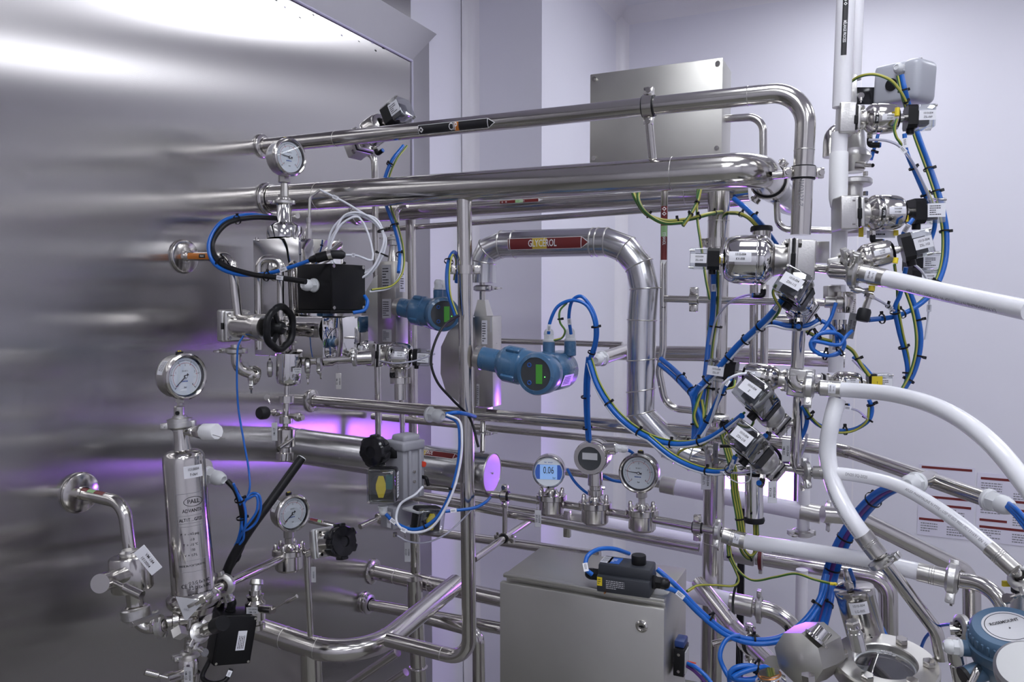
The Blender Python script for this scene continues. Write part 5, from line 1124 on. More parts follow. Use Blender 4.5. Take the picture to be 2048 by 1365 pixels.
# grey positioner behind the top valve
ps = thing('valve_positioner', 'big light grey positioner housing behind the topmost valve', 'positioner', p(1800, 210, 1.80))
c = p(1795, 172, 1.82); n = facing(c, -32); up = (ZU*.96+RT*.10).normalized(); up = perp(up, n); rt = up.cross(n)
part('positioner_body', MB().box(c, rt*.040, up*.046, n*.036, .010, 3), 'grey_plastic', ps)
part('positioner_cover', MB().box(c+rt*.052, rt*.022, up*.048, n*.040, .016, 4), 'grey_plastic', ps)
part('round_plug', MB().cyl(c+n*.034+rt*.008-up*.004, c+n*.039+rt*.008-up*.004, .014, 24), 'black_plastic', ps)
gland(ps, c+n*.03+rt*.029+up*.026, n+up*.1, .0125, .026)
part('mounting_bracket', MB().box(p(1728, 192, 1.84), RT*.03, UP*.020, FH*.004, .002), 'black_gloss', ps)
part('bracket_post', MB().box(p(1704, 180, 1.80), RT*.007, UP*.034, FH*.012, .002), 'steel_cast', ps)
wing_nut(ps, p(1722, 200, 1.74), ZU, RT, .7); part('cover_screw', MB().cyl(c+rt*.05+up*.047, c+rt*.05+up*.053, .005, 10), 'steel', ps)
# vertical valve behind white sleeve
vv = thing('check_valve', 'upright flared steel valve body with bolted flanges behind the white sleeve', 'valve', p(1712, 420, 1.78), 'pneumatic diaphragm valves')
st(vv, 'side_bend', p(1660, 315, 1.80), p(1662, 262, 1.80), [(0, 14), (.6, 14), (.85, 12), (1, 8)], 'steel'); 
part('inlet_bend', MB().tube(fillet([p(1662, 300, 1.80), p(1662, 258, 1.80), p(1698, 258, 1.80), p(1705, 300, 1.80)], .03), .0125, 20), 'steel', vv)
st(vv, 'flared_body', p(1708, 262, 1.78), p(1708, 345, 1.78), [(0, 19), (.45, 22), (.55, 30), (.65, 33), (.8, 24), (1, 18)], 'steel_cast')
st(vv, 'flange', p(1704, 360, 1.78), p(1704, 372, 1.78), [(0, 36), (.2, 38), (.8, 38), (1, 36)], 'steel_cast')
st(vv, 'lower_body', p(1704, 372, 1.78), p(1704, 470, 1.78), [(0, 20), (.3, 20), (.35, 27), (1, 27)], 'steel_satin')
for dx in (-30, 30):
    for y_ in (352, 392): hexbolt(vv, p(1704+dx*.9, y_, 1.75), ZU, .006, .010)
st(vv, 'side_tap', p(1712, 330, 1.76), p(1744, 331, 1.74), [(0, 9), (.6, 8), (.62, 4), (1, 4)], 'steel'); part('black_tap_cap', MB().sphere(p(1745, 331, 1.74), .0045), 'black_plastic', vv)
part('square_panel', MB().box(p(1645, 505, 1.86), RT*.016, UP*.026, FH*.002, .001), 'steel_satin', vv)
# clamp, manifold pieces round the top hose
GH = 'white hoses'
def hose(label, P, r, ferr=(), m='hose_white', print_=None, name='hose', group=GH, n=10):
    path = Path(smooth(P, n)); o = solid(name, MB().tube(path, r, 24), m, label, 'hose', group, loc=P[0].copy()); path.obj = o; path.r = r
    for a, b in ferr:
        f = path.len*a; e = path.len*b; k = 5; seg = [path.at(f+(e-f)*i/k)[0] for i in range(k+1)]
        fo = part('ferrule', MB().tube(seg, r*1.08, 28), 'steel_satin', o)
        for fr_ in (.35, .42, .49): q, t = path.at(f+(e-f)*fr_); part('crimp_line', MB().ring(q, t, r*1.08, .0005, 28, 6), 'steel', fo)
    return path
H1 = hose('topmost white hose leaving the picture at right, printed upside down', [p(1722, 547, 1.56), p(1770, 557, 1.53), p(1880, 583, 1.43), p(2060, 622, 1.24)], .0168, [(0, .13)])
path_text(H1.obj, H1, H1.near(1915, 606), 'EX PHARMALINE N PTFE - USP VI  ISO 9001 - SC 1389', .0105, .0172, .75, True, 'ink_grey', .85, .0)
q, t = H1.at(H1.len*.06); 
fx = part('label', MB().patch(H1, H1.len*.035, H1.len*.095, .012, .0186, 0, nx=1), 'label_white', H1.obj)
def side_text(parent, path, d, ang, t, size, r, m='ink'):
    vs, fs = text2d(t, size, .8, .01); part('lettering', MB().add([path.surf(d-y, ang-x/r, r) for x, y in vs], fs), m, parent)
side_text(fx, H1, H1.len*.055, 0, '1010-004', .0048, .0192); side_text(fx, H1, H1.len*.078, 0, 'FX-173', .0048, .0192)
f1 = thing('hose_coupling', 'clamped steel coupling with wing nut joining the topmost white hose', 'coupling', p(1700, 545, 1.58), 'hose couplings')
st(f1, 'stub', p(1632, 537, 1.62), p(1724, 547, 1.56), [(0, 8), (.25, 8), (.27, 10), (.35, 16), (.75, 16), (.8, 19), (1, 19)], 'steel')
triclamp(f1, p(1710, 546, 1.57), H1.at(0)[1], .0195, lug=V((.3, -.55, .8)), wide=.012); triclamp(f1, p(1694, 535, 1.58), V((.9, .3, .25)), .014, lug=V((-.2, -.4, .9)), s=1.1)
H2 = hose('second white hose arching right from the lower valve block', [p(1640, 776, 1.58), p(1690, 780, 1.56), p(1790, 790, 1.46), p(1890, 822, 1.34), p(1985, 890, 1.22), p(2075, 1000, 1.14)], .0150, [(0, .075)])
fx = part('label', MB().patch(H2, H2.len*.028, H2.len*.058, .010, .0166, 0, nx=1), 'label_white', H2.obj); side_text(fx, H2, H2.len*.036, 0, '1010-004', .0042, .0172); side_text(fx, H2, H2.len*.049, 0, 'FX-172', .0042, .0172)
f2 = thing('hose_coupling', 'clamped steel coupling with hanging wing nut at the second white hose', 'coupling', p(1618, 775, 1.60), 'hose couplings')
st(f2, 'stub', p(1588, 772, 1.62), p(1642, 776, 1.58), [(0, 13), (.45, 13), (.6, 10), (.9, 10), (1, 15)], 'steel'); part('elbow_inlet', MB().tube(fillet([p(1582, 752, 1.60), p(1584, 774, 1.60), p(1615, 775, 1.60)], .02), .0125, 20), 'steel', f2)
triclamp(f2, p(1618, 775, 1.60), H2.at(0)[1], .0155, lug=V((0, -.4, -1)), wide=.012, s=1.1)
H3 = hose('white hose hanging straight down then curving right to the slanting pipe', [p(1674, 800, 1.58), p(1662, 850, 1.57), p(1655, 905, 1.57), p(1668, 970, 1.55), p(1700, 1035, 1.50), p(1757, 1111, 1.475)], .0165, [(.86, 1)])
path_text(H3.obj, H3, H3.len*.68, 'AFLEX PHARMALINE N PTFE - USP VI ISO 9001', .0070, .0168, .95, False, 'ink_grey', .8, 0)
H4 = hose('third white hose with AFLEX print arching down to the right', [p(1628, 945, 1.58), p(1700, 950, 1.54), p(1790, 970, 1.47), p(1880, 1020, 1.38), p(1960, 1080, 1.31), p(2030, 1142, 1.26)], .0125, [(0, .10), (.88, 1)])
path_text(H4.obj, H4, H4.near(1718, 952), 'DN20 3Q-2020', .0082, .0129, 0, False, 'ink_grey', .85, 0)
path_text(H4.obj, H4, H4.near(1898, 1032), 'AFLEX PHARMALINE N PTFE - USP VI ISO 9001-SC 131691 EN 1664', .0072, .0129, 0, False, 'ink_grey', .85, 0)
f4 = thing('hose_coupling', 'clamped steel coupling at the start of the AFLEX printed hose', 'coupling', p(1612, 943, 1.60), 'hose couplings'); st(f4, 'stub', p(1596, 941, 1.61), p(1632, 946, 1.58), [(0, 8), (.7, 8), (.8, 10), (1, 10)], 'steel'); triclamp(f4, p(1612, 943, 1.60), RT, .0115, lug=V((0, -.4, -1)))
H5 = hose('white hose running low from the instrument pipe towards the vessel', [p(1446, 1070, 1.72), p(1490, 1083, 1.70), p(1600, 1100, 1.63), p(1750, 1125, 1.54), p(1905, 1160, 1.46)], .0165, [(0, .11), (.87, 1)])
path_text(H5.obj, H5, H5.len*.30, 'DN25 3Q-2020', .0085, .0169, 1.05, False, 'ink_grey', .85, 0); path_text(H5.obj, H5, H5.len*.68, 'AFLEX PHARMALINE N PTFE - USP VI ISO', .0085, .0169, 1.05, False, 'ink_grey', .85, 0)
fx = part('label', MB().patch(H5, H5.len*.055, H5.len*.085, .011, .0183, 0, nx=1), 'label_white', H5.obj); side_text(fx, H5, H5.len*.064, 0, '10100', .0045, .0188); side_text(fx, H5, H5.len*.076, 0, 'FX-1', .0045, .0188)
# slanting pipe, right bend pipe
SP = pipe('outlet_pipe', 'slim steel pipe slanting down from hanging white hose to the vessel', [p(1757, 1111, 1.475), p(1872, 1262, 1.45), p(1884, 1320, 1.45)], .0125, bend=.05, group=G1)
triclamp(SP.obj, p(1766, 1124, 1.473), H3.at(H3.len)[1], .0155, lug=V((.7, -.5, .4)), wide=.011)
BP = pipe('outlet_pipe', 'bent steel pipe behind the blue radar head, fed by the low white hose', [p(1898, 1158, 1.46), p(2000, 1172, 1.40), p(2020, 1270, 1.38)], .0145, bend=.055, group=G1)
triclamp(BP.obj, p(1905, 1159, 1.455), H5.at(H5.len)[1], .0185, lug=V((.1, -.45, -1)), wide=.012, s=1.1)
# purple lamp
lampc = p(1512, 968, 3.2); ln_ = (V((.05, -1, -.05))).normalized(); lu = perp(ZU, ln_); lr = lu.cross(ln_)
pl = thing('purple_lamp', 'glowing purple flood lamp on a black post behind the lowest valves', 'lamp', V((p(1484, 1000, 3.3).x, p(1484, 1000, 3.3).y, 0)))
part('lamp_housing', MB().box(lampc-ln_*.035, lr*.155, lu*.100, ln_*.030, .008), 'black_plastic', pl)
part('lamp_face', MB().box(lampc, lr*.145, lu*.090, ln_*.003, .002), 'purple_glow', pl)
q = p(1484, 1000, 3.3); part('stand_post', MB().box(V((q.x, q.y, lampc.z/2)), XU*.014, YU*.014, ZU*lampc.z/2, .002), 'black_plastic', pl)
part('stand_foot', MB().box(V((q.x, q.y, .01)), XU*.16, YU*.16, ZU*.01, .004), 'black_plastic', pl)
# drip cylinder under lowest valve with cables
dc = thing('sleeve_cylinder', 'polished cylinder with black bottom ring under the ZSH-218 box', 'cylinder', p(1508, 1045, 1.78))
st(dc, 'sleeve', p(1508, 950, 1.78), p(1508, 1040, 1.78), [(0, 18), (1, 18)], 'steel_polished'); st(dc, 'bottom_ring', p(1508, 1035, 1.78), p(1508, 1046, 1.78), [(0, 20), (.5, 21), (1, 19)], 'rubber')
part('top_clamp', MB().box(p(1500, 940, 1.76), RT*.035, UP*.012, FH*.015, .003), 'steel_polished', dc)
# crumpled fittings near thick pole
ft = thing('pipe_union', 'bundle of small unions and clamps where the clad pipe meets thick pole', 'fitting', p(1420, 930, 1.95))
st(ft, 'union', p(1385, 918, 1.95), p(1470, 935, 1.86), [(0, 22), (.3, 22), (.32, 28), (.5, 28), (.52, 20), (1, 20)], 'steel'); triclamp(ft, p(1412, 920, 1.9), RT, .028, lug=V((0, -.7, .7)))
triclamp(ft, p(1432, 835, 1.93), ZU, .022, lug=V((0, -.9, .2)))
st(ft, 'black_plug', p(1452, 850, 1.9), p(1462, 870, 1.86), [(0, 14), (1, 12)], 'rubber')
pk = thing('pipe_stub', 'black capped steel stub standing above the biggest actuator', 'fitting', p(1523, 500, 1.9)); st(pk, 'stub_tube', p(1523, 460, 1.86), p(1523, 520, 1.86), [(0, 18), (1, 18)], 'steel'); st(pk, 'black_cap', p(1523, 453, 1.86), p(1523, 463, 1.86), [(0, 20), (.3, 21.5), (1, 21.5)], 'rubber')
mc = thing('manifold_coupling', 'square steel couplings with gauge tap hanging between the two upper hoses', 'coupling', p(1695, 640, 1.62), 'hose couplings')
part('coupling_block', MB().box(p(1693, 605, 1.62), RT*.012, UP*.022, FH*.02, .002), 'steel', mc); part('lower_block', MB().box(p(1664, 585, 1.66), RT*.014, UP*.014, FH*.014, .002), 'steel_satin', mc)
st(mc, 'coupling', p(1650, 605, 1.63), p(1690, 606, 1.62), [(0, 11), (.5, 11), (.55, 13), (1, 13)], 'steel_satin')
st(mc, 'tap_stem', p(1740, 590, 1.55), p(1729, 622, 1.55), [(0, 10), (.2, 10), (.22, 6), (1, 7)], 'steel', 8); st(mc, 'black_tap_cap', p(1730, 618, 1.55), p(1724, 643, 1.55), [(0, 11), (.2, 13), (.85, 13), (1, 11)], 'rubber')
st(mc, 'yellow_ring', p(1744, 572, 1.55), p(1743, 582, 1.55), [(0, 6), (1, 6)], 'yellow'); wing_nut(mc, p(1690, 650, 1.60), -ZU, RT, 1.3)
st(mc, 'manifold', p(1702, 578, 1.58), p(1748, 586, 1.56), [(0, 5), (.3, 8), (.5, 5), (.7, 8), (1, 8)], 'steel_polished', 10)
TG = 'hanging identification tags'
tagplate('hanging_tag', 'dark grey tag ZSL-078 hanging beside the black tap cap', p(1703, 652, 1.58), ZU*.98+RT*.18, -RT, .052, .017, [('1010-004', 0, .003, .007), ('ZSL-078', 0, -.005, .007)], 'tag_grey', chain=(p(1710, 600, 1.58), p(1705, 628, 1.58)))
tagplate('hanging_tag', 'grey tag with bead chain beside the riser below the valve blocks', p(1572, 902, 1.64), -ZU, RT, .046, .017, [('1010-004', 0, .003, .007), ('VM-021', 0, -.005, .007)], 'label_grey', chain=(p(1575, 843, 1.66), p(1573, 880, 1.64)))
tagplate('hanging_tag', 'pale tag in front of the glowing purple lamp', p(1545, 985, 1.62), -ZU, RT, .046, .019, [('1010-004', 0, .003, .007), ('KV-218', 0, -.005, .007)], 'label_white', chain=(p(1545, 945, 1.64), p(1545, 965, 1.62)))
tagplate('hanging_tag', 'white tag hanging on thick pole left of the purple lamp', p(1412, 962, 1.9), -ZU, RT, .044, .024, [('1010-004', 0, .004, .008), ('FX-171', 0, -.006, .008)], 'label_white', chain=(p(1418, 940, 1.9), p(1414, 945, 1.9)))
tagplate('hanging_tag', 'dark metal tag hanging in front of clad pipe union', p(1431, 908, 1.86), -ZU, RT, .05, .012, [('1010004', 0, 0, .006)], 'tag_grey', chain=(p(1430, 872, 1.86), p(1430, 885, 1.86)))
st(mc, 'lower_coupling', p(1676, 640, 1.66), p(1676, 700, 1.66), [(0, 12), (.2, 12), (.22, 15), (.35, 15), (.4, 11), (1, 11)], 'steel')
lbp = thing('warning_strip', 'yellow and white warning strip under the KV-006 valve', 'label', p(1760, 470, 1.70)); plate(lbp, p(1762, 469, 1.70), RT, ZU, .062, .016, (), 'label_white', fine=(.03, .008, 1, 3)); part('yellow_end', MB().box(p(1722, 463, 1.695), RT*.005, UP*.012, FH*.0008, 0), 'yellow', lbp); part('yellow_end', MB().box(p(1792, 466, 1.695), RT*.005, UP*.006, FH*.0008, 0), 'yellow', lbp)
# posters on the back wall
def poster(label, x0, y0, x1, y1, bars, seed):
    a, b = at(x0, y0, Y=RY1-.002), at(x1, y1, Y=RY1-.002); w_, h_ = b.x-a.x, a.z-b.z; c = V(((a.x+b.x)/2, RY1-.002, (a.z+b.z)/2))
    t = thing('notice_sheet', label, 'notice', c-ZU*h_/2, 'printed notices on the back wall')
    part('sheet', MB().box(c, XU*w_/2, YU*.001, ZU*h_/2, 0), 'paper', t)
    for (x, y, bw) in bars: part('red_bar', MB().box(c+XU*(x*w_)+ZU*(y*h_)-YU*.0015, XU*bw*w_/2, YU*.0004, ZU*.0055, 0), 'sticker_red', t)
    for k, (x, y) in enumerate(((-.25, .30), (.22, .18), (-.25, -.02), (.22, -.16), (-.25, -.38), (.22, -.40))):
        mb = MB().flat(scribble(w_*.38, h_*.14, 4, seed+k), on_plane(c+XU*x*w_+ZU*y*h_-YU*.0016, XU, ZU)); part('fine_print', mb, 'ink_grey', t, kind='stuff')
poster('left notice sheet with red bars on the back wall behind the AFLEX hose', 1838, 928, 1946, 1082, [(0, .46, .9), (-.02, .05, .9), (.2, -.06, .5), (-.25, -.27, .45)], 3)
poster('right notice sheet with red bars on the back wall at the picture edge', 1955, 945, 2090, 1098, [(0, .42, .9), (.1, .12, .7), (.2, .0, .5), (-.25, -.18, .4), (0, -.28, .9)], 21)
# ---------------------------------------------------------------- vessel head with sight glass, lamp, radar head
vs_ = thing('sight_glass_vessel', 'polished vessel lid with bolted round sight glass at the bottom right', 'vessel', V((p(1770, 1325, 1.45).x, p(1770, 1325, 1.45).y, 0)))
sc0 = p(1770, 1322, 1.45); sn = (ZU+V((tocam(sc0).x, tocam(sc0).y, 0))*.20).normalized(); su = perp(RT, sn); sf = sn.cross(su)
part('glass_flange', MB().lathe(sc0-sn*.03, sn, [(.055, 0), (.090, 0), (.092, .003), (.092, .027), (.089, .030), (.056, .030), (.054, .028), (.054, .0)], 56), 'steel_satin', vs_)
part('nozzle', MB().lathe(sc0-sn*.10, sn, [(.078, -.04), (.078, .071), (.053, .071), (.053, -.04)], 48), 'steel', vs_)
part('sight_glass', MB().lathe(sc0-sn*.012, sn, [(0, 0), (.054, 0)], 48), 'gauge_glass', vs_)
part('gasket_ring', MB().ring(sc0-sn*.016, sn, .052, .0018, 48, 8), 'gland_white', vs_)
part('dark_interior', MB().lathe(sc0-sn*.09, sn, [(0, 0), (.0525, 0)], 40), 'dark_inside', vs_)
vtx = MB()
for tx, rr, sz in (('MAXOS', .047, .0062), ('DIN 28120-SP', .0395, .0062)):
    v2, f2_ = text2d(tx, sz, .9, .01); a0 = math.radians(62)
    vtx.add([sc0-sn*.0105+(su*math.cos(a0-x/rr)+sf*math.sin(a0-x/rr))*(rr+y) for x, y in v2], f2_)
part('glass_print', vtx, 'label_white', vs_)
for k in range(6):
    a = math.radians(42+60*k); hexbolt(vs_, sc0+(su*math.cos(a)+sf*math.sin(a))*.073, sn, .0115, .010)
part('vent_hole', MB().cyl(sc0+(su*.1+sf*1)*.072, sc0+(su*.1+sf*1)*.072+sn*.0006, .0022, 12), 'black_plastic', vs_)
dome_c = sc0-ZU*.16+FH*.06+RT*.03
part('dome', MB().lathe(dome_c-ZU*.22, ZU, [(.30, -.10), (.30, .03), (.292, .07), (.265, .11), (.21, .145), (.14, .168), (.079, .178)], 56), 'steel', vs_)
part('vessel_wall', MB().lathe(V((dome_c.x, dome_c.y, 0)), ZU, [(.299, 0.0), (.299, dome_c.z-.30)], 56), 'steel_satin', vs_)
# faceted nozzle hoods left of sight glass
hd = thing('nozzle_hood', 'angular polished nozzle hood with chrome cap left of the sight glass', 'nozzle', p(1600, 1340, 1.45))
a0 = p(1615, 1308, 1.46); ax_ = (p(1560, 1330, 1.40)-p(1640, 1290, 1.50)).normalized()
part('hood', MB().lathe(a0-ax_*.05, ax_, [(0, 0), (.05, 0), (.052, .04), (.048, .085), (.02, .10), (0, .10)], 8), 'steel_box', hd)
st(hd, 'chrome_cap', p(1632, 1280, 1.42), p(1650, 1258, 1.42), [(0, 26), (.15, 26), (.2, 17), (.95, 17), (1, 15)], 'steel_polished', 24)
st(hd, 'nut', p(1545, 1380, 1.36), p(1538, 1345, 1.36), [(0, 34), (.5, 34), (.7, 24), (1, 22)], 'steel_polished', 6); part('copper_ring', MB().ring(p(1539, 1350, 1.355), p(1538, 1345, 1.36)-p(1545, 1380, 1.36), .019, .0015, 28, 6), 'copper', hd)
st(hd, 'small_nut', p(1618, 1375, 1.34), p(1616, 1350, 1.34), [(0, 14), (1, 14)], 'steel', 6)
for nm, lab, a, b, pr_ in (('cap_screw', 'long chrome cap screw left of the sight glass, before the lamp cylinder', p(1718, 1300, 1.44), p(1704, 1243, 1.44), [(0, 15), (.6, 14), (.62, 13), (.75, 13), (.78, 14), (1, 12)]), ('cap_screw', 'tall chrome cap screw between sight glass and blue radar head', p(1925, 1372, 1.30), p(1907, 1280, 1.30), [(0, 16), (.45, 16), (.47, 14), (.5, 14), (.52, 17), (.8, 17), (.83, 14), (1, 13)])):
    o = thing(nm, lab, 'screw', a.copy(), 'chrome cap screws'); st(o, 'screw_body', a, b, pr_, 'steel_polished', 24); st(o, 'hexagon_head', a.lerp(b, .78), b+(b-a)*.02, [(0, 15), (.8, 15), (1, 12)], 'steel', 6)
lg = thing('vessel_lamp', 'upright steel lamp cylinder labelled LG-005 behind the sight glass', 'lamp', p(1742, 1320, 1.56))
la, lb_ = p(1744, 1320, 1.56), p(1707, 1176, 1.56)
st(lg, 'lamp_body', la, lb_, [(0, 35), (.9, 37), (.91, 38), (.99, 38), (1, 36)], 'steel', 48)
pa2 = Path([lb_, la]); pa2.r = 37*1.56/FPX; lpq = part('label', MB().patch(pa2, .016, .040, .0175, pa2.r+.0012, -.02, nx=1), 'label_white', lg); ring_text(lpq, pa2, .0225, -.02, '1010-004', .0072, pa2.r+.0018); ring_text(lpq, pa2, .0335, -.02, 'LG-005', .0072, pa2.r+.0018)
st(lg, 'cable_union', p(1699, 1178, 1.55), p(1690, 1140, 1.55), [(0, 9), (.3, 9), (.35, 6), (.7, 6), (.75, 5), (1, 4)], 'steel', 8); part('earth_screw', MB().cyl(p(1676, 1170, 1.53), p(1684, 1166, 1.53), .003, 8), 'steel', lg)
rd_ = thing('radar_head', 'dull blue round radar level head with printed lid at the right edge', 'level sensor', p(2005, 1365, 1.2))
ra = (ZU*.93+tocam(p(2012, 1250, 1.2))*.30-RT*.10).normalized(); rc0 = p(2016, 1254, 1.2); Rr = .052
part('lid', MB().lathe(rc0, -ra, [(0, 0), (Rr*.92, 0), (Rr*1.0, .004), (Rr*1.04, .010), (Rr*1.04, .024), (Rr*1.12, .026), (Rr*1.12, .042), (Rr*1.06, .046), (0, .046)], 56), 'blue_paint_dull', rd_)
for k in range(36):
    u = perp(RT, ra); s = ra.cross(u); d = u*math.cos(k*math.pi/18)+s*math.sin(k*math.pi/18); part('grip_rib', MB().box(rc0-ra*.015+d*Rr*1.03, d*.0018, ra.cross(d)*.0022, ra*.008, .001, 1), 'blue_paint_dull', rd_)
ld_ = part('lid_label', MB().lathe(rc0+ra*.0004, ra, [(0, .0004), (Rr*.68, .0004), (Rr*.68, 0)], 40), 'label_grey', rd_)
part('label_ring', MB().ring(rc0+ra*.0008, ra, Rr*.60, .0006, 40, 4), 'ink', ld_); lettering(ld_, rc0+ra*.0014, perp(RT, ra), ra.cross(perp(RT, ra)), [('ROSEMOUNT', 0, .010, .0085, .85, .02), ('.', 0, .0, .02)], 'ink')
part('body', MB().lathe(rc0-ra*.045, -ra, [(Rr*1.05, 0), (Rr*1.05, .008), (Rr*.92, .03), (Rr*.6, .055), (Rr*.4, .075), (Rr*.4, .10), (0, .10)], 40), 'blue_paint_dull', rd_)
e_ = (-RT*.85-FH*.1-ra*.3).normalized(); q = rc0-ra*.062
part('conduit_entry', MB().cyl(q, q+e_*.075, .0155, 24, .002), 'blue_paint_dull', rd_); part('entry_plug', MB().cyl(q+e_*.073, q+e_*.080, .0165, 24, .001), 'rubber', rd_)
q2 = rc0-ra*.048; e2 = (-RT+FH*.25).normalized(); part('conduit_entry', MB().cyl(q2, q2+e2*.070, .0125, 24, .002), 'blue_paint_dull', rd_); gland(rd_, q2+e2*.068, e2, .0125, .026)
gc = thing('round_cap', 'large satin steel round cap cut by the bottom right corner', 'cap', p(2050, 1420, 1.1)); gca, gcb = p(2075, 1400, 1.1), p(2050, 1330, 1.06)
st(gc, 'cap_body', gca, gcb, [(0, 58), (.8, 58), (.95, 55), (1, 48)], 'steel_matte', 56)
pipe('grab_handle', 'thin bent steel rod in front of the blue radar head', [p(1925, 1400, 1.2), p(1955, 1340, 1.2), p(1962, 1330, 1.22)], .0055, bend=.01, cat='rod')
cl2 = thing('clamp_screw', 'steel clamp with fan shaped nut left of the blue radar head', 'clamp', p(1930, 1260, 1.36), 'hose couplings'); st(cl2, 'ferrule', p(1900, 1260, 1.38), p(1965, 1262, 1.36), [(0, 10), (.3, 10), (.35, 14), (.6, 14), (1, 8)], 'steel', 16); triclamp(cl2, p(1925, 1258, 1.36), RT, .014, lug=V((.3, -.9, .2)))
f5 = thing('hose_coupling', 'small clamped coupling at the lower end of the AFLEX printed hose', 'coupling', p(2040, 1158, 1.265), 'hose couplings'); st(f5, 'stub', p(2028, 1140, 1.26), p(2052, 1168, 1.27), [(0, 9), (.5, 9), (.55, 12), (1, 12)], 'steel'); triclamp(f5, p(2044, 1158, 1.266), p(2052, 1168, 1.27)-p(2028, 1140, 1.26), .0115, lug=V((-.3, -.9, .2)))
yt = thing('yellow_tag_valve', 'small valve with yellow tag below the AFLEX hose end', 'valve', p(2030, 1190, 1.3)); st(yt, 'valve_body', p(2046, 1150, 1.3), p(2040, 1225, 1.3), [(0, 10), (.4, 8), (.42, 16), (1, 18)], 'steel_cast'); part('yellow_label', MB().box(p(2018, 1168, 1.29), RT*.011, UP*.0045, FH*.002, 0), 'yellow', yt); part('black_block', MB().box(p(2036, 1176, 1.285), RT*.008, UP*.010, FH*.008, .002), 'rubber', yt)
# ================================================================ cables and tubes
GC = {'cable_blue': 'blue cables', 'cable_black': 'black cables', 'cable_white': 'white leads', 'gy': 'green and yellow earth wires', 'tube_clear': 'clear air tubes', 'cable_purple': 'purple cables'}
def cable(label, m, r, lst, D=None, ties=(), flag=(), off=(0, 0), n=8, name=None, tie_r=1.0, tie_off=(0, 0), tie_R=None):
    P = []
    for q in lst:
        d = q[2] if len(q) == 3 else D
        P.append(p(q[0]+off[0], q[1]+off[1], d))
    path = Path(smooth(P, n)); gy = m == 'gy'
    mb = MB().tube(path, r, 12, stripes=gy)
    nm = name or {'cable_blue': 'blue_cable', 'cable_black': 'black_cable', 'cable_white': 'white_lead', 'gy': 'earth_wire', 'tube_clear': 'air_tube', 'cable_purple': 'purple_cable'}[m]
    o = solid(nm, mb, ['cable_green', 'cable_yellow'] if gy else m, label, 'air tube' if m == 'tube_clear' else 'cable', GC[m], loc=P[0].copy())
    for f in ties:
        q, t = path.at(path.len*f); R = tie_R or r*1.0*tie_r+.0012; u = perp(UP+RT*.3, t); kk = depth(q)/FPX; q = q+RT*tie_off[0]*kk-UP*tie_off[1]*kk
        part('cable_tie', MB().lathe(q, t, [(R, -.0018), (R+.0012, -.0018), (R+.0012, .0018), (R, .0018), (R, -.0018)], 14).box(q+u*(R+.003), t*.003, u*.0035, t.cross(u)*.0022, .0005, 1), 'black_plastic', o)
    for f, w_ in flag:
        q, t = path.at(path.len*f); nn = perp(tocam(q), t); v = nn.cross(t)
        if t.dot(RT) < 0: t = -t; v = -v
        if v.z < 0 and abs(t.z) < .8: t = -t; v = -v
        fo = part('wire_flag', MB().box(q+nn*(r+.0012), t*w_/2, v*.0048, nn*.0006, 0), 'label_white', o)
        part('flag_print', MB().flat(scribble(w_*.8, .005, 2, 3), on_plane(q+nn*(r+.0021), t, v)), 'ink', fo)
    path.obj = o; return path
def bundle(base, items, D=None, **k):
    cx = sum(i[3][0] for i in items)/len(items); cy = sum(i[3][1] for i in items)/len(items); k.pop('tie_r', None)
    k['tie_off'] = (cx-items[0][3][0], cy-items[0][3][1]); k['tie_R'] = max(math.hypot(i[3][0]-cx, i[3][1]-cy)*1.65/FPX*.8+i[2] for i in items)+.0008
    for i, (lab, m, r, off) in enumerate(items):
        cable(lab, m, r, base, D, off=off, **(k if i == 0 else {}))
B_, G_, W_, K_, T_ = 'cable_blue', 'gy', 'cable_white', 'cable_black', 'tube_clear'
# --- left
cable('thick black cable looping from behind the domed cap into the junction box gland', K_, .0065, [(556, 437, 2.10), (500, 436, 2.02), (450, 450, 1.95), (424, 490, 1.92), (440, 525, 1.90), (500, 548, 1.88), (560, 556, 1.85), (612, 564, 1.83)], ties=(.25, .55, .8), flag=((.88, .018),), tie_r=1.5)
cable('blue cable looping beside the thick black cable at upper left, ending in a plug', B_, .0048, [(545, 434, 2.12), (490, 430, 2.03), (440, 447, 1.95), (417, 490, 1.91), (428, 527, 1.90), (470, 548, 1.89), (530, 548, 1.88), (580, 535, 1.87), (620, 521, 1.86)], flag=((.88, .018),))
lst = [(640, 380, 2.0), (690, 405, 1.99), (735, 432, 1.98)]
for k in range(40):
    a = math.radians(-50+k*36); lst.append((712+(52+7*math.sin(k*1.3))*math.cos(a)+.6*(k % 7), 490+(63+7*math.cos(k*.9))*math.sin(a)+.5*(k % 5), 1.98-.0006*k))
lst += [(745, 520, 1.95), (715, 512, 1.93), (690, 510, 1.88)]
cable('coiled white sensor lead hanging right of the sampling housing', W_, .0028, lst, ties=(.18, .33, .52), flag=((.022, .016), (.985, .014)), n=5, tie_r=4.5)
b0 = [(806, 292, 2.16), (782, 325, 2.1), (768, 365, 2.1), (771, 405, 2.12), (787, 450, 2.12), (799, 500, 2.08), (797, 545, 2.03), (775, 572, 1.98), (735, 580, 1.94)]
cable('blue cable dropping from tilted rear valve behind the header pipe', B_, .0048, b0[:7], ties=(.22, .62, .85), tie_r=1.7)
cable('earth wire hanging from the tilted rear valve, curving into the black box', G_, .0026, b0, off=(8, 0)); cable('white lead curving into the black box beside the earth wire', W_, .0026, b0[4:], off=(4, 4))
cable('thin blue tube hanging from the handwheel valve past the tall filter', B_, .0024, [(487, 672, 1.86), (477, 690, 1.85), (474, 730, 1.85), (476, 810, 1.85), (487, 880, 1.84), (498, 945, 1.83), (499, 980, 1.82), (489, 1006, 1.82)])
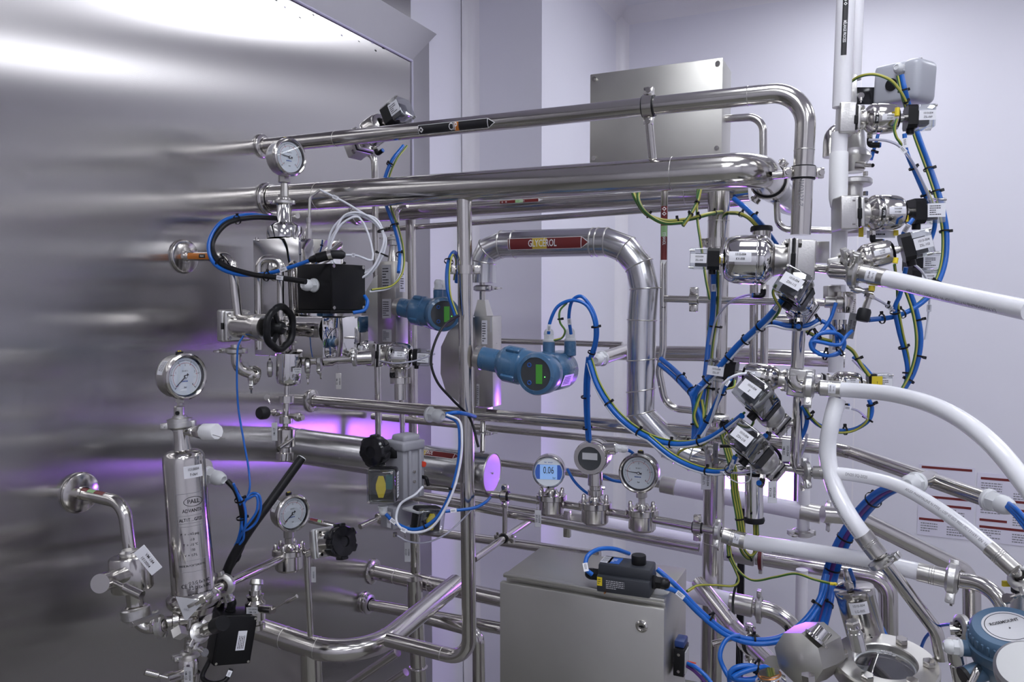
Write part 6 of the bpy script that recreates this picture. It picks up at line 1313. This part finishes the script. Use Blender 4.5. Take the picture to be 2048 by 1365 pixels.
cable('thin clear tube from polished actuator valve crossing to the right', T_, .0022, [(760, 722, 2.06), (790, 727, 2.02), (830, 722, 2.02), (870, 708, 2.02)])
cable('blue cable loop tied up beside the filter housing', B_, .0030, [(467, 968, 1.74), (479, 1000, 1.76), (483, 1040, 1.78), (487, 1062, 1.78), (508, 1050, 1.79), (521, 1020, 1.79), (517, 990, 1.79), (502, 988, 1.79), (489, 1006, 1.78), (484, 1045, 1.78), (476, 1080, 1.79), (470, 1092, 1.80)], ties=(.12, .25), tie_r=3)
cable('second blue cable loop within the tied coil beside the filter housing', B_, .0028, [(493, 1000, 1.77), (512, 992, 1.77), (514, 1020, 1.77), (500, 1044, 1.77), (489, 1058, 1.77), (487, 1078, 1.78), (479, 1090, 1.79)])
cable('third blue cable strand running down the tied coil beside the filter', B_, .0028, [(474, 985, 1.76), (489, 1012, 1.76), (491, 1050, 1.76), (481, 1075, 1.78), (473, 1095, 1.80)])
cable('black cable curving down from white gland behind the filter housing', K_, .0060, [(454, 962, 1.77), (470, 980, 1.77), (482, 1015, 1.77), (484, 1060, 1.80), (470, 1110, 1.82), (452, 1160, 1.83), (440, 1240, 1.84)])
jn = solid('cable_joint', MB().lathe(p(482, 1088, 1.80), p(460, 1135, 1.82)-p(482, 1088, 1.80), [(0, 0), (.008, 0), (.011, .006), (.011, .03), (.013, .032), (.013, .045), (.010, .05), (.008, .07), (0, .07)], 20), 'rubber', 'black cable joint where blue strands enter, right of the filter', 'connector')
cable('black cable curling below the low junction box', K_, .0055, [(462, 1340, 1.78), (450, 1362, 1.76), (425, 1368, 1.75), (405, 1355, 1.76), (420, 1320, 1.78)], flag=((.1, .014),))
cable('short blue cable bent under the black junction box', B_, .0045, [(729, 592, 1.93), (735, 604, 1.92), (729, 620, 1.91), (706, 626, 1.90)])
cable('pair of blue cables arching in front of the rear blue head, left one', B_, .0055, [(913, 565, 2.10), (916, 520, 2.06), (908, 505, 2.03), (897, 525, 2.0), (895, 575, 1.98), (911, 632, 1.97)], ties=(.5,), tie_r=1.8)
cable('earth wire beside the blue cables at the rear blue head', G_, .0025, [(908, 560, 2.08), (912, 522, 2.04), (905, 510, 2.0), (899, 540, 1.97), (901, 590, 1.96), (914, 630, 1.95)])
cable('thin black cable sweeping round the curved casing of the front meter', K_, .0032, [(918, 632, 1.96), (890, 650, 1.93), (870, 685, 1.90), (862, 725, 1.89), (875, 765, 1.89), (905, 800, 1.90), (940, 838, 1.94), (957, 895, 1.93)])
cable('blue cable from white gland, looping down to lower actuator boxes', B_, .0045, [(893, 832, 1.86), (915, 845, 1.85), (920, 880, 1.84), (916, 930, 1.83), (900, 990, 1.82), (870, 1040, 1.83), (830, 1060, 1.84), (790, 1046, 1.86), (769, 1026, 1.86)], ties=(.45, .72), flag=((.93, .016),), tie_r=1.5)
cable('pale blue tube hanging in the same loop before the clear boxes', 'cable_white', .0030, [(893, 830, 1.85), (918, 842, 1.845), (924, 880, 1.83), (918, 940, 1.82), (899, 1000, 1.81), (860, 1058, 1.81), (815, 1064, 1.82), (793, 1044, 1.84), (800, 1010, 1.85), (830, 990, 1.85), (846, 974, 1.86)], flag=((.72, .015),))
cable('short blue cable to the white gland entering from behind the front pole', B_, .0050, [(892, 829, 1.87), (910, 826, 1.87), (930, 828, 1.9), (950, 834, 1.95)])
cable('blue cable crossing behind front pole from the lower clear box', B_, .0040, [(878, 1025, 1.95), (905, 1022, 1.96), (950, 1016, 1.98), (970, 1006, 2.0), (980, 996, 2.05)], flag=((.2, .016),))
cable('thin grey tube sagging below the lower actuator', T_, .0022, [(794, 1072, 1.92), (815, 1083, 1.92), (850, 1086, 1.93), (890, 1070, 1.95), (950, 1015, 2.0)])
# --- front transmitter and centre
cable('blue cable rising from left entry of the front blue head in an arch', B_, .0042, [(1097, 668, 1.90), (1100, 645, 1.89), (1116, 613, 1.88), (1145, 601, 1.87), (1172, 610, 1.86), (1188, 640, 1.85), (1190, 680, 1.86), (1180, 716, 1.88)], flag=((.06, .017),), ties=(.72, .95), tie_r=1.8)
cable('blue cable rising from right entry of the front blue head in an arch', B_, .0042, [(1142, 668, 1.93), (1138, 630, 1.90), (1146, 600, 1.88), (1162, 593, 1.87), (1185, 620, 1.86), (1195, 660, 1.86), (1188, 705, 1.88), (1178, 725, 1.89)], flag=((.13, .017),))
cable('earth wire with yellow sleeve on top of the front blue head', G_, .0026, [(1108, 681, 1.90), (1124, 676, 1.89), (1130, 662, 1.88), (1120, 645, 1.88), (1120, 622, 1.88), (1134, 606, 1.88)], ties=(.62,))
cable('blue cable running straight down from the cable arch to the steel transmitter', B_, .0046, [(1176, 715, 1.90), (1171, 760, 1.92), (1171, 820, 1.94), (1176, 892, 1.96)], ties=(.45, .8), tie_r=1.9); cable('second blue cable running down beside the straight one', B_, .0046, [(1180, 715, 1.90), (1177, 770, 1.91), (1177, 830, 1.93), (1181, 892, 1.95)])
mb_ = [(1178, 722, 1.88), (1196, 775, 1.86), (1235, 832, 1.83), (1290, 873, 1.78), (1345, 889, 1.74), (1400, 884, 1.69), (1450, 858, 1.64), (1484, 832, 1.58)]
bundle(mb_, [('long blue cable sagging from the front blue head to the white faced box', B_, .0062, (0, 0)), ('earth wire following the long sagging blue cable', G_, .0026, (5, -6)), ('white lead following the long sagging blue cable', W_, .0028, (-3, 5))], ties=(.22, .42, .58, .72, .88), tie_r=1.4)
lb2 = [(1296, 876, 1.76), (1345, 915, 1.72), (1395, 938, 1.68), (1440, 945, 1.63), (1462, 935, 1.58), (1470, 915, 1.55)]
bundle(lb2, [('blue cable branching lower to the ZSH-218 box', B_, .0052, (0, 0)), ('earth wire following the lower blue branch', G_, .0024, (3, -5)), ('white lead following the lower blue branch', W_, .0024, (-3, 5))], ties=(.55, .82), flag=((.92, .018),), tie_r=1.4)
cable('green earth loop above clad pipe union', G_, .0028, [(1358, 928, 1.80), (1356, 908, 1.78), (1375, 896, 1.76), (1400, 893, 1.73), (1420, 880, 1.70)])
cable('blue cable leaving the steel transmitter gland', B_, .0040, [(1246, 898, 1.91), (1262, 904, 1.93), (1280, 925, 1.98)])
cable('blue cable sagging between digital gauge and steel transmitter', B_, .0036, [(1134, 938, 1.97), (1148, 962, 1.97), (1165, 980, 1.97), (1182, 992, 1.97)]); cable('blue cable passing behind the steel transmitter stem to the right gauge', B_, .0042, [(1206, 952, 2.0), (1225, 961, 2.0), (1250, 965, 2.0)])
# --- thick pole bundles
pb = [(1424, 640, 1.80), (1417, 690, 1.80), (1412, 740, 1.79), (1406, 790, 1.78), (1398, 850, 1.77), (1390, 885, 1.76)]
bundle([(1427, 545, 1.72), (1427, 590, 1.76)]+pb, [('thick blue cable running down the pole from the ZSL-008 box', B_, .0062, (0, 0)), ('earth wire running down the pole beside the blue cable', G_, .0026, (9, 0)), ('white lead running down the pole beside the blue cable', W_, .0026, (14, 4))], ties=(.35, .55, .7, .85), tie_r=1.7, flag=((.09, .02),))
cable('yellow green wire hooking from the ZSL-008 box to the pole bundle', G_, .0026, [(1437, 520, 1.70), (1434, 560, 1.74), (1436, 590, 1.77), (1424, 625, 1.8), (1416, 660, 1.81)])
cable('yellow green wire hanging down the pole from the dark header', G_, .0032, [(1396, 372, 2.0), (1394, 430, 1.95), (1402, 490, 1.90), (1412, 560, 1.88), (1420, 600, 1.86)])
rb = [(1566, 598, 1.56), (1545, 625, 1.60), (1515, 655, 1.64), (1475, 692, 1.68), (1440, 732, 1.71), (1405, 768, 1.73), (1382, 790, 1.74)]
bundle(rb, [('thick blue cable sweeping down left from the ZSH-115 box', B_, .0066, (0, 0)), ('white lead sweeping beside the thick blue cable', W_, .0030, (4, 6))], ties=(.30, .45, .62, .85), tie_r=1.4, flag=((.07, .02),))
cable('blue cable running from the right elbow into the sweeping bundle', B_, .0058, [(1640, 640, 1.64), (1615, 652, 1.64), (1575, 652, 1.64), (1540, 645, 1.65), (1512, 658, 1.65)], ties=(.45, .75, .02), tie_r=1.3); cable('white lead beside the blue cable from the right elbow', W_, .0028, [(1640, 646, 1.63), (1612, 659, 1.63), (1575, 659, 1.63), (1540, 652, 1.64), (1512, 664, 1.64)])
cable('earth wire looping out left of the ZSH-115 box', G_, .0028, [(1552, 570, 1.53), (1546, 585, 1.54), (1552, 602, 1.55), (1560, 617, 1.57), (1550, 635, 1.6), (1535, 645, 1.63)])
lft = [(1322, 718, 1.95), (1345, 737, 1.90), (1370, 762, 1.83), (1388, 785, 1.78), (1392, 820, 1.77), (1390, 870, 1.76)]
bundle(lft, [('upper blue cable entering the pole bundle from the left', B_, .0060, (0, 0)), ('lower blue cable entering the pole bundle from the left', B_, .0056, (-3, 11)), ('earth wire entering the pole bundle from the left', G_, .0026, (5, 6))], ties=(.38, .62, .9), tie_r=1.9)
cable('blue cable twisting through the pole bundle towards its lower end', B_, .0055, [(1400, 770, 1.72), (1388, 800, 1.74), (1402, 840, 1.73), (1396, 880, 1.73)]); cable('yellow green wire bulging out of the pole bundle', G_, .0038, [(1404, 780, 1.74), (1392, 815, 1.73), (1388, 835, 1.73), (1397, 855, 1.73), (1408, 830, 1.73), (1404, 800, 1.74)])
cable('thick blue cable slanting up from the pole bundle to the KV-07 valve box', B_, .0058, [(1392, 880, 1.72), (1412, 848, 1.70), (1436, 800, 1.66), (1450, 772, 1.64), (1460, 758, 1.66)], ties=(.3, .75), flag=((.86, .016),), tie_r=1.4); cable('white lead slanting beside the thick blue cable by the white faced box', W_, .0030, [(1396, 884, 1.71), (1418, 850, 1.69), (1436, 800, 1.65), (1450, 765, 1.62), (1475, 750, 1.61), (1510, 748, 1.61)])
cable('earth wire curling below the KV-07 valve box', G_, .0025, [(1470, 762, 1.67), (1466, 775, 1.65), (1450, 780, 1.65), (1438, 800, 1.66)])
cable('green wire curving below the white faced box', G_, .0026, [(1500, 828, 1.58), (1507, 842, 1.58), (1498, 855, 1.60), (1478, 850, 1.62), (1464, 838, 1.63)])
cable('green earth bundle hanging in a curve below the header, left strand', G_, .0052, [(1262, 374, 1.95), (1275, 405, 1.93), (1295, 430, 1.92), (1330, 442, 1.92), (1370, 440, 1.93), (1420, 428, 1.97), (1445, 424, 2.05)], ties=(.25, .45, .62, .8)); cable('green earth strand hanging beside the bundle below the header', G_, .0045, [(1284, 372, 1.95), (1276, 395, 1.93), (1290, 424, 1.91), (1325, 446, 1.91), (1365, 446, 1.92)])
cable('green earth strand dropping steeply below the header elbow', G_, .0045, [(1402, 370, 1.93), (1396, 400, 1.92), (1384, 425, 1.91), (1366, 452, 1.90)], ties=(.4, .7)); cable('earth bundle passing behind thick pole to the biggest actuator', G_, .0052, [(1460, 426, 2.05), (1480, 428, 1.98), (1500, 438, 1.94), (1518, 458, 1.92)], ties=(.5,))
cable('thick blue cable slanting down from the header to the biggest actuator', B_, .0072, [(1468, 398, 2.1), (1495, 420, 2.05), (1525, 452, 2.0), (1552, 490, 1.95)], ties=(.45,))
cable('clear lilac tube from the biggest actuator port to the pole', T_, .0024, [(1517, 588, 1.66), (1490, 592, 1.70), (1460, 605, 1.74), (1432, 640, 1.78), (1420, 690, 1.79)])
cable('black cable ring around the ZSH-218 valve', K_, .0036, [(1440, 893, 1.66), (1480, 892, 1.66), (1530, 888, 1.66), (1556, 905, 1.66), (1562, 925, 1.66), (1545, 946, 1.65), (1510, 952, 1.64), (1495, 948, 1.63)])
cable('thin pale tube from the lowest valve crossing the glow', T_, .0024, [(1535, 925, 1.62), (1518, 938, 1.60), (1490, 946, 1.60), (1440, 945, 1.60)]); cable('thin wire loop hanging in front of the purple glow', W_, .0013, [(1494, 915, 1.55), (1502, 940, 1.56), (1498, 962, 1.57), (1480, 967, 1.58), (1460, 958, 1.58), (1445, 945, 1.58)])
gyb = [(1445, 860, 1.78), (1455, 900, 1.76), (1466, 940, 1.74), (1470, 985, 1.74), (1478, 1030, 1.74), (1483, 1065, 1.74), (1490, 1095, 1.75)]
for i, (dx, lab) in enumerate(((-5, 'left strand of the green earth bundle dropping past the glowing lamp'), (0, 'middle strand of the green earth bundle dropping past the glowing lamp'), (5, 'right strand of the green earth bundle dropping past the glowing lamp'))):
    cable(lab, G_, .0034, gyb, off=(dx, 0), ties=(.75,) if i == 1 else (), tie_r=2.4)
cable('green earth loop hanging below the low white hose, left', G_, .0036, [(1478, 1090, 1.78), (1486, 1108, 1.78), (1498, 1118, 1.78), (1508, 1108, 1.78), (1510, 1085, 1.78), (1509, 1050, 1.78)], ties=(.35, .6), tie_r=1.6); cable('green earth loop hanging below the low white hose, inner strand', G_, .0032, [(1484, 1088, 1.77), (1492, 1105, 1.77), (1502, 1112, 1.77), (1514, 1100, 1.77), (1515, 1050, 1.78)])
cable('earth wire swinging from the thick pole to the steel cabinet', G_, .0026, [(1455, 1088, 1.72), (1457, 1112, 1.72), (1470, 1140, 1.72), (1477, 1162, 1.71), (1468, 1172, 1.70), (1430, 1171, 1.69), (1395, 1172, 1.67), (1374, 1183, 1.64)], ties=(.12,)); cable('earth wire swinging right to the LG-005 lamp cylinder', G_, .0026, [(1459, 1092, 1.72), (1464, 1118, 1.71), (1480, 1145, 1.70), (1505, 1161, 1.68), (1550, 1155, 1.64), (1590, 1148, 1.61), (1630, 1160, 1.57), (1670, 1170, 1.54)])
sl = solid('wire_lug', MB().cyl(p(1660, 1168, 1.545), p(1673, 1169, 1.54), .0034, 10).cyl(p(1673, 1169, 1.54), p(1680, 1168, 1.54), .0015, 8), 'yellow', 'yellow wire lug at the lamp cylinder labelled LG-005', 'wire lug', 'yellow wire lugs'); sl = solid('wire_lug', MB().cyl(p(1386, 1176, 1.66), p(1375, 1183, 1.645), .0034, 10), 'yellow', 'yellow wire lug at the top right corner of the steel cabinet', 'wire lug', 'yellow wire lugs')
cable('thin black cable hanging behind the crossing blue cables', K_, .0030, [(1478, 1150, 1.9), (1466, 1200, 1.88), (1470, 1260, 1.85), (1478, 1310, 1.85), (1478, 1370, 1.85)])
# --- button box and bottom
cable('blue cable arching over the left end of the push button box', B_, .0044, [(1184, 1150, 1.52), (1172, 1138, 1.52), (1174, 1115, 1.53), (1195, 1100, 1.55), (1225, 1098, 1.57), (1258, 1108, 1.60)], flag=((.12, .016),))
cable('upper blue cable sagging from push button box to the hanging bundle', B_, .0050, [(1314, 1139, 1.58), (1350, 1170, 1.57), (1400, 1222, 1.56), (1450, 1262, 1.56), (1500, 1279, 1.56), (1560, 1275, 1.56), (1610, 1240, 1.57), (1640, 1195, 1.58), (1652, 1150, 1.60)], ties=(.30, .52, .68, .86), tie_r=1.8); cable('lower blue cable sagging from push button box gland to the hanging bundle', B_, .0048, [(1330, 1176, 1.53), (1352, 1184, 1.54), (1400, 1230, 1.55), (1450, 1270, 1.55), (1505, 1288, 1.55), (1565, 1282, 1.55), (1614, 1248, 1.56), (1644, 1200, 1.58), (1655, 1150, 1.60)], flag=((.08, .02),))
hb_ = [(1800, 968, 1.50), (1762, 985, 1.53), (1725, 1018, 1.58), (1695, 1060, 1.62), (1670, 1110, 1.64), (1655, 1160, 1.65), (1646, 1210, 1.62), (1632, 1262, 1.58), (1618, 1300, 1.54)]
bundle(hb_, [('left blue cable of the bundle hanging from the conduit gland', B_, .0060, (-7, 0)), ('purple cable in the bundle hanging from the conduit gland', 'cable_purple', .0062, (2, 2)), ('right blue cable of the bundle hanging from the conduit gland', B_, .0066, (13, 3)), ('inner blue cable of the bundle hanging from the conduit gland', B_, .0050, (8, -3))], ties=(.16, .42, .58, .75, .92), tie_r=2.2)
cable('blue cable loop standing up at the bottom right of thick pole', B_, .0046, [(1480, 1272, 1.55), (1462, 1274, 1.55), (1446, 1290, 1.54), (1440, 1315, 1.53), (1450, 1342, 1.52), (1462, 1362, 1.50)])
lst = [(1462, 1380, 1.50)]
for k in range(18):
    a = math.radians(180+k*40); lst.append((1492+32*math.cos(a), 1352+15*math.sin(a)-.4*k, 1.48-.0008*k))
lst += [(1530, 1335, 1.46), (1548, 1350, 1.44)]
cable('coiled blue cable lying before the nozzle hood at the bottom', B_, .0050, lst, ties=(.3, .6), n=5, tie_r=2)
cable('blue cable leaving the terminal block at the cabinet side, downward', B_, .0040, [(1376, 1328, 1.55), (1395, 1338, 1.52), (1418, 1360, 1.50), (1435, 1390, 1.48)]); cable('purple cable leaving the terminal block at the cabinet side', 'cable_purple', .0036, [(1372, 1332, 1.56), (1390, 1344, 1.53), (1410, 1366, 1.51), (1425, 1395, 1.49)])
for i, (dy, lab) in enumerate(((0, 'upper blue cable leaving the right conduit gland'), (8, 'middle blue cable leaving the right conduit gland'), (15, 'lower blue cable leaving the right conduit gland'))):
    cable(lab, B_, .0042, [(2018-i*2, 1008+dy*.4, 1.40), (2034, 1020+dy, 1.37), (2070, 1060+dy*1.6, 1.33)])
cable('blue cable running behind the LG-005 lamp cylinder', B_, .0040, [(1700, 1140, 1.60), (1712, 1170, 1.62), (1755, 1240, 1.62), (1782, 1290, 1.60)]); cable('thin blue cable at the top of the slanting vessel pipe', B_, .0030, [(1915, 1252, 1.40), (1893, 1250, 1.44), (1870, 1258, 1.49), (1850, 1278, 1.52), (1838, 1310, 1.54)])
# --- upper right
pr_ = [(1803, 150, 1.72), (1812, 190, 1.72), (1822, 225, 1.75), (1838, 275, 1.74), (1860, 335, 1.72), (1881, 400, 1.70), (1893, 465, 1.69), (1889, 530, 1.68), (1868, 580, 1.67), (1835, 612, 1.66), (1790, 633, 1.65), (1738, 640, 1.64)]
bundle(pr_, [('thick blue cable hanging in a long curve from the grey positioner', B_, .0055, (0, 0)), ('earth wire following the long curve from the grey positioner', G_, .0028, (-8, 2))], ties=(.05, .13, .34, .42, .55, .72, .88, .95), tie_r=1.6)
cable('earth wire arching over the topmost valve', G_, .0034, [(1699, 165, 1.76), (1720, 153, 1.74), (1748, 149, 1.72), (1780, 160, 1.70), (1800, 182, 1.70), (1814, 208, 1.71)], ties=(.97,))
cable('blue cable dropping from the ZSL-069 box', B_, .0045, [(1809, 268, 1.64), (1812, 300, 1.64), (1830, 345, 1.65), (1852, 395, 1.66), (1868, 425, 1.66), (1869, 455, 1.67), (1858, 490, 1.68)], flag=((.08, .02),), ties=(.3, .55, .75), tie_r=1.6); cable('clear tube following the cable from the ZSL-069 box', T_, .0028, [(1737, 280, 1.66), (1770, 281, 1.65), (1795, 290, 1.64), (1815, 310, 1.63), (1838, 350, 1.64), (1860, 400, 1.65), (1868, 430, 1.65)], flag=((.33, .016),)); cable('earth wire hanging between topmost valve and its switch box', G_, .0030, [(1794, 238, 1.64), (1789, 258, 1.64), (1793, 275, 1.64), (1800, 285, 1.64), (1824, 330, 1.66), (1862, 400, 1.66), (1868, 440, 1.67)])
yl = solid('wire_lug', MB().cyl(p(1795, 216, 1.64), p(1794, 232, 1.64), .005, 12), 'yellow', 'yellow wire lug between topmost actuator and its black switch base', 'wire lug', 'yellow wire lugs'); yl = solid('wire_lug', MB().cyl(p(1812, 431, 1.66), p(1812, 444, 1.66), .005, 12), 'yellow', 'yellow wire lug beside the black base of the KV-006 switch box', 'wire lug', 'yellow wire lugs'); yl = solid('wire_lug', MB().cyl(p(1437, 514, 1.67), p(1436, 527, 1.67), .0048, 12), 'yellow', 'yellow wire lug beside the ZSL-008 switch box', 'wire lug', 'yellow wire lugs'); yl = solid('wire_lug', MB().cyl(p(1792, 516, 1.55), p(1790, 527, 1.55), .0048, 12), 'yellow', 'yellow wire lug below the tilted ZSL-103 box', 'wire lug', 'yellow wire lugs')
cable('short blue cable leaving the KV-006 switch box', B_, .0042, [(1826, 438, 1.63), (1816, 452, 1.63), (1806, 468, 1.65)], flag=((.5, .02),))
cable('blue strand crossing behind the topmost valve', B_, .0038, [(1758, 262, 1.80), (1750, 292, 1.80), (1742, 320, 1.80)], ties=(.5, .7))
cable('white tube curving out below the ZSL-103 box', W_, .0024, [(1808, 522, 1.60), (1826, 528, 1.62), (1845, 545, 1.64), (1858, 575, 1.66), (1857, 630, 1.68), (1850, 680, 1.69)], flag=((.7, .016),))
cable('blue cable with earth wire dropping below the ZSL-103 box', B_, .0045, [(1812, 535, 1.60), (1800, 590, 1.62), (1790, 615, 1.63), (1797, 660, 1.65), (1810, 710, 1.66), (1815, 745, 1.66), (1808, 785, 1.66)], ties=(.35, .65, .85), tie_r=1.8); cable('green wire dropping beside the blue cable below the ZSL-103 box', G_, .0030, [(1789, 530, 1.58), (1794, 570, 1.62), (1797, 620, 1.64), (1806, 670, 1.65), (1817, 720, 1.66), (1816, 750, 1.66), (1803, 785, 1.66)])
cable('right blue cable hanging in an arc below the topmost white hose', B_, .0052, [(1818, 580, 1.66), (1832, 620, 1.66), (1841, 665, 1.66), (1840, 700, 1.66), (1828, 745, 1.66), (1808, 780, 1.66)], ties=(.3, .65, .9), tie_r=1.6); cable('earth wire in the arc below the topmost white hose', G_, .0030, [(1808, 575, 1.65), (1824, 620, 1.65), (1832, 665, 1.65), (1832, 700, 1.65), (1821, 745, 1.65), (1803, 780, 1.65)])
cable('pink lit clear tube leaving the tap under the topmost hose', T_, .0026, [(1746, 595, 1.56), (1768, 607, 1.58), (1788, 622, 1.62)], flag=((.7, .014),), ties=(.6,))
lst = [(1672, 606, 1.60), (1660, 640, 1.60), (1632, 680, 1.60)]
for k in range(22):
    a = math.radians(200-k*36); lst.append((1656+(33+2*math.sin(k))*math.cos(a), 690-(26+2*math.cos(k*1.7))*math.sin(a)*(.9+.1*math.sin(k*.6)), 1.59-.0008*k))
lst += [(1680, 690, 1.56), (1690, 676, 1.56), (1704, 662, 1.57)]
cable('coiled thin blue cable hanging before the white pipe at right', B_, .0038, lst, ties=(.25, .45, .7), n=5, tie_r=2.2); cable('blue cable arriving at the coil from the valve above', B_, .0042, [(1643, 642, 1.62), (1660, 652, 1.61), (1672, 668, 1.60), (1675, 690, 1.59)], ties=(.6,))
cable('earth bundle passing from the riser to the yellow labelled box', G_, .0042, [(1610, 662, 1.70), (1640, 677, 1.69), (1680, 688, 1.68), (1705, 702, 1.66), (1720, 727, 1.65), (1738, 752, 1.65)], ties=(.05, .75)); cable('blue cable passing to the yellow labelled box', B_, .0034, [(1706, 715, 1.70), (1725, 730, 1.68), (1745, 752, 1.66)]); cable('clear tube near the yellow labelled box', T_, .0024, [(1705, 720, 1.69), (1722, 738, 1.68), (1738, 752, 1.67)])
cable('blue cable loop hanging below the second white hose', B_, .0044, [(1604, 812, 1.62), (1616, 830, 1.62), (1640, 852, 1.63), (1680, 862, 1.64), (1712, 858, 1.64), (1738, 840, 1.63), (1744, 818, 1.63), (1738, 800, 1.63)], ties=(.12, .55, .8, .95), tie_r=1.6); cable('earth wire loop hanging below the second white hose', G_, .0026, [(1608, 812, 1.615), (1622, 834, 1.615), (1645, 856, 1.62), (1682, 866, 1.63), (1712, 860, 1.63), (1734, 842, 1.62), (1738, 815, 1.62)]); cable('clear tube with flag from the lower elbow at right', T_, .0022, [(1662, 812, 1.60), (1685, 815, 1.60), (1715, 822, 1.61), (1736, 840, 1.62)], flag=((.35, .016),))
cable('short blue cable dropping beside the riser', B_, .0046, [(1608, 815, 1.64), (1614, 840, 1.64), (1609, 862, 1.65), (1600, 880, 1.66)]); cable('lilac clear tube hanging beside the white pipe by the lamp', T_, .0030, [(1614, 868, 1.80), (1610, 892, 1.80), (1600, 915, 1.80)])
